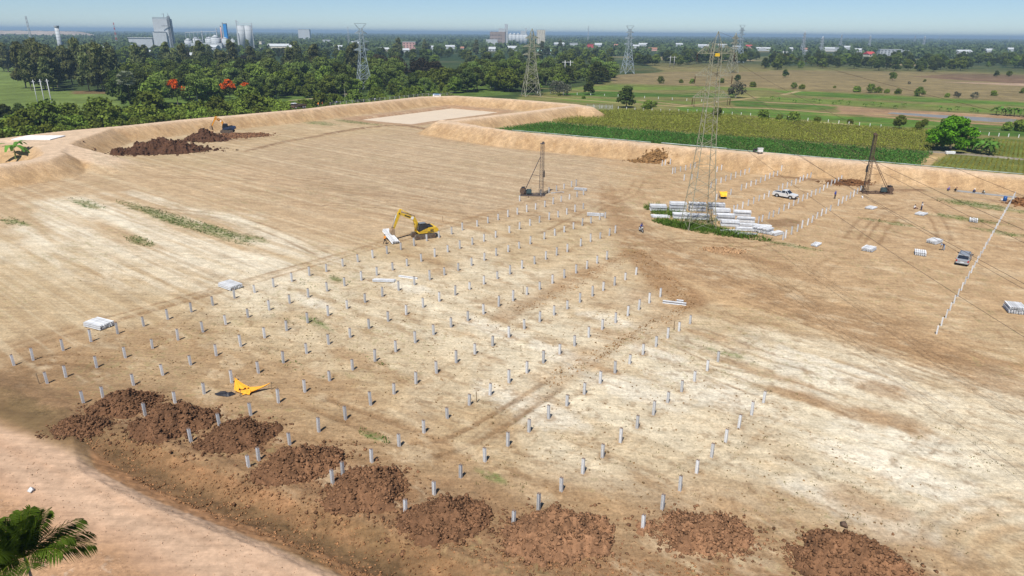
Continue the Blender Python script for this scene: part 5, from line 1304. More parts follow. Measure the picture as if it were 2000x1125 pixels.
# ------------------------------------------------------------------ lattice pylons
def lattice(levels, leg_w, br_w, m, root, arms=(), peak=None, rot=0, thick=1.0, dense=1):
    """levels: (z, half width). legs, face bracing per face, cross arms, each a part"""
    cs = [(-1, -1), (1, -1), (1, 1), (-1, 1)]
    for cx, cy in cs:
        mb = MB()
        for (z0, w0), (z1, w1) in zip(levels[:-1], levels[1:]):
            mb.bar((cx * w0, cy * w0, z0), (cx * w1, cy * w1, z1), leg_w * thick)
        mb.build('leg', m, root)
    for k in range(4):
        (ax, ay), (bx, by) = cs[k], cs[(k + 1) % 4]; mb = MB(); flip = k % 2
        for (z0, w0), (z1, w1) in zip(levels[:-1], levels[1:]):
            n = max(1, int(round((z1 - z0) / (w0 + w1) / .55 * dense)))
            for i in range(n):
                t0, t1 = i / n, (i + 1) / n
                wa, wb, za, zb = w0 + (w1 - w0) * t0, w0 + (w1 - w0) * t1, z0 + (z1 - z0) * t0, z0 + (z1 - z0) * t1
                A0, B0, A1, B1 = (ax * wa, ay * wa, za), (bx * wa, by * wa, za), (ax * wb, ay * wb, zb), (bx * wb, by * wb, zb)
                if za < 9 * (levels[0][1] / 2.65): mb.bar(A0, B1, br_w * thick); mb.bar(B0, A1, br_w * thick)
                elif flip: mb.bar(A0, B1, br_w * thick)
                else: mb.bar(B0, A1, br_w * thick)
                flip = not flip
            mb.bar((ax * w1, ay * w1, z1), (bx * w1, by * w1, z1), br_w * thick)
        mb.build('bracing', m, root)
    for (z, w, L, rise) in arms:
        for s in (-1, 1):
            mb = MB(); tip = (s * L, 0, z)
            for cy in (-1, 1):
                mb.bar((s * w, cy * w, z), tip, br_w * 1.2 * thick); mb.bar((s * w, cy * w, z + rise), tip, br_w * 1.2 * thick)
                for q in (.35, .68):
                    mb.bar((s * (w + (L - w) * q), cy * w * (1 - q), z), (s * (w + (L - w) * q), cy * w * (1 - q), z + rise * (1 - q)), br_w * thick)
                    mb.bar((s * (w + (L - w) * (q - .33)), cy * w * (1 - q + .33), z), (s * (w + (L - w) * q), cy * w * (1 - q), z + rise * (1 - q)), br_w * thick)
            mb.build('cross_arm', m, root)
    if peak:
        mb = MB(); z0, w0 = levels[-1]
        for cx, cy in cs: mb.bar((cx * w0, cy * w0, z0), (0, 0, peak), br_w * 1.3 * thick)
        mb.build('peak', m, root)
# the big one on the site
pb = np.array(GP(1363, 443)); PB = Vector((float(pb[0]), float(pb[1]), 0))
PROT = .06
big = empty('electricity_pylon', PB, PROT, 'tall beige lattice pylon standing in the pile store', 'pylon')
lattice([(0, 2.6), (3.5, 2.25), (7.5, 1.88), (11.5, 1.56), (15.5, 1.3), (19.5, 1.1), (23.5, .95), (27.5, .82), (31.0, .74), (32.6, .58)], .105, .047, BEIGE, big, ((23.6, 1.02, 3.4, 1.7), (27.3, .9, 3.3, 1.7), (31.0, .8, 3.3, 1.9)), 34.6, dense=1.15)
for s in (-1, 1):
    for z, L in ((23.6, 3.4), (27.3, 3.3), (31.0, 3.3)):
        mb = MB(); mb.tube((s * L, 0, z), (s * L, 0, z - 1.3), .05, None, 6)
        for k in range(7): mb.tube((s * L, 0, z - .25 - k * .14), (s * L, 0, z - .32 - k * .14), .12, .09, 8)
        mb.build('insulator', RUST, big)
MB().box((-.1, -.95, 30.8), (.8, .4, .5), 0, 0, .8).build('yellow_marker', YEL, big)
# conductors: on to the next pylon to the north, and over the site past the camera
pB = np.array(GP(1037, 187)); PN = Vector((float(pB[0]), float(pB[1]), 0))
dirn = (PB - PN); dirn.z = 0
PC = PB + dirn.normalized() * 250
WIREM = mat('wire', (.12, .09, .07), .6, .2, 1, .4)
side = Vector((math.cos(PROT), math.sin(PROT), 0))
def wire(p, q, sag, name, label, r=.017, n=48):
    mb = MB(); pts = []
    for i in range(n + 1):
        t = i / n; pts.append(p.lerp(q, t) - Vector((0, 0, 4 * sag * t * (1 - t))) - p)
    for a, b in zip(pts[:-1], pts[1:]): mb.tube(a, b, r, None, 5, 0, False)
    o = mb.build(name, WIREM, None, True); o.location = p
    return tag(o, label, 'power line', 'conductors of the power line')
for s, sd in ((-1, 'left'), (1, 'right')):
    for z, lv in ((22.3, 'lowest'), (26.0, 'middle'), (29.7, 'top')):
        p = PB + side * s * 3.35 + Vector((0, 0, z))
        wire(p, PC + side * s * 3.35 + Vector((0, 0, z - 1)), 10.5, 'power_line', 'brown cable from the %s %s arm of the big pylon over the site' % (sd, lv))
        wire(p, PN + side * s * 3.35 + Vector((0, 0, z)), 7, 'power_line', 'cable from the %s %s arm of the big pylon to the beige pylon' % (sd, lv), .015, 30)
wire(PB + Vector((0, 0, 34.5)), PC + Vector((0, 0, 34)), 8, 'power_line', 'single earth wire from the tip of the big pylon')
def far_pylon(px, py, H, m, label, w=.16, half=3.2, rot=.2, waist=.62, arms=True):
    x, y = GP(px, py)
    r = empty('electricity_pylon', (float(x), float(y), 0), rot, label, 'pylon')
    w1 = half * .24
    lattice([(0, half), (H * .2, half * .78), (H * .4, half * .54), (H * waist, half * .32), (H * .8, w1), (H * .93, w1 * .85)], w * 1.5, w, m, r, ((H * .62, half * .31, half * 1.15, H * .035), (H * .74, w1 * 1.1, half * 1.15, H * .035), (H * .86, w1, half * .9, H * .035)) if arms else (), None if 'T-shaped' in label else H, dense=.8)
    if 'T-shaped' in label:
        mb = MB()
        for s in (-1, 1):
            for cy in (-1, 1): mb.bar((s * w1 * .85, cy * w1, H * .93), (s * half * .85, 0, H), w); mb.bar((s * half * .85, 0, H), (0, 0, H), w)
        mb.build('top_arm', m, r)
    return r
far_pylon(712, 180, 38.5, STEELB, 'blue-grey lattice pylon with T-shaped head in the left wood', .17, 4.2, .5)
far_pylon(1037, 188, 36.5, BEIGE, 'beige lattice pylon between the thicket and the first paddy', .17, 4.6, .25, .7)
far_pylon(1225, 144, 41, STEELB, 'blue-grey lattice pylon with T-shaped head at the thicket corner', .22, 4.6, .4)
far_pylon(1429, 142, 36, BEIGE, 'left of the two pylons close together behind the big one', .24, 4.4, .3)
far_pylon(1442, 122, 46, STEELB, 'T-shaped pylon, right of the pair behind the big one', .28, 5.0, .3)
for px, py, H, lab in ((1566, 107, 42, 'far lattice pylon left above the dry fields, tallest of that group'), (1602, 108, 33, 'far lattice pylon right of the tallest one above the dry fields'), (1696, 97, 36, 'hazy pylon above the white building on the right'), (1802, 96, 36, 'hazy pylon right of the white building'), (1785, 86, 40, 'faint pylon behind the right tree line'), (1834, 82, 42, 'faint tall pylon near the right horizon'), (1641, 90, 40, 'faint pylon left of the white building'), (1970, 84, 40, 'faint pylon at the right end of the horizon')):
    far_pylon(px, py, H, STEEL, lab, .42, 4.2, .3)
# H-frame poles
def hpole(px, py, H, label, gap=4.5, w=.3):
    x, y = GP(px, py); r = empty('utility_pole', (float(x), float(y), 0), .1, label, 'utility pole')
    for s in (-1, 1): MB().tube((s * gap / 2, 0, 0), (s * gap / 2, 0, H), w, w * .7, 8).build('pole', CONC, r, True)
    MB().box((0, 0, H * .9), (gap * 2.1, .2, .35)).build('cross_beam', CONC, r)
hpole(1108, 150, 13, 'twin-pole frame with crossbeam rising from the thicket')
hpole(1312, 132, 12, 'twin-pole frame on the dry field left of the big pylon')
hpole(1531, 120, 14, 'twin-pole frame at the tree line above the dry fields', 5, .4)
def pole(px, py, H, label, r=.18, m=CONC, name='utility_pole', group=None, px2=None):
    x, y = GP(px, py); t = empty(name, (float(x), float(y), 0), 0, label, 'utility pole', group)
    MB().tube((0, 0, -.2), (0, 0, H), r, r * .75, 8).build('pole', m, t, True)
    MB().box((0, 0, H - .8), (1.6, .12, .14)).build('cross_arm', m, t)
pole(77, 215, 13.0, 'thin left pole of three beside the left lawn', .16, CONC)
pole(92, 221, 14.0, 'pale middle pole of three beside the left lawn', .2, CONC)
pole(106, 224, 14.5, 'pale right pole of three beside the left lawn', .2, CONC)
pole(1355, 208, 5.5, 'short dark field pole left of the big pylon', .14, RUST)
pole(1420, 206, 5.5, 'short dark field pole right of the big pylon', .14, RUST)
# little white boundary posts
wpm = MB().box((0, 0, .55), (.22, .22, 1.3), 0, 0, .9).mesh('boundary_post', WHITE)
def posts(line, n, label):
    P = gpl(line); hdx = np.concatenate([[0], np.cumsum(np.hypot(*np.diff(P, axis=0).T))])
    for i in range(n):
        s = hdx[-1] * i / (n - 1); o = link('boundary_post', wpm); o.location = (float(np.interp(s, hdx, P[:, 0])), float(np.interp(s, hdx, P[:, 1])), 0); o.rotation_euler = (0, 0, i * .7)
        tag(o, label, 'post', label + ' line')
posts([(1160, 210), (1290, 218), (1370, 219), (1500, 229), (1640, 241), (1720, 249)], 32, 'little white post along the path behind the olive crop')
posts([(1050, 182), (1200, 188), (1330, 196), (1400, 200)], 14, 'little white post on the paddy bund')
posts([(1913, 263), (1933, 265), (1952, 266.5), (1970, 267.5), (1989, 269)], 5, 'little white post right of the banana clump')

# ------------------------------------------------------------------ excavators
def excavator(x, y, z, az, swing, body_m, boom_m, label, cab_roof, pose, scale=1.0):
    root = empty('excavator', (x, y, z), az, label, 'excavator'); root.scale = (scale,) * 3
    for s in (-1, 1):
        prof = [(-1.75, .12), (-1.55, 0), (1.55, 0), (1.85, .14), (2.0, .42), (1.9, .72), (1.65, .86), (-1.6, .86), (-1.85, .72), (-1.95, .42)]
        mb = MB(); mb.prism(prof, s * 1.05 - .25, s * 1.05 + .25)
        for k in range(16):
            xx = -1.7 + k * .225
            mb.box((xx, s * 1.05, .885), (.13, .54, .06)); mb.box((xx, s * 1.05, -.0), (.13, .54, .05))
        t = mb.build('crawler_track', TRACKM, root)
        mw = MB()
        for k in range(5): mw.tube((-1.2 + k * .6, s * 1.05 - .27, .3), (-1.2 + k * .6, s * 1.05 + .27, .3), .17, None, 12)
        mw.tube((1.5, s * 1.05 - .28, .44), (1.5, s * 1.05 + .28, .44), .3, None, 14); mw.tube((-1.5, s * 1.05 - .28, .44), (-1.5, s * 1.05 + .28, .44), .3, None, 14)
        mw.build('roller', RUST, t)
    MB().box((0, 0, .62), (1.7, 1.7, .4)).tube((0, 0, .8), (0, 0, 1.0), .62, None, 18).build('undercarriage', DARK, root)
    up = bpy.data.objects.new('upper_works', None)
    H = MB()
    H.prism([(-2.15, 1.05), (1.25, 1.05), (1.25, 1.25), (.35, 1.25), (-.3, 1.95), (-2.05, 1.98), (-2.25, 1.8), (-2.3, 1.2)], -1.2, .15, 0)
    H.prism([(-2.15, 1.05), (1.25, 1.05), (1.3, 1.3), (-.1, 1.85), (-2.05, 1.98), (-2.25, 1.8), (-2.3, 1.2)], .16, 1.2, 0)
    house = H.build('house', body_m, root)
    MB().prism([(-2.32, 1.08), (-1.7, 1.08), (-1.7, 1.86), (-2.2, 1.84), (-2.42, 1.6), (-2.42, 1.25)], -1.23, 1.23).build('counterweight', body_m, house)
    MB().box((-.95, .1, 2.02), (1.3, 1.5, .12)).box((-1.2, -.5, 2.1), (.5, .4, .2)).tube((-1.0, .55, 2.0), (-1.0, .55, 2.35), .06).build('engine_hood', DARK, house)
    MB().box((-1.2, 1.212, 1.5), (.6, .02, .22)).box((-1.0, 1.212, 1.22), (1.2, .02, .12)).build('marking', DARK, house)
    cabm = MB(); cabm.prism([(-.35, 1.1), (1.15, 1.1), (1.22, 1.75), (1.0, 2.72), (.75, 2.82), (-.25, 2.82), (-.35, 2.7)], .2, 1.16)
    cab = cabm.build('cab', DARK, root)
    MB().box((.42, .68, 2.84), (1.15, .92, .05)).build('cab_roof', cab_roof, cab)
    MB().box((.05, 1.172, 2.15), (.62, .02, .95)).box((.72, 1.172, 2.05), (.5, .02, 1.1)).build('side_window', GLASS, cab)
    MB().prism([(1.2, 1.75), (1.24, 1.76), (1.03, 2.68), (.99, 2.68)], .27, 1.09).build('windscreen', GLASS, cab)
    MB().bar((.15, 1.18, 1.6), (.15, 1.18, 2.75), .05).bar((-.3, 1.18, 1.35), (1.1, 1.18, 1.35), .04).build('cab_frame', DARK, cab)
    # boom, stick and bucket in the plane y = -0.3
    yb = -.28; A0, B0, C0, D0 = [Vector((q[0], yb, q[1])) for q in pose[:4]]; bk = pose[4]
    def beam(pts, ws, hs, name, m, parent=root):
        mb = MB(); vs, fs = [], []
        for p, w, h, d in zip(pts, ws, hs, [(pts[min(i + 1, len(pts) - 1)] - pts[max(i - 1, 0)]).normalized() for i in range(len(pts))]):
            nrm = Vector((-d.z, 0, d.x))
            for sx, sz in ((-1, -1), (1, -1), (1, 1), (-1, 1)): vs.append(p + Vector((0, sx * w / 2, 0)) + nrm * sz * h / 2)
        n = len(pts)
        for i in range(n - 1):
            for k in range(4): fs.append((i * 4 + k, i * 4 + (k + 1) % 4, i * 4 + 4 + (k + 1) % 4, i * 4 + 4 + k))
        fs += [(3, 2, 1, 0), tuple(range(4 * n - 4, 4 * n))]
        mb.add(vs, fs); return mb.build(name, m, parent)
    mid = B0
    bo = beam([A0, A0.lerp(mid, .5) + Vector((-.06, 0, .08)), mid, mid.lerp(C0, .5), C0], [.36, .42, .42, .38, .32], [.45, .6, .66, .52, .36], 'boom', boom_m)
    dn = (C0 - mid).normalized(); nn = Vector((-dn.z, 0, dn.x))
    for s in (-1, 1):
        MB().box(mid.lerp(C0, .45) + Vector((0, s * .205, 0)), (1.1, .015, .2), 0, 0, 1, Matrix(((dn.x, 0, nn.x), (0, 1, 0), (dn.z, 0, nn.z)))).build('boom_lettering_plate', DARK, bo)
        MB().box(mid.lerp(C0, .12) + Vector((0, s * .215, 0)), (.45, .015, .5), 0, 0, 1, Matrix(((dn.x, 0, nn.x), (0, 1, 0), (dn.z, 0, nn.z)))).build('white_patch', WHITE, bo)
    sd = (C0 - D0).normalized(); ext = C0 + sd * .75
    beam([ext, C0, C0.lerp(D0, .35), D0], [.26, .34, .3, .22], [.3, .55, .46, .26], 'stick', boom_m)
    for s in (-1, 1): MB().tube(A0 + Vector((.5, s * .3, -.15)), A0.lerp(mid, .75) + Vector((.12, s * .3, -.1)), .085, .06, 10).build('boom_cylinder', boom_m, root, True)
    up_ = Vector((0, 0, .42))
    MB().tube(mid.lerp(C0, .15) + up_, ext, .09, .06, 10).build('stick_cylinder', boom_m, root, True)
    perp = Vector((sd.z, 0, -sd.x)); perp = perp if perp.x > 0 else -perp
    lk = D0 + perp * .38 + sd * .22
    MB().tube(C0.lerp(D0, .12) + perp * .36, lk, .075, .055, 10).build('bucket_cylinder', STEEL, root, True)
    MB().bar(lk + Vector((0, .1, 0)), D0.lerp(C0, .1) + Vector((0, .1, 0)), .08).bar(lk + Vector((0, -.1, 0)), D0 + perp * .3 - sd * .12 + Vector((0, -.1, 0)), .08).build('bucket_link', RUST, root)
    mb = MB(); prof = [(0, .12), (.42, .1), (.62, -.25), (.58, -.75), (.2, -1.08), (-.28, -1.12), (-.24, -1.02), (.15, -.96), (.46, -.7), (.5, -.3), (.3, 0)]
    c, s_ = math.cos(bk), math.sin(bk)
    pr = [(D0.x + px_ * c - pz_ * s_, D0.z + px_ * s_ + pz_ * c) for px_, pz_ in prof]
    mb.prism(pr, yb - .5, yb + .5)
    pl = [(D0.x + px_ * c - pz_ * s_, D0.z + px_ * s_ + pz_ * c) for px_, pz_ in [(0, .12), (.42, .1), (.62, -.25), (.58, -.75), (.2, -1.08), (-.26, -1.1), (-.1, -.4)]]
    mb.prism(pl, yb - .53, yb - .49); mb.prism(pl, yb + .49, yb + .53)
    for k in range(5):
        ex, ez = -.36, -1.2; mb.box((D0.x + ex * c - ez * s_, yb - .4 + k * .2, D0.z + ex * s_ + ez * c), (.16, .09, .1), 0)
    mb.build('bucket', mat('worn_bucket', (.30, .21, .13), .8, .3, 4), root)
    for q in (A0, C0, D0): MB().tube(q + Vector((0, -.26, 0)), q + Vector((0, .26, 0)), .1, None, 12).build('pin', DARK, root, True)
    mb = MB(); pts = [A0 + Vector((.2, .0, .35)), mid + Vector((-.1, 0, .5)), mid.lerp(C0, .5) + Vector((0, 0, .42)), C0 + Vector((.1, 0, .4))]
    for i in range(3): mb.tube(pts[i] + Vector((0, .12, 0)), pts[i + 1] + Vector((0, .12, 0)), .03, None, 6); mb.tube(pts[i] + Vector((0, -.12, 0)), pts[i + 1] + Vector((0, -.12, 0)), .03, None, 6)
    mb.build('hose', RUBBER, root)
    return root
p = P3(827, 463.5)
excavator(p.x, p.y, p.z, math.radians(180 + 27), 0, YEL, YEL, 'yellow crawler excavator holding a tilted pile bundle', mat('cab_roof_grey', (.16, .18, .2), .4, .1, 2), [(.75, 1.35), (1.55, 3.55), (4.15, 4.75), (5.25, 2.05), .15], 1.0)
p = P3(445, 259, .4)
excavator(p.x, p.y, .4, math.radians(180 + 8), 0, NAVY, ORANGE, 'dark blue excavator with orange boom behind the dark soil heap', NAVY, [(.75, 1.35), (1.5, 3.4), (3.3, 4.35), (4.6, 2.0), .1], 1.12)
# the tilted bundle under the bucket
bundle(764, 471, az_px((750, 462), (782, 481)), 5, 2, 4.3, 'tilted white pile bundle hanging from the yellow excavator', G2, None, math.radians(17), .01).location.z += .62

# ------------------------------------------------------------------ piling rigs
def rig(px, py, H, az, label, mat_m, stays_h, sled, lean=0.0):
    p = P3(px, py); root = empty('piling_rig', p, az, label, 'piling rig')
    w = .31
    L0, L1 = Vector((0, 0, .3)), Vector((lean, 0, H))
    cs = [(-1, -1), (1, -1), (1, 1), (-1, 1)]
    def at(z, cx, cy):
        t = (z - .3) / (H - .3); k = w * (1.25 - .65 * t); c = L0.lerp(L1, t); return c + Vector((cx * k, cy * k, 0))
    for cx, cy in cs: MB().bar(at(.3, cx, cy), at(H, cx, cy), .075).build('mast_leg', mat_m, root)
    nz = int(H / .75)
    for k in range(4):
        mb = MB(); (ax, ay), (bx, by) = cs[k], cs[(k + 1) % 4]
        for i in range(nz):
            z0, z1 = .3 + (H - .3) * i / nz, .3 + (H - .3) * (i + 1) / nz
            mb.bar(at(z0, ax, ay), at(z1, bx, by), .035) if i % 2 else mb.bar(at(z0, bx, by), at(z1, ax, ay), .035)
            mb.bar(at(z1, ax, ay), at(z1, bx, by), .032)
        mb.build('mast_bracing', mat_m, root)
    for s in (-1, 1): MB().bar(Vector((-.62, s * .15, .1)), L1 + Vector((-.42, s * .15, .1)), .065, .08).build('leader_rail', DARK, root)
    MB().box((-.62 + lean * .3, 0, H * .42), (.36, .4, 1.3)).box((-.62 + lean * .3, 0, H * .42 + .75), (.24, .3, .3)).build('drop_hammer', DARK, root)
    MB().tube(L1 + Vector((-.3, -.15, .25)), L1 + Vector((-.3, .15, .25)), .3, None, 14).box(L1 + Vector((-.1, 0, .1)), (.9, .6, .14)).build('head_sheave', mat_m, root)
    MB().tube(L1 + Vector((-.58, 0, .2)), Vector((-.62 + lean * .3, 0, H * .42 + .9)), .025, None, 5).build('hoist_rope', DARK, root)
    E = Vector((sled - .6, 0, .75))
    for s in (-1, 1): MB().bar(L0.lerp(L1, stays_h) + Vector((.3, s * .3, 0)), E + Vector((0, s * .75, 0)), .11).build('back_stay', mat_m, root)
    m_ = (L0.lerp(L1, stays_h) + E) / 2
    MB().bar(m_ + Vector((.1, -.5, 0)), m_ + Vector((.1, .5, 0)), .07).bar(L0.lerp(L1, stays_h * .5) + Vector((.3, 0, 0)), m_ + Vector((.1, 0, 0)), .07).build('stay_tie', mat_m, root)
    for s in (-1, 1): MB().box((sled / 2 - .4, s * .85, .17), (sled + 1.3, .2, .24)).build('sled_beam', mat_m, root)
    for k in range(5): MB().box((-.7 + k * (sled + .8) / 4, 0, .33), (.16, 1.9, .12)).build('cross_beam', mat_m, root)
    for k in (-.2, sled * .62): MB().tube((k, -2.3, .0), (k, 2.3, .02), .1, None, 8).build('skid_roller', RUST, root)
    e = MB(); e.box((sled - 1.6, 0, .85), (1.3, .75, .75)); e.box((sled - 1.6, 0, 1.3), (.9, .5, .2)); e.tube((sled - 2.1, .2, 1.2), (sled - 2.1, .2, 1.9), .05)
    e.build('engine', mat('oily_engine', (.05, .08, .085), .5, .4, 5), root)
    MB().tube((sled - .35, -.5, 1.0), (sled - .35, .5, 1.0), .5, None, 16).tube((sled - .35, -.55, 1.0), (sled - .35, -.5, 1.0), .72, None, 18).tube((sled - .35, .5, 1.0), (sled - .35, .55, 1.0), .72, None, 18).build('winch_drum', RUST, root, False)
    MB().box((sled - .35, 0, 1.75), (.7, 1.1, .18)).build('drum_guard', DARK, root)
    return root
rig(1056, 382, 11.4, math.radians(176), 'dark piling rig left of centre with winch on its left', mat('rig_steel_dark', (.10, .085, .085), .7, .3, 4, .2), .74, 4.3)
rig(1690, 377, 13.2, math.radians(-4), 'rusty piling rig on the right with winch on its right', RUST, .62, 5.6)

# ------------------------------------------------------------------ vehicles
def wheel(root, x, y, r, w=.22):
    o = MB().tube((x, y - w / 2, r), (x, y + w / 2, r), r, None, 18).build('wheel', RUBBER, root, False)
    MB().tube((x, y - w / 2 - .012, r), (x, y + w / 2 + .012, r), r * .6, None, 14).build('rim', STEEL, o)
def pickup(px, py, az, paint, label, canopy=False, z=None):
    p = P3(px, py); root = empty('pickup_truck', p, az, label, 'pickup truck')
    L, W = 5.2, 1.78
    low = [(-2.6, .5), (-2.55, .42), (-2.05, .42), (-1.98, .62), (-1.8, .8), (-1.5, .86), (-1.2, .8), (-1.02, .62), (-.95, .4), (1.02, .4), (1.1, .62), (1.28, .8), (1.58, .86), (1.88, .8), (2.06, .62), (2.12, .42), (2.5, .45), (2.62, .6), (2.6, .88), (2.35, 1.02), (1.2, 1.12), (-2.55, 1.08), (-2.6, .9)]
    body = MB(); body.prism(low, -W / 2, W / 2); body.build('body', paint, root)
    cab = MB(); f0, b0 = 1.25, (-.7 if not canopy else -2.52)
    zt, zb = 1.74, 1.09; ins = .14
    cab.add([(b0, -W / 2 + .04, zb), (f0, -W / 2 + .04, zb), (f0, W / 2 - .04, zb), (b0, W / 2 - .04, zb), (b0 + (.22 if not canopy else .3), -W / 2 + ins, zt), (f0 - .75, -W / 2 + ins, zt), (f0 - .75, W / 2 - ins, zt), (b0 + (.22 if not canopy else .3), W / 2 - ins, zt)], MB.BF)
    cb = cab.build('cab', paint, root)
    MB().box(((b0 + .3 + f0 - .75) / 2, 0, zt + .03), (f0 - .75 - b0 - .45, W - 2 * ins - .12, .06)).build('roof', paint, cb)
    def pane(pts, name, m=GLASS):
        mb = MB(); mb.add(pts, [tuple(range(len(pts)))]); return mb.build(name, m, cb)
    k = .012
    pane([(f0 - .05 + k, -W / 2 + .12, zb + .06), (f0 - .05 + k, W / 2 - .12, zb + .06), (f0 - .70 + k, W / 2 - ins - .06, zt - .04), (f0 - .70 + k, -W / 2 + ins + .06, zt - .04)], 'windscreen')
    pane([(b0 + .02 - k, W / 2 - .12, zb + .08), (b0 + .02 - k, -W / 2 + .12, zb + .08), (b0 + .2 - k, -W / 2 + ins + .06, zt - .05), (b0 + .2 - k, W / 2 - ins - .06, zt - .05)], 'rear_window')
    xs = [(f0 - .22, f0 - .78, f0 - .9, f0 - .88), (f0 - .98, f0 - .98, b0 + .26, b0 + .14)] if not canopy else [(f0 - .22, f0 - .78, f0 - .98, f0 - .98), (f0 - 1.06, f0 - 1.06, f0 - 1.9, f0 - 1.9), (f0 - 2.0, f0 - 2.0, b0 + .42, b0 + .3)]
    for s in (-1, 1):
        for (a, b, c_, d) in xs:
            q = [(a, s * (W / 2 - .05 + k), zb + .08), (b, s * (W / 2 - ins + .02 + k), zt - .06), (c_, s * (W / 2 - ins + .02 + k), zt - .06), (d, s * (W / 2 - .05 + k), zb + .08)]
            pane(q if s < 0 else q[::-1], 'side_window')
        MB().box((f0 - .35, s * (W / 2 + .12), 1.22), (.14, .22, .16)).build('mirror', DARK, root)
        MB().box((2.56, s * .66, .82), (.14, .36, .17)).build('headlight', CHROME, root)
        MB().box((-2.59, s * .78, .85), (.05, .16, .34)).build('tail_light', REDL, root)
        for x in (-1.5, 1.58): wheel(root, x, s * (W / 2 - .1), .37)
    if not canopy:
        MB().box((-1.62, 0, 1.093), (1.72, W - .26, .02)).build('bed', BLACKS, root)
        for s in (-1, 1): MB().box((-1.62, s * (W / 2 - .07), 1.13), (1.85, .1, .12)).build('bed_side', paint, root)
        MB().box((-2.55, 0, 1.12), (.08, W - .2, .1)).build('tailgate', paint, root)
    else:
        MB().box((-2.61, 0, .62), (.04, .5, .13)).build('number_plate', WHITE, root)
        for s in (-1, 1): MB().bar((-1.7, s * .6, zt + .12), (.3, s * .6, zt + .12), .05).build('roof_rail', DARK, root)
    MB().box((2.62, 0, .56), (.1, 1.6, .2)).build('front_bumper', DARK, root)
    MB().box((-2.62, 0, .52), (.12, 1.66, .18)).build('rear_bumper', STEEL, root)
    return root
pickup(1533, 386, az_px((1513, 384), (1553, 391)), SILVER, 'silver pickup truck with open bed parked among the far piles')
pickup(1881, 512, az_px((1878, 514), (1889, 492)), GREYP, 'grey canopied pickup seen from behind near the fence posts', True)
# dark truck on the left embankment
x, y = GP(584, 211.5, CREST); az = az_px((600, 217), (568, 220))
root = empty('flatbed_truck', (float(x), float(y), CREST), az, 'dark flatbed truck with pale cab roof on the left embankment', 'truck')
MB().box((2.2, 0, 1.35), (1.7, 2.2, 1.5), 0, 0, (.92, .95)).build('cab', RUST, root)
MB().box((2.2, 0, 2.16), (1.75, 2.1, .16)).build('cab_roof', CHROME, root)
MB().box((3.0, 0, 1.7), (.05, 1.8, .55)).build('windscreen', GLASS, root)
for s in (-1, 1):
    MB().box((2.25, s * 1.07, 1.72), (.9, .05, .5)).build('side_window', GLASS, root)
    for xx in (2.2, -1.3, -2.3): wheel(root, xx, s * .95, .5, .3)
    MB().box((-.9, s * 1.12, 1.35), (4.2, .06, .5)).build('bed_side', RUST, root)
MB().box((-.9, 0, 1.02), (4.3, 2.2, .16)).box((-.6, 0, .75), (5, .9, .3)).build('flatbed', DARK, root)
MB().box((-1.2, 0, 1.4), (2.6, 1.6, .6), 0, .1, .7).build('load', mat('dark_load', (.05, .045, .04), .9, .4, 3), root)
# white van hidden behind the fence, small blue-white object on the crest
x, y = GP(853, 188, CREST)
root = empty('parked_van', (float(x), float(y), CREST - .6), .1, 'small blue and white van behind the fence above the pond', 'van')
MB().box((0, 0, .95), (4.2, 1.7, 1.2), 0, 0, (.86, .9)).build('body', WHITE, root)
MB().box((-.2, 0, 1.62), (3.2, 1.4, .14)).build('roof', mat('sky_blue_paint', (.12, .34, .62), .4, .1, 1), root)
for s in (-1, 1):
    MB().box((.1, s * .8, 1.25), (2.8, .06, .4)).build('side_window', GLASS, root)
    for xx in (-1.3, 1.3): wheel(root, xx, s * .8, .34)

# ------------------------------------------------------------------ people
CLOTH = {}
def cloth(c):
    k = 'cloth_%02d_%02d_%02d' % tuple(int(v * 99) for v in c)
    return mat(k, c, .85, .12, 9)
POSES = {
 'stand': ([(0, 0, .93), (0, .0, 1.12), (0, 0, 1.34), (0, .01, 1.48), (0, .02, 1.58), (0, .02, 1.68)], [(.19, 0, 1.38), (.26, -.02, 1.12), (.25, .08, .88)], [(.10, 0, .9), (.12, .03, .5), (.13, -.02, .09), (.14, .14, .04)], None),
 'walk': ([(0, 0, .92), (0, .02, 1.12), (0, .05, 1.33), (0, .07, 1.47), (0, .10, 1.57), (0, .10, 1.67)], [(.19, .05, 1.37), (.27, .0, 1.12), (.24, .16, .92)], [(.10, 0, .9), (.11, .2, .52), (.12, .1, .09), (.13, .26, .05)], [(.10, 0, .9), (.12, -.04, .5), (.12, -.28, .12), (.13, -.16, .04)]),
 'bend': ([(0, 0, .9), (0, .14, 1.04), (0, .36, 1.14), (0, .47, 1.18), (0, .56, 1.17), (0, .64, 1.15)], [(.19, .36, 1.14), (.24, .42, .86), (.2, .5, .62)], [(.10, 0, .88), (.13, .04, .5), (.14, -.03, .09), (.14, .13, .04)], None),
 'crouch': ([(0, -.18, .34), (0, -.06, .5), (0, .12, .68), (0, .2, .8), (0, .26, .88), (0, .3, .96)], [(.19, .12, .69), (.26, .26, .46), (.18, .46, .3)], [(.11, -.14, .34), (.2, .26, .48), (.17, .02, .09), (.18, .18, .04)], None),
 'sit': ([(0, -.1, .16), (0, -.1, .36), (0, -.04, .58), (0, 0, .72), (0, .03, .8), (0, .04, .9)], [(.19, -.03, .6), (.26, .12, .4), (.16, .32, .32)], [(.11, -.05, .15), (.24, .36, .3), (.12, .62, .09), (.14, .74, .08)], None),
 'ride': ([(0, -.1, .86), (0, -.04, 1.04), (0, .05, 1.25), (0, .1, 1.39), (0, .13, 1.49), (0, .14, 1.59)], [(.19, .05, 1.28), (.27, .22, 1.06), (.3, .46, 1.0)], [(.12, -.06, .84), (.19, .34, .72), (.17, .14, .32), (.17, .3, .28)], None)}
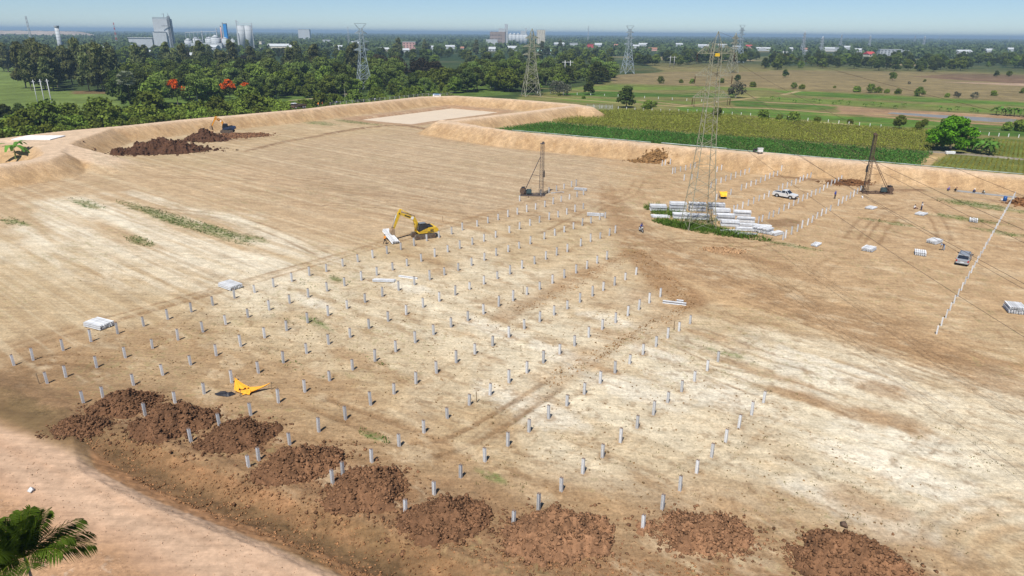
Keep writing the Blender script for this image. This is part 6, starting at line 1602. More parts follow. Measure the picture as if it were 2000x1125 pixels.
def person(x, y, z, az, pose, shirt, pants, label, hat=None, scale=1.0, group=None):
    spine, arm, leg, leg2 = POSES[pose]
    V, E, Rr, T = [], [], [], []
    def chain(pts, rad, tags, start):
        prev = start
        for p, r, t in zip(pts, rad, tags):
            V.append(p); Rr.append(r); T.append(t)
            if prev is not None: E.append((prev, len(V) - 1))
            prev = len(V) - 1
    chain(spine, [.15, .145, .16, .062, .085, .075], [1, 0, 0, 2, 2, 2], None)
    for s in (-1, 1):
        chain([(s * a, b, c) for a, b, c in arm], [.075, .05, .04], [0, 0, 2], 2)
        hx, hy, hz = arm[2]
        hub = len(V) - 1; e = Vector(arm[2]) - Vector(arm[1]); e.normalize()
        for k, ln in enumerate((.085, .1, .09, .065)):
            q = Vector(arm[2]) + e * ln + Vector(((k - 1.5) * .018, 0, -.01 * k)); chain([(s * q.x, q.y, q.z)], [.012], [2], hub)
        q = Vector(arm[2]) + e * .03 + Vector((-.05, .03, 0)); chain([(s * q.x, q.y, q.z)], [.013], [2], hub)
        L_ = leg if (s > 0 or leg2 is None) else leg2
        chain([(s * a, b, c) for a, b, c in L_], [.1, .075, .05, .04], [1, 1, 1, 3], 0)
    me = bpy.data.meshes.new('skeleton'); me.from_pydata(V, E, [])
    ob = bpy.data.objects.new('skeleton', me); COL.objects.link(ob)
    md = ob.modifiers.new('s', 'SKIN')
    for i, r in enumerate(Rr): me.skin_vertices[0].data[i].radius = (r, r * (.72 if i in (0, 1, 2) else 1))
    me.skin_vertices[0].data[0].use_root = True
    sb = ob.modifiers.new('b', 'SUBSURF'); sb.levels = 1; sb.render_levels = 1
    dg = bpy.context.evaluated_depsgraph_get()
    body = bpy.data.meshes.new_from_object(ob.evaluated_get(dg)); body.name = 'body'
    bpy.data.objects.remove(ob)
    VA = np.array(V); TA = np.array(T)
    c = np.array([p.center[:] for p in body.polygons])
    segs = [(VA[a], VA[b], TA[b]) for a, b in E]
    D = []
    for a, b, t in segs:
        d = b - a; u = np.clip(((c - a) @ d) / (d @ d + 1e-9), 0, 1); D.append(np.linalg.norm(c - a - u[:, None] * d, axis=1))
    ti = np.array([s[2] for s in segs])[np.argmin(np.array(D), 0)]
    body.materials.clear()
    for m in (cloth(shirt), cloth(pants), SKIN, RUBBER): body.materials.append(m)
    body.polygons.foreach_set('material_index', ti.astype(np.int32)); body.polygons.foreach_set('use_smooth', np.ones(len(body.polygons), bool))
    root = empty('person', (x, y, z), az, label, 'person', group); root.scale = (scale,) * 3
    link('body', body, root)
    hd = Vector(spine[5])
    face = MB()
    for s in (-1, 1): face.box(hd + Vector((s * .033, .078, -.045)), (.02, .012, .012))
    face.box(hd + Vector((0, .09, -.075)), (.024, .03, .035)).box(hd + Vector((0, .076, -.115)), (.05, .012, .01))
    face.build('face', mat('face_features', (.12, .06, .04), .7, .2, 9), root)
    if hat is not None:
        MB().tube(hd + Vector((0, 0, -.02)), hd + Vector((0, -.01, .09)), .115, .07, 12).tube(hd + Vector((0, .01, -.03)), hd + Vector((0, .01, -.01)), .18, .17, 14).build('hat', cloth(hat), root)
    else:
        MB().tube(hd + Vector((0, -.02, -.05)), hd + Vector((0, -.01, .06)), .1, .06, 12).build('hair', cloth((.02, .016, .012)), root)
    return root
def pers(px, py, az, pose, sh, pa, lab, hat=None, sc_=1.0, z=None):
    p = P3(px, py) if z is None else Vector((*map(float, GP(px, py, z)), z))
    return person(p.x, p.y, p.z, math.radians(az) - math.pi / 2, pose, sh, pa, lab, hat, sc_)
NV, OG, BK, WH, BL = (.02, .03, .10), (.80, .27, .02), (.02, .02, .025), (.7, .7, .7), (.03, .07, .35)
pers(752, 477, 40, 'walk', OG, BK, 'person in an orange shirt walking beside the tilted pile bundle', None)
pers(1630, 388, -70, 'stand', BL, BK, 'person in a blue top standing between the far piles', BL)
pers(1842, 489, 200, 'bend', NV, (.25, .35, .5), 'person in dark blue bending beside a white pile bundle', (.2, .3, .45))
pers(1799, 411, 180, 'stand', WH, NV, 'person in white top and dark trousers standing by a pile bundle', NV)
pers(1786, 408, 0, 'sit', WH, (.10, .02, .03), 'person in white sitting on the ground beside the standing one', BK)
pers(1851, 373, 20, 'crouch', (.12, .08, .25), NV, 'person in purple crouching at the left end of the strip', (.3, .25, .5))
pers(1864.5, 374, -20, 'crouch', BK, BK, 'person in black crouching second from the left', (.15, .05, .05))
pers(1901, 377, 30, 'crouch', NV, BK, 'person in dark blue with pale hat bending over the strip', WH)
pers(1921, 379, 200, 'crouch', (.55, .6, .58), (.03, .05, .03), 'person in a pale shirt crouching rightmost at the strip', BK)
pers(622, 208.5, 90, 'stand', OG, (.2, .2, .22), 'left of two people in orange beside the embankment fence', OG, 1.05, CREST)
pers(630, 207.5, 180, 'stand', (.75, .17, .03), (.2, .2, .22), 'right of two people in orange beside the embankment fence', (.8, .2, .05), 1.0, CREST)
pers(658, 204.5, 120, 'stand', (.3, .36, .6), BK, 'person in pale blue standing at the embankment fence', BK, 1.0, CREST)
pers(733, 197.5, 120, 'bend', WH, NV, 'person in white at the fence above the pond', WH, 1.0, CREST)
# motorbike and rider
p = P3(1252, 452); az = math.radians(-72)
root = empty('motorcycle', p, az - math.pi / 2, 'small motorcycle ridden along the site track', 'motorcycle')
for yy in (-.58, .62):
    w_ = MB().tube((-.05, yy, .29), (.05, yy, .29), .29, None, 18).build('wheel', RUBBER, root); MB().tube((-.06, yy, .29), (.06, yy, .29), .2, None, 12).build('rim', STEEL, w_)
MB().prism([(-.6, .5), (-.1, .42), (.3, .35), (.42, .6), (.36, .95), (.22, .9), (.1, .55), (-.1, .62), (-.62, .72)], -.13, .13, 0, 'x').build('fairing', WHITE, root)
MB().box((0, -.28, .77), (.26, .7, .1), 0, 0, .9).build('seat', RUBBER, root)
MB().bar((0, .62, .29), (0, .36, 1.0), .07).bar((-.32, .34, 1.02), (.32, .34, 1.02), .035).build('fork_and_handlebar', DARK, root)
MB().box((0, .5, .85), (.16, .1, .14)).build('headlight', CHROME, root)
MB().tube((.17, -.6, .32), (.15, .1, .3), .05, .035).box((0, 0, .35), (.2, .4, .25)).build('engine', STEEL, root)
person(p.x, p.y, p.z, az - math.pi / 2, 'ride', BL, BK, 'person in a blue shirt riding the motorcycle', NV)

# ------------------------------------------------------------------ odds and ends on the site
p = P3(1962, 393)
root = empty('barrel', p, 0, 'blue plastic barrel left of the fence line end', 'barrel')
MB().tube((0, 0, 0), (0, 0, 1.05), .36, None, 20).build('drum', BLUEP, root, True)
for zz in (.05, .38, .7, 1.02): MB().tube((0, 0, zz), (0, 0, zz + .05), .385, None, 20).build('hoop', BLUEP, root, True)
p = P3(1957, 392)
root = empty('paint_bucket', p, 0, 'small white bucket at the foot of the blue barrel', 'bucket')
MB().tube((0, 0, 0), (0, 0, .42), .19, .23, 16).build('pail', WHITE, root, True)
MB().tube((0, 0, .42), (0, 0, .45), .24, .24, 16).build('lid', WHITE, root)
# tyre and white box hanging at the embankment crest
x, y = GP(1476, 306, 3.0); root = empty('old_tyre', (float(x), float(y), zat(float(x), float(y)) + .12), .3, 'black tyre lying on the embankment slope below a white box', 'tyre')
mb = MB(); n1_, n2_ = 22, 8
vs_ = [((.75 + .25 * math.cos(b * 2 * math.pi / n2_)) * math.cos(a * 2 * math.pi / n1_), (.75 + .25 * math.cos(b * 2 * math.pi / n2_)) * math.sin(a * 2 * math.pi / n1_) * .9, .25 * math.sin(b * 2 * math.pi / n2_) + .25 + .35 * math.sin(a * 2 * math.pi / n1_)) for a in range(n1_) for b in range(n2_)]
mb.add(vs_, [(a * n2_ + b, a * n2_ + (b + 1) % n2_, ((a + 1) % n1_) * n2_ + (b + 1) % n2_, ((a + 1) % n1_) * n2_ + b) for a in range(n1_) for b in range(n2_)]); mb.build('tread', RUBBER, root, True)
x, y = GP(1484, 301.5, 4.1); root = empty('white_box', (float(x), float(y), zat(float(x), float(y))), .1, 'white box on posts at the crest above the tyre', 'box')
MB().box((0, 0, 1.05), (1.3, .6, .9)).build('cabinet', WHITE, root)
for s in (-.5, .5): MB().box((s, 0, .3), (.1, .1, .7)).build('post', DARK, root)
MB().box((0, 0, 1.55), (1.5, .8, .08)).build('lid', WHITE, root)
# yellow tarpaulin shelter beyond the pylon
p = P3(1411, 388); root = empty('tarpaulin_shelter', p, 0, 'bright yellow sheet shelter standing right of the big pylon', 'shelter')
n = 10; V = []
for i in range(n + 1):
    for j in range(n + 1):
        u, v = i / n, j / n
        V.append(((u - .5) * (1.75 - .45 * (1 - v)), -.25 - .55 * (1 - v) + .08 * math.sin(u * 9) * (1 - v) + .06 * math.sin(v * 7 + u * 3), .62 + 1.0 * v - .12 * math.sin(math.pi * u) * v))
mb = MB(); mb.add(V, [(i * (n + 1) + j, (i + 1) * (n + 1) + j, (i + 1) * (n + 1) + j + 1, i * (n + 1) + j + 1) for i in range(n) for j in range(n)])
top = [(V[i * (n + 1) + n]) for i in range(n + 1)]
m0 = len(mb.v); mb.add(top + [(a, b + .9, c - .05) for a, b, c in top], [(i, i + 1, n + 2 + i, n + 1 + i) for i in range(n)])
mb.build('sheet', TARPC, root, True)
for sx in (-.8, .8):
    for sy in (-.25, .65): MB().bar((sx, sy, 0), (sx, sy, 1.6), .06).build('stake', WOODM, root)
MB().box((0, .3, .3), (1.3, .7, .5)).build('black_box', BLACKS, root)  # plain black box filling the space under the yellow sheet
# orange tarpaulin slung between stakes
p = P3(486, 768)
pxm = 1 / 19.4
root = empty('tarpaulin', p, 0, 'orange tarpaulin slung low between stakes near the front mounds', 'tarpaulin')
def wing(tip, roots, n=12, name='sheet'):
    """folded sheet gathered to a point at tip and spread along roots"""
    V = []; m = len(roots) - 1
    for i in range(n + 1):
        t = i / n
        for j in range(4 * m + 1):
            q = j / 4; k = min(int(q), m - 1); f = q - k
            b = Vector(roots[k]).lerp(Vector(roots[k + 1]), f)
            pt = b.lerp(Vector(tip), t); pt.z -= .5 * t * (1 - t) * 1.0; pt.z += .11 * math.sin(j * 1.9 + t * 2) * (1 - t) + .05 * math.sin(j * 3.3)
            V.append(pt)
    w = 4 * m + 1
    mb = MB(); mb.add(V, [(i * w + j, (i + 1) * w + j, (i + 1) * w + j + 1, i * w + j + 1) for i in range(n) for j in range(w - 1)])
    return mb.build(name, TARPY, root, True)
wing((-1.85, 1.5, .95), [(-1.45, -.05, .28), (-.9, .05, .40), (-.35, .25, .42), (.0, .45, .35), (.1, .5, .2)])
wing((1.95, .75, .75), [(-.5, -.65, .10), (.0, -.35, .34), (.1, -.05, .30), (.0, .25, .42), (.2, .55, .3)])
wing((-1.3, -.05, .3), [(.3, -.55, .15), (.3, -.2, .4), (.2, .2, .3), (.1, .5, .35)])
for q, h in (((-1.87, 1.55), 1.15), ((2.0, .8), .9), ((-.55, -.75), .75), ((2.7, .45), .5)): MB().bar((q[0], q[1], -.1), (q[0] + .05, q[1], h), .06).build('stake', WOODM, root)
p = P3(439, 771)
mb = MB(); n = 16; V = []; rb = random.Random(2)
ring = [Vector((math.cos(a) * (1.0 + .2 * math.sin(a * 3)) * 1.0, math.sin(a) * .45 * (1 + .3 * math.cos(a * 2 + 1)), .03)) for a in [2 * math.pi * k / n for k in range(n)]]
inner = [Vector((v.x * .6, v.y * .6, .22 + rb.uniform(-.1, .12))) for v in ring]
mb.add(ring + inner + [Vector((0, 0, .15))], [(k, (k + 1) % n, n + (k + 1) % n, n + k) for k in range(n)] + [(n + k, n + (k + 1) % n, 2 * n) for k in range(n)])
o = mb.build('black_sheet', BLACKS, None, False); o.location = p; tag(o, 'crumpled black plastic sheet left of the orange tarpaulin', 'plastic sheet')
# guard fence along the embankment above the pond
FL = [Vector((*map(float, GP(a, b, CREST)), CREST)) for a, b in ((645, 205.5), (665, 203.4), (732, 197.4), (825, 187.8), (885, 185.6))]
root = empty('guard_fence', FL[0], 0, 'low grey rail fence along the embankment above the pond', 'fence')
for a, b in zip(FL[:-1], FL[1:]):
    n = max(2, int((b - a).length / 3.2))
    for i in range(n): q = a + (b - a) * (i / n) - FL[0]; MB().box(q + Vector((0, 0, .6)), (.14, .14, 1.3)).build('post', STEEL, root)
    for zz in (.55, 1.15): MB().bar(a - FL[0] + Vector((0, 0, zz)), b - FL[0] + Vector((0, 0, zz)), .06).build('rail', STEEL, root)
x, y = GP(1171, 215); root = empty('mesh_fence', (float(x), float(y), 0), -.1, 'grey mesh fence panels at the corner of the pond embankment', 'fence')
for k in range(5):
    xx = (k - 2) * 3.0; MB().box((xx, 0, 1.3), (.18, .18, 2.6)).build('post', STEEL, root)
    if k < 4:
        mb = MB()
        for q in range(9): mb.bar((xx + .2 + q * .33, 0, .2), (xx + .2 + q * .33, 0, 2.4), .06)
        for q in range(4): mb.bar((xx, 0, .3 + q * .65), (xx + 3, 0, .3 + q * .65), .06)
        mb.build('mesh_panel', STEEL, root)
# a white trough under the bright tree, teal sheet in the canal end
x, y = GP(1855, 301); root = empty('water_trough', (float(x), float(y), 0), -.05, 'white trough at the field edge under the bright green tree', 'trough')
MB().box((0, 0, .5), (2.7, .9, .7), 0, 0, 1.05).build('tank', WHITE, root); MB().box((0, 0, .87), (2.5, .7, .04)).build('rim', CONC, root)
for s in (-1, 1): MB().box((s * .9, 0, .08), (.25, .8, .2)).build('foot', CONC, root)
Q = gpl([(1943, 233.2), (1984, 235.3), (1986, 238.6), (1944, 237.2)], -.8); c_ = Q.mean(0); mb = MB(); n = 8; V = []
for i in range(n + 1):
    for j in range(n + 1):
        a = Q[0] + (Q[1] - Q[0]) * i / n; b = Q[3] + (Q[2] - Q[3]) * i / n; q = a + (b - a) * j / n; V.append((q[0] - c_[0], q[1] - c_[1], .25 * math.sin(i * 1.3) * math.sin(j * 1.1) + .2 * (j / n)))
mb.add(V, [(i * (n + 1) + j, (i + 1) * (n + 1) + j, (i + 1) * (n + 1) + j + 1, i * (n + 1) + j + 1) for i in range(n) for j in range(n)])
o = mb.build('shade_net', mat('teal_net', (.03, .10, .10), .7, .2, 2), None, True); o.location = (float(c_[0]), float(c_[1]), -.7); tag(o, 'dark teal net stretched over the end of the canal', 'net')
# surveyor's stakes
stm = MB().box((0, 0, .6), (.07, .07, 1.3)).mesh('wooden_stake', WOODM)
for px, py, lab in ((1530 - 665, 434, 'thin dark stake right of the yellow excavator'), (1022, 575, 'thin stake standing left of a pile in the sixth row'), (931, 786, 'dark thin stake among the piles below the middle'), (77, 750, 'thin stake at the left edge beside the first piles'), (1316, 645, 'thin stake by the end of the eighth row'), (1637, 397, 'dark stake with a rag between the far piles')):
    p = P3(px, py); o = link('wooden_stake', stm); o.location = p; o.rotation_euler = (.05, -.04, .3); tag(o, lab, 'stake', 'survey stakes')
p = P3(65, 970); V_, F_ = clod_arrays(np.zeros((1, 3)), np.array([.35]), 5); o = link('stone', np_mesh('stone', V_, F_, WHITE)); o.location = p + Vector((0, 0, .1)); tag(o, 'white stone on the road shoulder above the coconut palm', 'stone')
p = P3(1648, 1027); V_, F_ = clod_arrays(np.zeros((1, 3)), np.array([.38]), 6); o = link('stone', np_mesh('stone', V_, F_, RUST)); o.location = p + Vector((0, 0, .12)); tag(o, 'dark round stone above the far right soil mound', 'stone')

# ------------------------------------------------------------------ buildings on the skyline
def at_far(px, D):
    """ground point on the photo column px at forward distance D"""
    lo, hi = 56.0, 400.0
    for _ in range(50):
        m_ = (lo + hi) / 2; x, y = GP(px, m_)
        if y > D or y < 0: lo = m_
        else: hi = m_
    return float(x), float(y)
HC = {k: mat('wall_' + k, v, .8, .08, .2) for k, v in {'white': (.43, .46, .48), 'cream': (.62, .57, .46), 'grey': (.42, .45, .47), 'pink': (.55, .33, .29), 'dark': (.22, .24, .26), 'blue': (.02, .22, .55), 'silver': (.44, .47, .49), 'red': (.45, .06, .06), 'green': (.30, .48, .40), 'rustroof': (.33, .16, .11), 'brown': (.28, .22, .19)}.items()}
def house(px, D, w, h, d, wall, roof, label, group=None, kind='gable', name='house', rot=0.0, win=True, cat='house'):
    x, y = at_far(px, D); r = empty(name, (x, y, 0), rot, label, cat, group)
    MB().box((0, 0, h / 2), (w, d, h)).build('wall', HC[wall], r)
    if kind == 'gable':
        mb = MB(); mb.prism([(-d / 2 - .6, h + .02), (d / 2 + .6, h + .02), (0, h + d * .28)], -w / 2 - .5, w / 2 + .5, 0, 'x'); mb.build('roof', HC[roof], r)
    else:
        MB().box((0, 0, h + .4), (w + .8, d + .8, .8)).build('roof', HC[roof], r)
    if win:
        n = max(2, int(w / 6)); fl = max(1, int(h / 3.6))
        for f_ in range(fl):
            for i in range(n): MB().box(((i + .5) * w / n - w / 2, -d / 2 - .04, 1.9 + f_ * 3.5), (w / n * .45, .1, 1.5)).build('window', GLASS, r)
    return r
def silo(r_, x, y, R, h, m, cone=True, name='silo'):
    o = MB().tube((x, y, 0), (x, y, h), R, None, 20).build(name, m, r_, True)
    MB().tube((x, y, h), (x, y, h + R * (.5 if cone else .08)), R * 1.02, R * .12 if cone else R * .9, 20).build('silo_roof', m, o, True)
    for k in range(1, 5): MB().tube((x, y, h * k / 5), (x, y, h * k / 5 + .25), R * 1.012, None, 20, 0, False).build('band', m, o, True)
    return o
# the tall mill
D = 1500.0; k_ = 1340.0 / D
x, y = at_far(325, D); mill = empty('mill_building', (x, y, 0), .0, 'tall white mill with dark stair tower and roof gantry on the left', 'factory'); mill.scale = (1.05, 1, 1.15)
MB().box((0, 0, 24), (28, 22, 48)).build('tower_block', HC['silver'], mill)
MB().box((-2, -12, 13), (26, 8, 26)).build('front_block', HC['white'], mill)
MB().box((-1, -16.2, 26.6), (24, .6, 1.2)).build('cornice', HC['dark'], mill)
MB().box((-40, -8, 8), (46, 20, 16)).build('side_hall', HC['white'], mill); MB().box((-40, -8, 16.5), (48, 22, 1)).build('hall_roof', HC['silver'], mill)
mb = MB()
for s in (-1, 1):
    for q in (-1, 1): mb.bar((17 + s * 1.8, q * 2 - 8, 0), (17 + s * 1.4 - .5, q * 2 - 8, 53), .9)
for i in range(14):
    mb.box((17 - .02 * i, -8, 2 + i * 3.7), (4.4, 5, .5)); mb.bar((15.2, -10.2, 2 + i * 3.7), (18.6, -10.2, 5.7 + i * 3.7), .6)
mb.build('stair_tower', HC['dark'], mill)
mb = MB(); mb.bar((-16, -6, 50.5), (18, -6, 50.5), .7); mb.bar((-16, -6, 48.5), (18, -6, 48.5), .7)
for i in range(17): mb.bar((-16 + i * 2, -6, 48.5), (-14 + i * 2, -6, 50.5), .45)
mb.build('roof_gantry', HC['dark'], mill)
MB().bar((7, -6, 50), (7, -6, 57), .8).bar((2, -6, 56), (8, -6, 56), .5).bar((15.5, -6, 50), (15.5, -6, 57), .7).build('mast', HC['dark'], mill)
MB().bar((4, -16, 36.5), (18, -12, 36.5), .9).build('conveyor_bridge', HC['dark'], mill)
# silos to its right
x, y = at_far(405, D); el = empty('grain_silos', (x, y, 0), 0, 'row of low grey grain silos with conveyor gallery right of the mill', 'silo plant'); el.scale = (1.05, 1, 1.2)
for i, (sx, R, h, mm) in enumerate(((-26, 7, 12, 'silver'), (-14, 6, 15, 'silver'), (-3, 5.5, 12, 'dark'), (12, 7.5, 15, 'silver'), (28, 8.5, 17, 'silver'), (36, 7, 14, 'dark'), (48, 7, 15, 'silver'), (58, 5, 13, 'silver'))):
    silo(el, sx - 10, (i % 2) * 9, R, h, HC[mm])
mb = MB(); mb.bar((-40, 2, 25), (22, 2, 27), .9)
for i in range(8): mb.bar((-40 + i * 8, 2, 8), (-40 + i * 8, 2, 25), .5)
mb.build('conveyor_gallery', HC['silver'], el)
for xx, hh in ((21, 32), (34, 27), (-8, 28)): MB().box((xx, 3, hh / 2), (1.6, 1.6, hh)).build('elevator_leg', HC['grey'], el)
MB().box((5, -12, 4), (60, 8, 8)).build('low_shed', HC['white'], el)
x, y = at_far(445, D); r = empty('blue_tower', (x, y, 0), .03, 'bright blue tower between the grey silos and white silos', 'tower'); r.scale = (1.15, 1, 1.38)
MB().box((0, 0, 17), (5.5, 5.5, 34)).build('shaft', HC['blue'], r); MB().bar((-3.6, 0, 0), (-4.2, 0, 36), 1.2).build('stair_leg', HC['dark'], r); MB().box((0, 0, 34.4), (6, 6, .8)).build('cap', HC['dark'], r)
x, y = at_far(436, D); r = empty('chimney', (x, y, 0), 0, 'thin pinkish stack just left of the blue tower', 'chimney'); MB().tube((0, 0, 0), (0, 0, 42), 1.3, 1.1, 12).build('stack', HC['pink'], r, True); MB().tube((0, 0, 42), (0, 0, 43), 1.6, None, 12).build('rim', HC['dark'], r)
x, y = at_far(482, D); r = empty('white_silos', (x, y, 0), 0, 'pair of tall white silos right of the blue tower', 'silo plant'); r.scale = (1.12, 1.12, 1.5)
for s in (-6.6, 6.6): silo(r, s, 0, 6.2, 29, HC['white'], False)
MB().bar((-14, 0, 0), (-14, 0, 36), 1.4).bar((-14, 0, 36), (-10, 0, 33), 1.0).bar((14, 0, 0), (14, 0, 33), 1.0).build('elevator_leg', HC['grey'], r)
MB().bar((-12, 0, 31.5), (14, 0, 31.5), .8).build('top_walkway', HC['grey'], r); MB().box((-11, -6, 10), (3, 3, 20)).build('side_tank', HC['white'], r)
# second mill complex near the middle
D2 = 2300.0
x, y = at_far(972, D2); r = empty('mill_building', (x, y, 0), 0, 'grey brown mill block left of the beige pylon top', 'factory'); r.scale = (1, 1, 1.25)
MB().box((0, 0, 15), (48, 24, 30)).build('block', HC['brown'], r); MB().box((14, 0, 34), (22, 18, 8)).build('upper_block', HC['grey'], r); MB().box((27, 0, 24), (10, 12, 48)).build('elevator_tower', HC['grey'], r); MB().box((-18, -16, 6), (36, 12, 12)).build('white_shed', HC['white'], r)
for i in range(5): silo(r, 40 + i * 12, 0, 6.4, 24, HC['silver'])
for i in range(8):
    for f_ in range(3): MB().box((-21 + i * 4.6, -12.1, 6 + f_ * 8), (1.8, .2, 3)).build('window', GLASS, r)
x, y = at_far(1022, D2); r = empty('silo_tower', (x, y, 0), 0, 'hazy white silo tower with headhouse left of the beige pylon', 'silo plant')
for i in range(3): silo(r, (i - 1) * 8, 0, 4.2, 30, HC['white'], False)
MB().box((0, 0, 36), (18, 8, 10)).build('headhouse', HC['grey'], r); MB().box((8, 0, 24), (4, 4, 50)).build('elevator_leg', HC['grey'], r)
house(1056, D2, 26, 44, 18, 'cream', 'grey', 'cream square tower block right of the beige pylon', None, 'flat', 'tower_block', 0, True, 'building')
house(800, 1500, 26, 15, 14, 'pink', 'grey', 'pinkish grey storage block above the middle of the wood', None, 'flat', 'storage_block', 0, True, 'building')
house(1735, 1350, 40, 11, 14, 'white', 'silver', 'long white two-storey building in the trees on the right', None, 'flat', 'school_building', 0, True, 'building')
house(1762, 1400, 26, 8, 12, 'white', 'white', 'lower white wing right of the long white building', None, 'flat', 'building_wing', 0, True, 'building')
# tilted white tower and striped masts on the left
x, y = at_far(123, 900); r = empty('white_tower', (x, y, 0), 0, 'slender white ribbed tower above the trees on the far left', 'tower')
MB().tube((0, 0, 0), (0, 0, 36), 3.0, 2.4, 14).build('shaft', HC['white'], r, True); MB().tube((0, 0, 36), (0, 0, 38), 2.8, 3.1, 14).build('head', HC['silver'], r)
for k in range(9): MB().tube((0, 0, 3 + k * 3.6), (0, 0, 3.3 + k * 3.6), 3.05 - k * .06, None, 14).build('rib', HC['silver'], r, True)
def mast(px, D, H, label, cols, w=1.6):
    x, y = at_far(px, D); r = empty('radio_mast', (x, y, 0), .3, label, 'mast'); n = 10
    for i in range(n):
        z0, z1 = H * i / n, H * (i + 1) / n; mb = MB(); a, b = w * (1 - .6 * i / n), w * (1 - .6 * (i + 1) / n)
        for cx, cy in ((-1, -1), (1, -1), (1, 1), (-1, 1)): mb.bar((cx * a, cy * a, z0), (cx * b, cy * b, z1), .35); mb.bar((cx * a, cy * a, z0), (cy * b, -cx * b, z1), .25)
        mb.build('mast_section', HC[cols[i % len(cols)]], r)
mast(66, 1100, 52, 'grey lattice radio mast at the far left', ['grey'], 1.7)
mast(230, 1500, 48, 'red and white striped mast left of the mill', ['white', 'red'], 1.5)
mast(682, 1700, 45, 'grey lattice mast left of the grey pylon head', ['grey'], 1.8)
mast(1148, 2600, 60, 'hazy thin mast above the town in the middle', ['grey'], 1.8)
# distant hill of spoil on the left horizon
X_, Y_ = at_far(40, 3200); mb = MB()
n = 24; V = []
for i in range(n + 1):
    for j in range(5):
        u, v = i / n, j / 4; V.append(((u - .5) * 700, (v - .5) * 300, 26 * math.sin(math.pi * v) ** .5 * min(1, 6 * u, 6 * (1 - u)) + 1.5 * math.sin(i * 2.1 + j)))
mb.add(V, [(i * 5 + j, (i + 1) * 5 + j, (i + 1) * 5 + j + 1, i * 5 + j + 1) for i in range(n) for j in range(4)])
o = mb.build('hill', mat('bare_hill', (.30, .25, .21), .95, .2, .02), None, True); o.location = (X_, Y_, 0); o['kind'] = 'structure'
# houses of the town, scattered along the horizon
hr = random.Random(21)
TOWN = [(78, 900, 'white', 'white', 14, 4), (88, 930, 'white', 'silver', 18, 4), (140, 1000, 'white', 'white', 16, 4), (184, 1150, 'cream', 'white', 26, 4), (202, 1200, 'white', 'silver', 20, 4), (300, 1050, 'white', 'white', 10, 4), (338, 1000, 'white', 'silver', 12, 4), (376, 900, 'white', 'white', 10, 4), (513, 1450, 'cream', 'cream', 5, 14), (545, 1450, 'cream', 'silver', 40, 6), (575, 1400, 'white', 'white', 16, 5), (596, 2600, 'white', 'white', 42, 40), (660, 1450, 'white', 'silver', 22, 5), (695, 1900, 'white', 'white', 22, 6), (748, 1350, 'cream', 'silver', 24, 4), (790, 1300, 'white', 'silver', 16, 4), (838, 1500, 'white', 'white', 18, 5), (880, 1600, 'white', 'silver', 22, 5), (905, 1500, 'white', 'rustroof', 14, 4), (945, 1350, 'cream', 'red', 12, 4), (962, 1450, 'white', 'white', 14, 4), (1000, 1500, 'white', 'white', 20, 5), (1062, 1300, 'white', 'green', 24, 4), (1092, 2100, 'white', 'silver', 30, 6), (1120, 2200, 'white', 'white', 24, 7), (1153, 1900, 'red', 'red', 18, 8), (1168, 2000, 'white', 'silver', 22, 6), (1203, 1900, 'pink', 'rustroof', 10, 6), (1240, 1900, 'white', 'white', 20, 5), (1256, 2100, 'white', 'silver', 26, 6), (1275, 1600, 'pink', 'rustroof', 22, 4), (1325, 2200, 'white', 'white', 24, 6), (1372, 2000, 'white', 'silver', 34, 6), (1410, 2100, 'white', 'white', 26, 6), (1438, 1900, 'white', 'white', 24, 5), (1462, 1950, 'pink', 'red', 18, 6), (1490, 1700, 'white', 'silver', 34, 5), (1545, 1700, 'white', 'white', 12, 5), (1572, 1700, 'white', 'rustroof', 16, 4), (1618, 1700, 'white', 'white', 24, 6), (1632, 1750, 'white', 'silver', 16, 8), (1654, 1900, 'white', 'white', 18, 6), (1677, 1600, 'white', 'silver', 22, 5), (1697, 1300, 'cream', 'red', 14, 4), (1880, 1500, 'white', 'silver', 36, 6), (1930, 1700, 'white', 'white', 20, 5), (1972, 1900, 'white', 'silver', 16, 5), (1640, 2600, 'white', 'white', 40, 8), (1100, 2900, 'grey', 'silver', 40, 12), (1180, 3000, 'grey', 'silver', 50, 12), (1300, 2900, 'white', 'white', 40, 9), (860, 2700, 'white', 'silver', 40, 9), (770, 2500, 'white', 'white', 30, 8), (640, 2400, 'grey', 'silver', 30, 8), (1520, 2600, 'white', 'white', 36, 8), (1840, 2500, 'white', 'silver', 36, 8), (1760, 2600, 'white', 'white', 36, 8), (420, 1350, 'white', 'white', 14, 5), (270, 1350, 'grey', 'silver', 24, 8)]
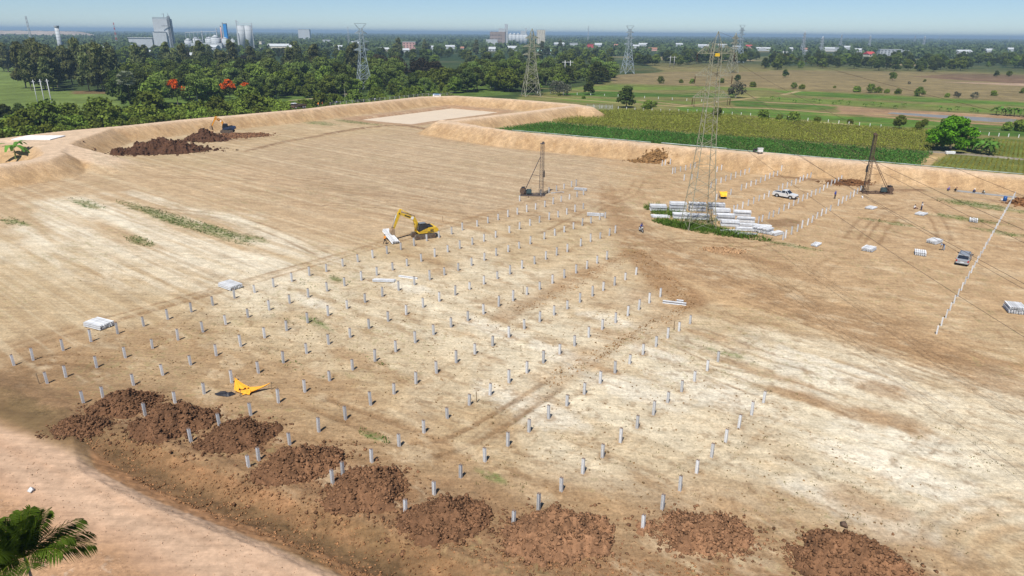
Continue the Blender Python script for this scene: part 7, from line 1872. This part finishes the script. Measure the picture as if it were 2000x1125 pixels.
DESC = {('white', 'white'): 'far white-walled white-roofed house', ('white', 'silver'): 'far white house with silver roof', ('cream', 'white'): 'far cream house with white roof', ('cream', 'silver'): 'far cream shed with silver roof', ('cream', 'cream'): 'slim cream tower-like hut', ('white', 'rustroof'): 'far white house with rusty roof', ('cream', 'red'): 'far cream house with red roof', ('white', 'green'): 'long low house with pale green roof', ('red', 'red'): 'bright red-roofed far hall', ('pink', 'rustroof'): 'far pinkish house with rusty roof', ('pink', 'red'): 'far pinkish house with red roof', ('grey', 'silver'): 'hazy grey warehouse'}
seen = {}
for px, D, wl, rf, w, h in [q for q in TOWN if q[1] < 2450 or q[0] == 596]:
    l = min(LMK, key=lambda q: abs(q[0] - px) if abs(q[0] - px) > 2 else 999)
    lab = '%s %s of %s' % (DESC[(wl, rf)], 'left' if px < l[0] else 'right', l[1])
    seen.setdefault(lab, 0); seen[lab] += 1
    if seen[lab] > 1: lab = ORD[seen[lab]] + ' ' + lab
    house(px, D, w, h, 10 + hr.random() * 6, wl, rf, lab, 'houses along the horizon', 'gable' if h < 7 else 'flat', 'house', hr.uniform(-.3, .3), D < 1500)

far_wood(36000, 900, [(q[0], q[1], q[4]) for q in TOWN if q[5] < 20] + [(1735, 1350, 44), (1762, 1400, 30), (800, 1500, 28), (325, 1500, 40), (290, 1500, 50), (405, 1500, 90), (445, 1500, 10), (482, 1500, 40), (972, 2300, 70), (1056, 2300, 26), (1022, 2300, 30)])
# ------------------------------------------------------------------ haze: one closed box of faintly blue air
hz_m = bpy.data.materials.new('haze_air'); hz_m.use_nodes = True
nt = hz_m.node_tree; nt.nodes.clear()
out = nt.nodes.new('ShaderNodeOutputMaterial'); pv = nt.nodes.new('ShaderNodeVolumePrincipled')
pv.inputs['Color'].default_value = (.56, .79, 1.0, 1); pv.inputs['Density'].default_value = 0.00016; pv.inputs['Anisotropy'].default_value = 0.2
nt.links.new(pv.outputs[0], out.inputs['Volume'])
mb = MB(); mb.box((0, 14600, 29), (52000, 32000, 70))
o = mb.build('haze', hz_m); o['kind'] = 'stuff'
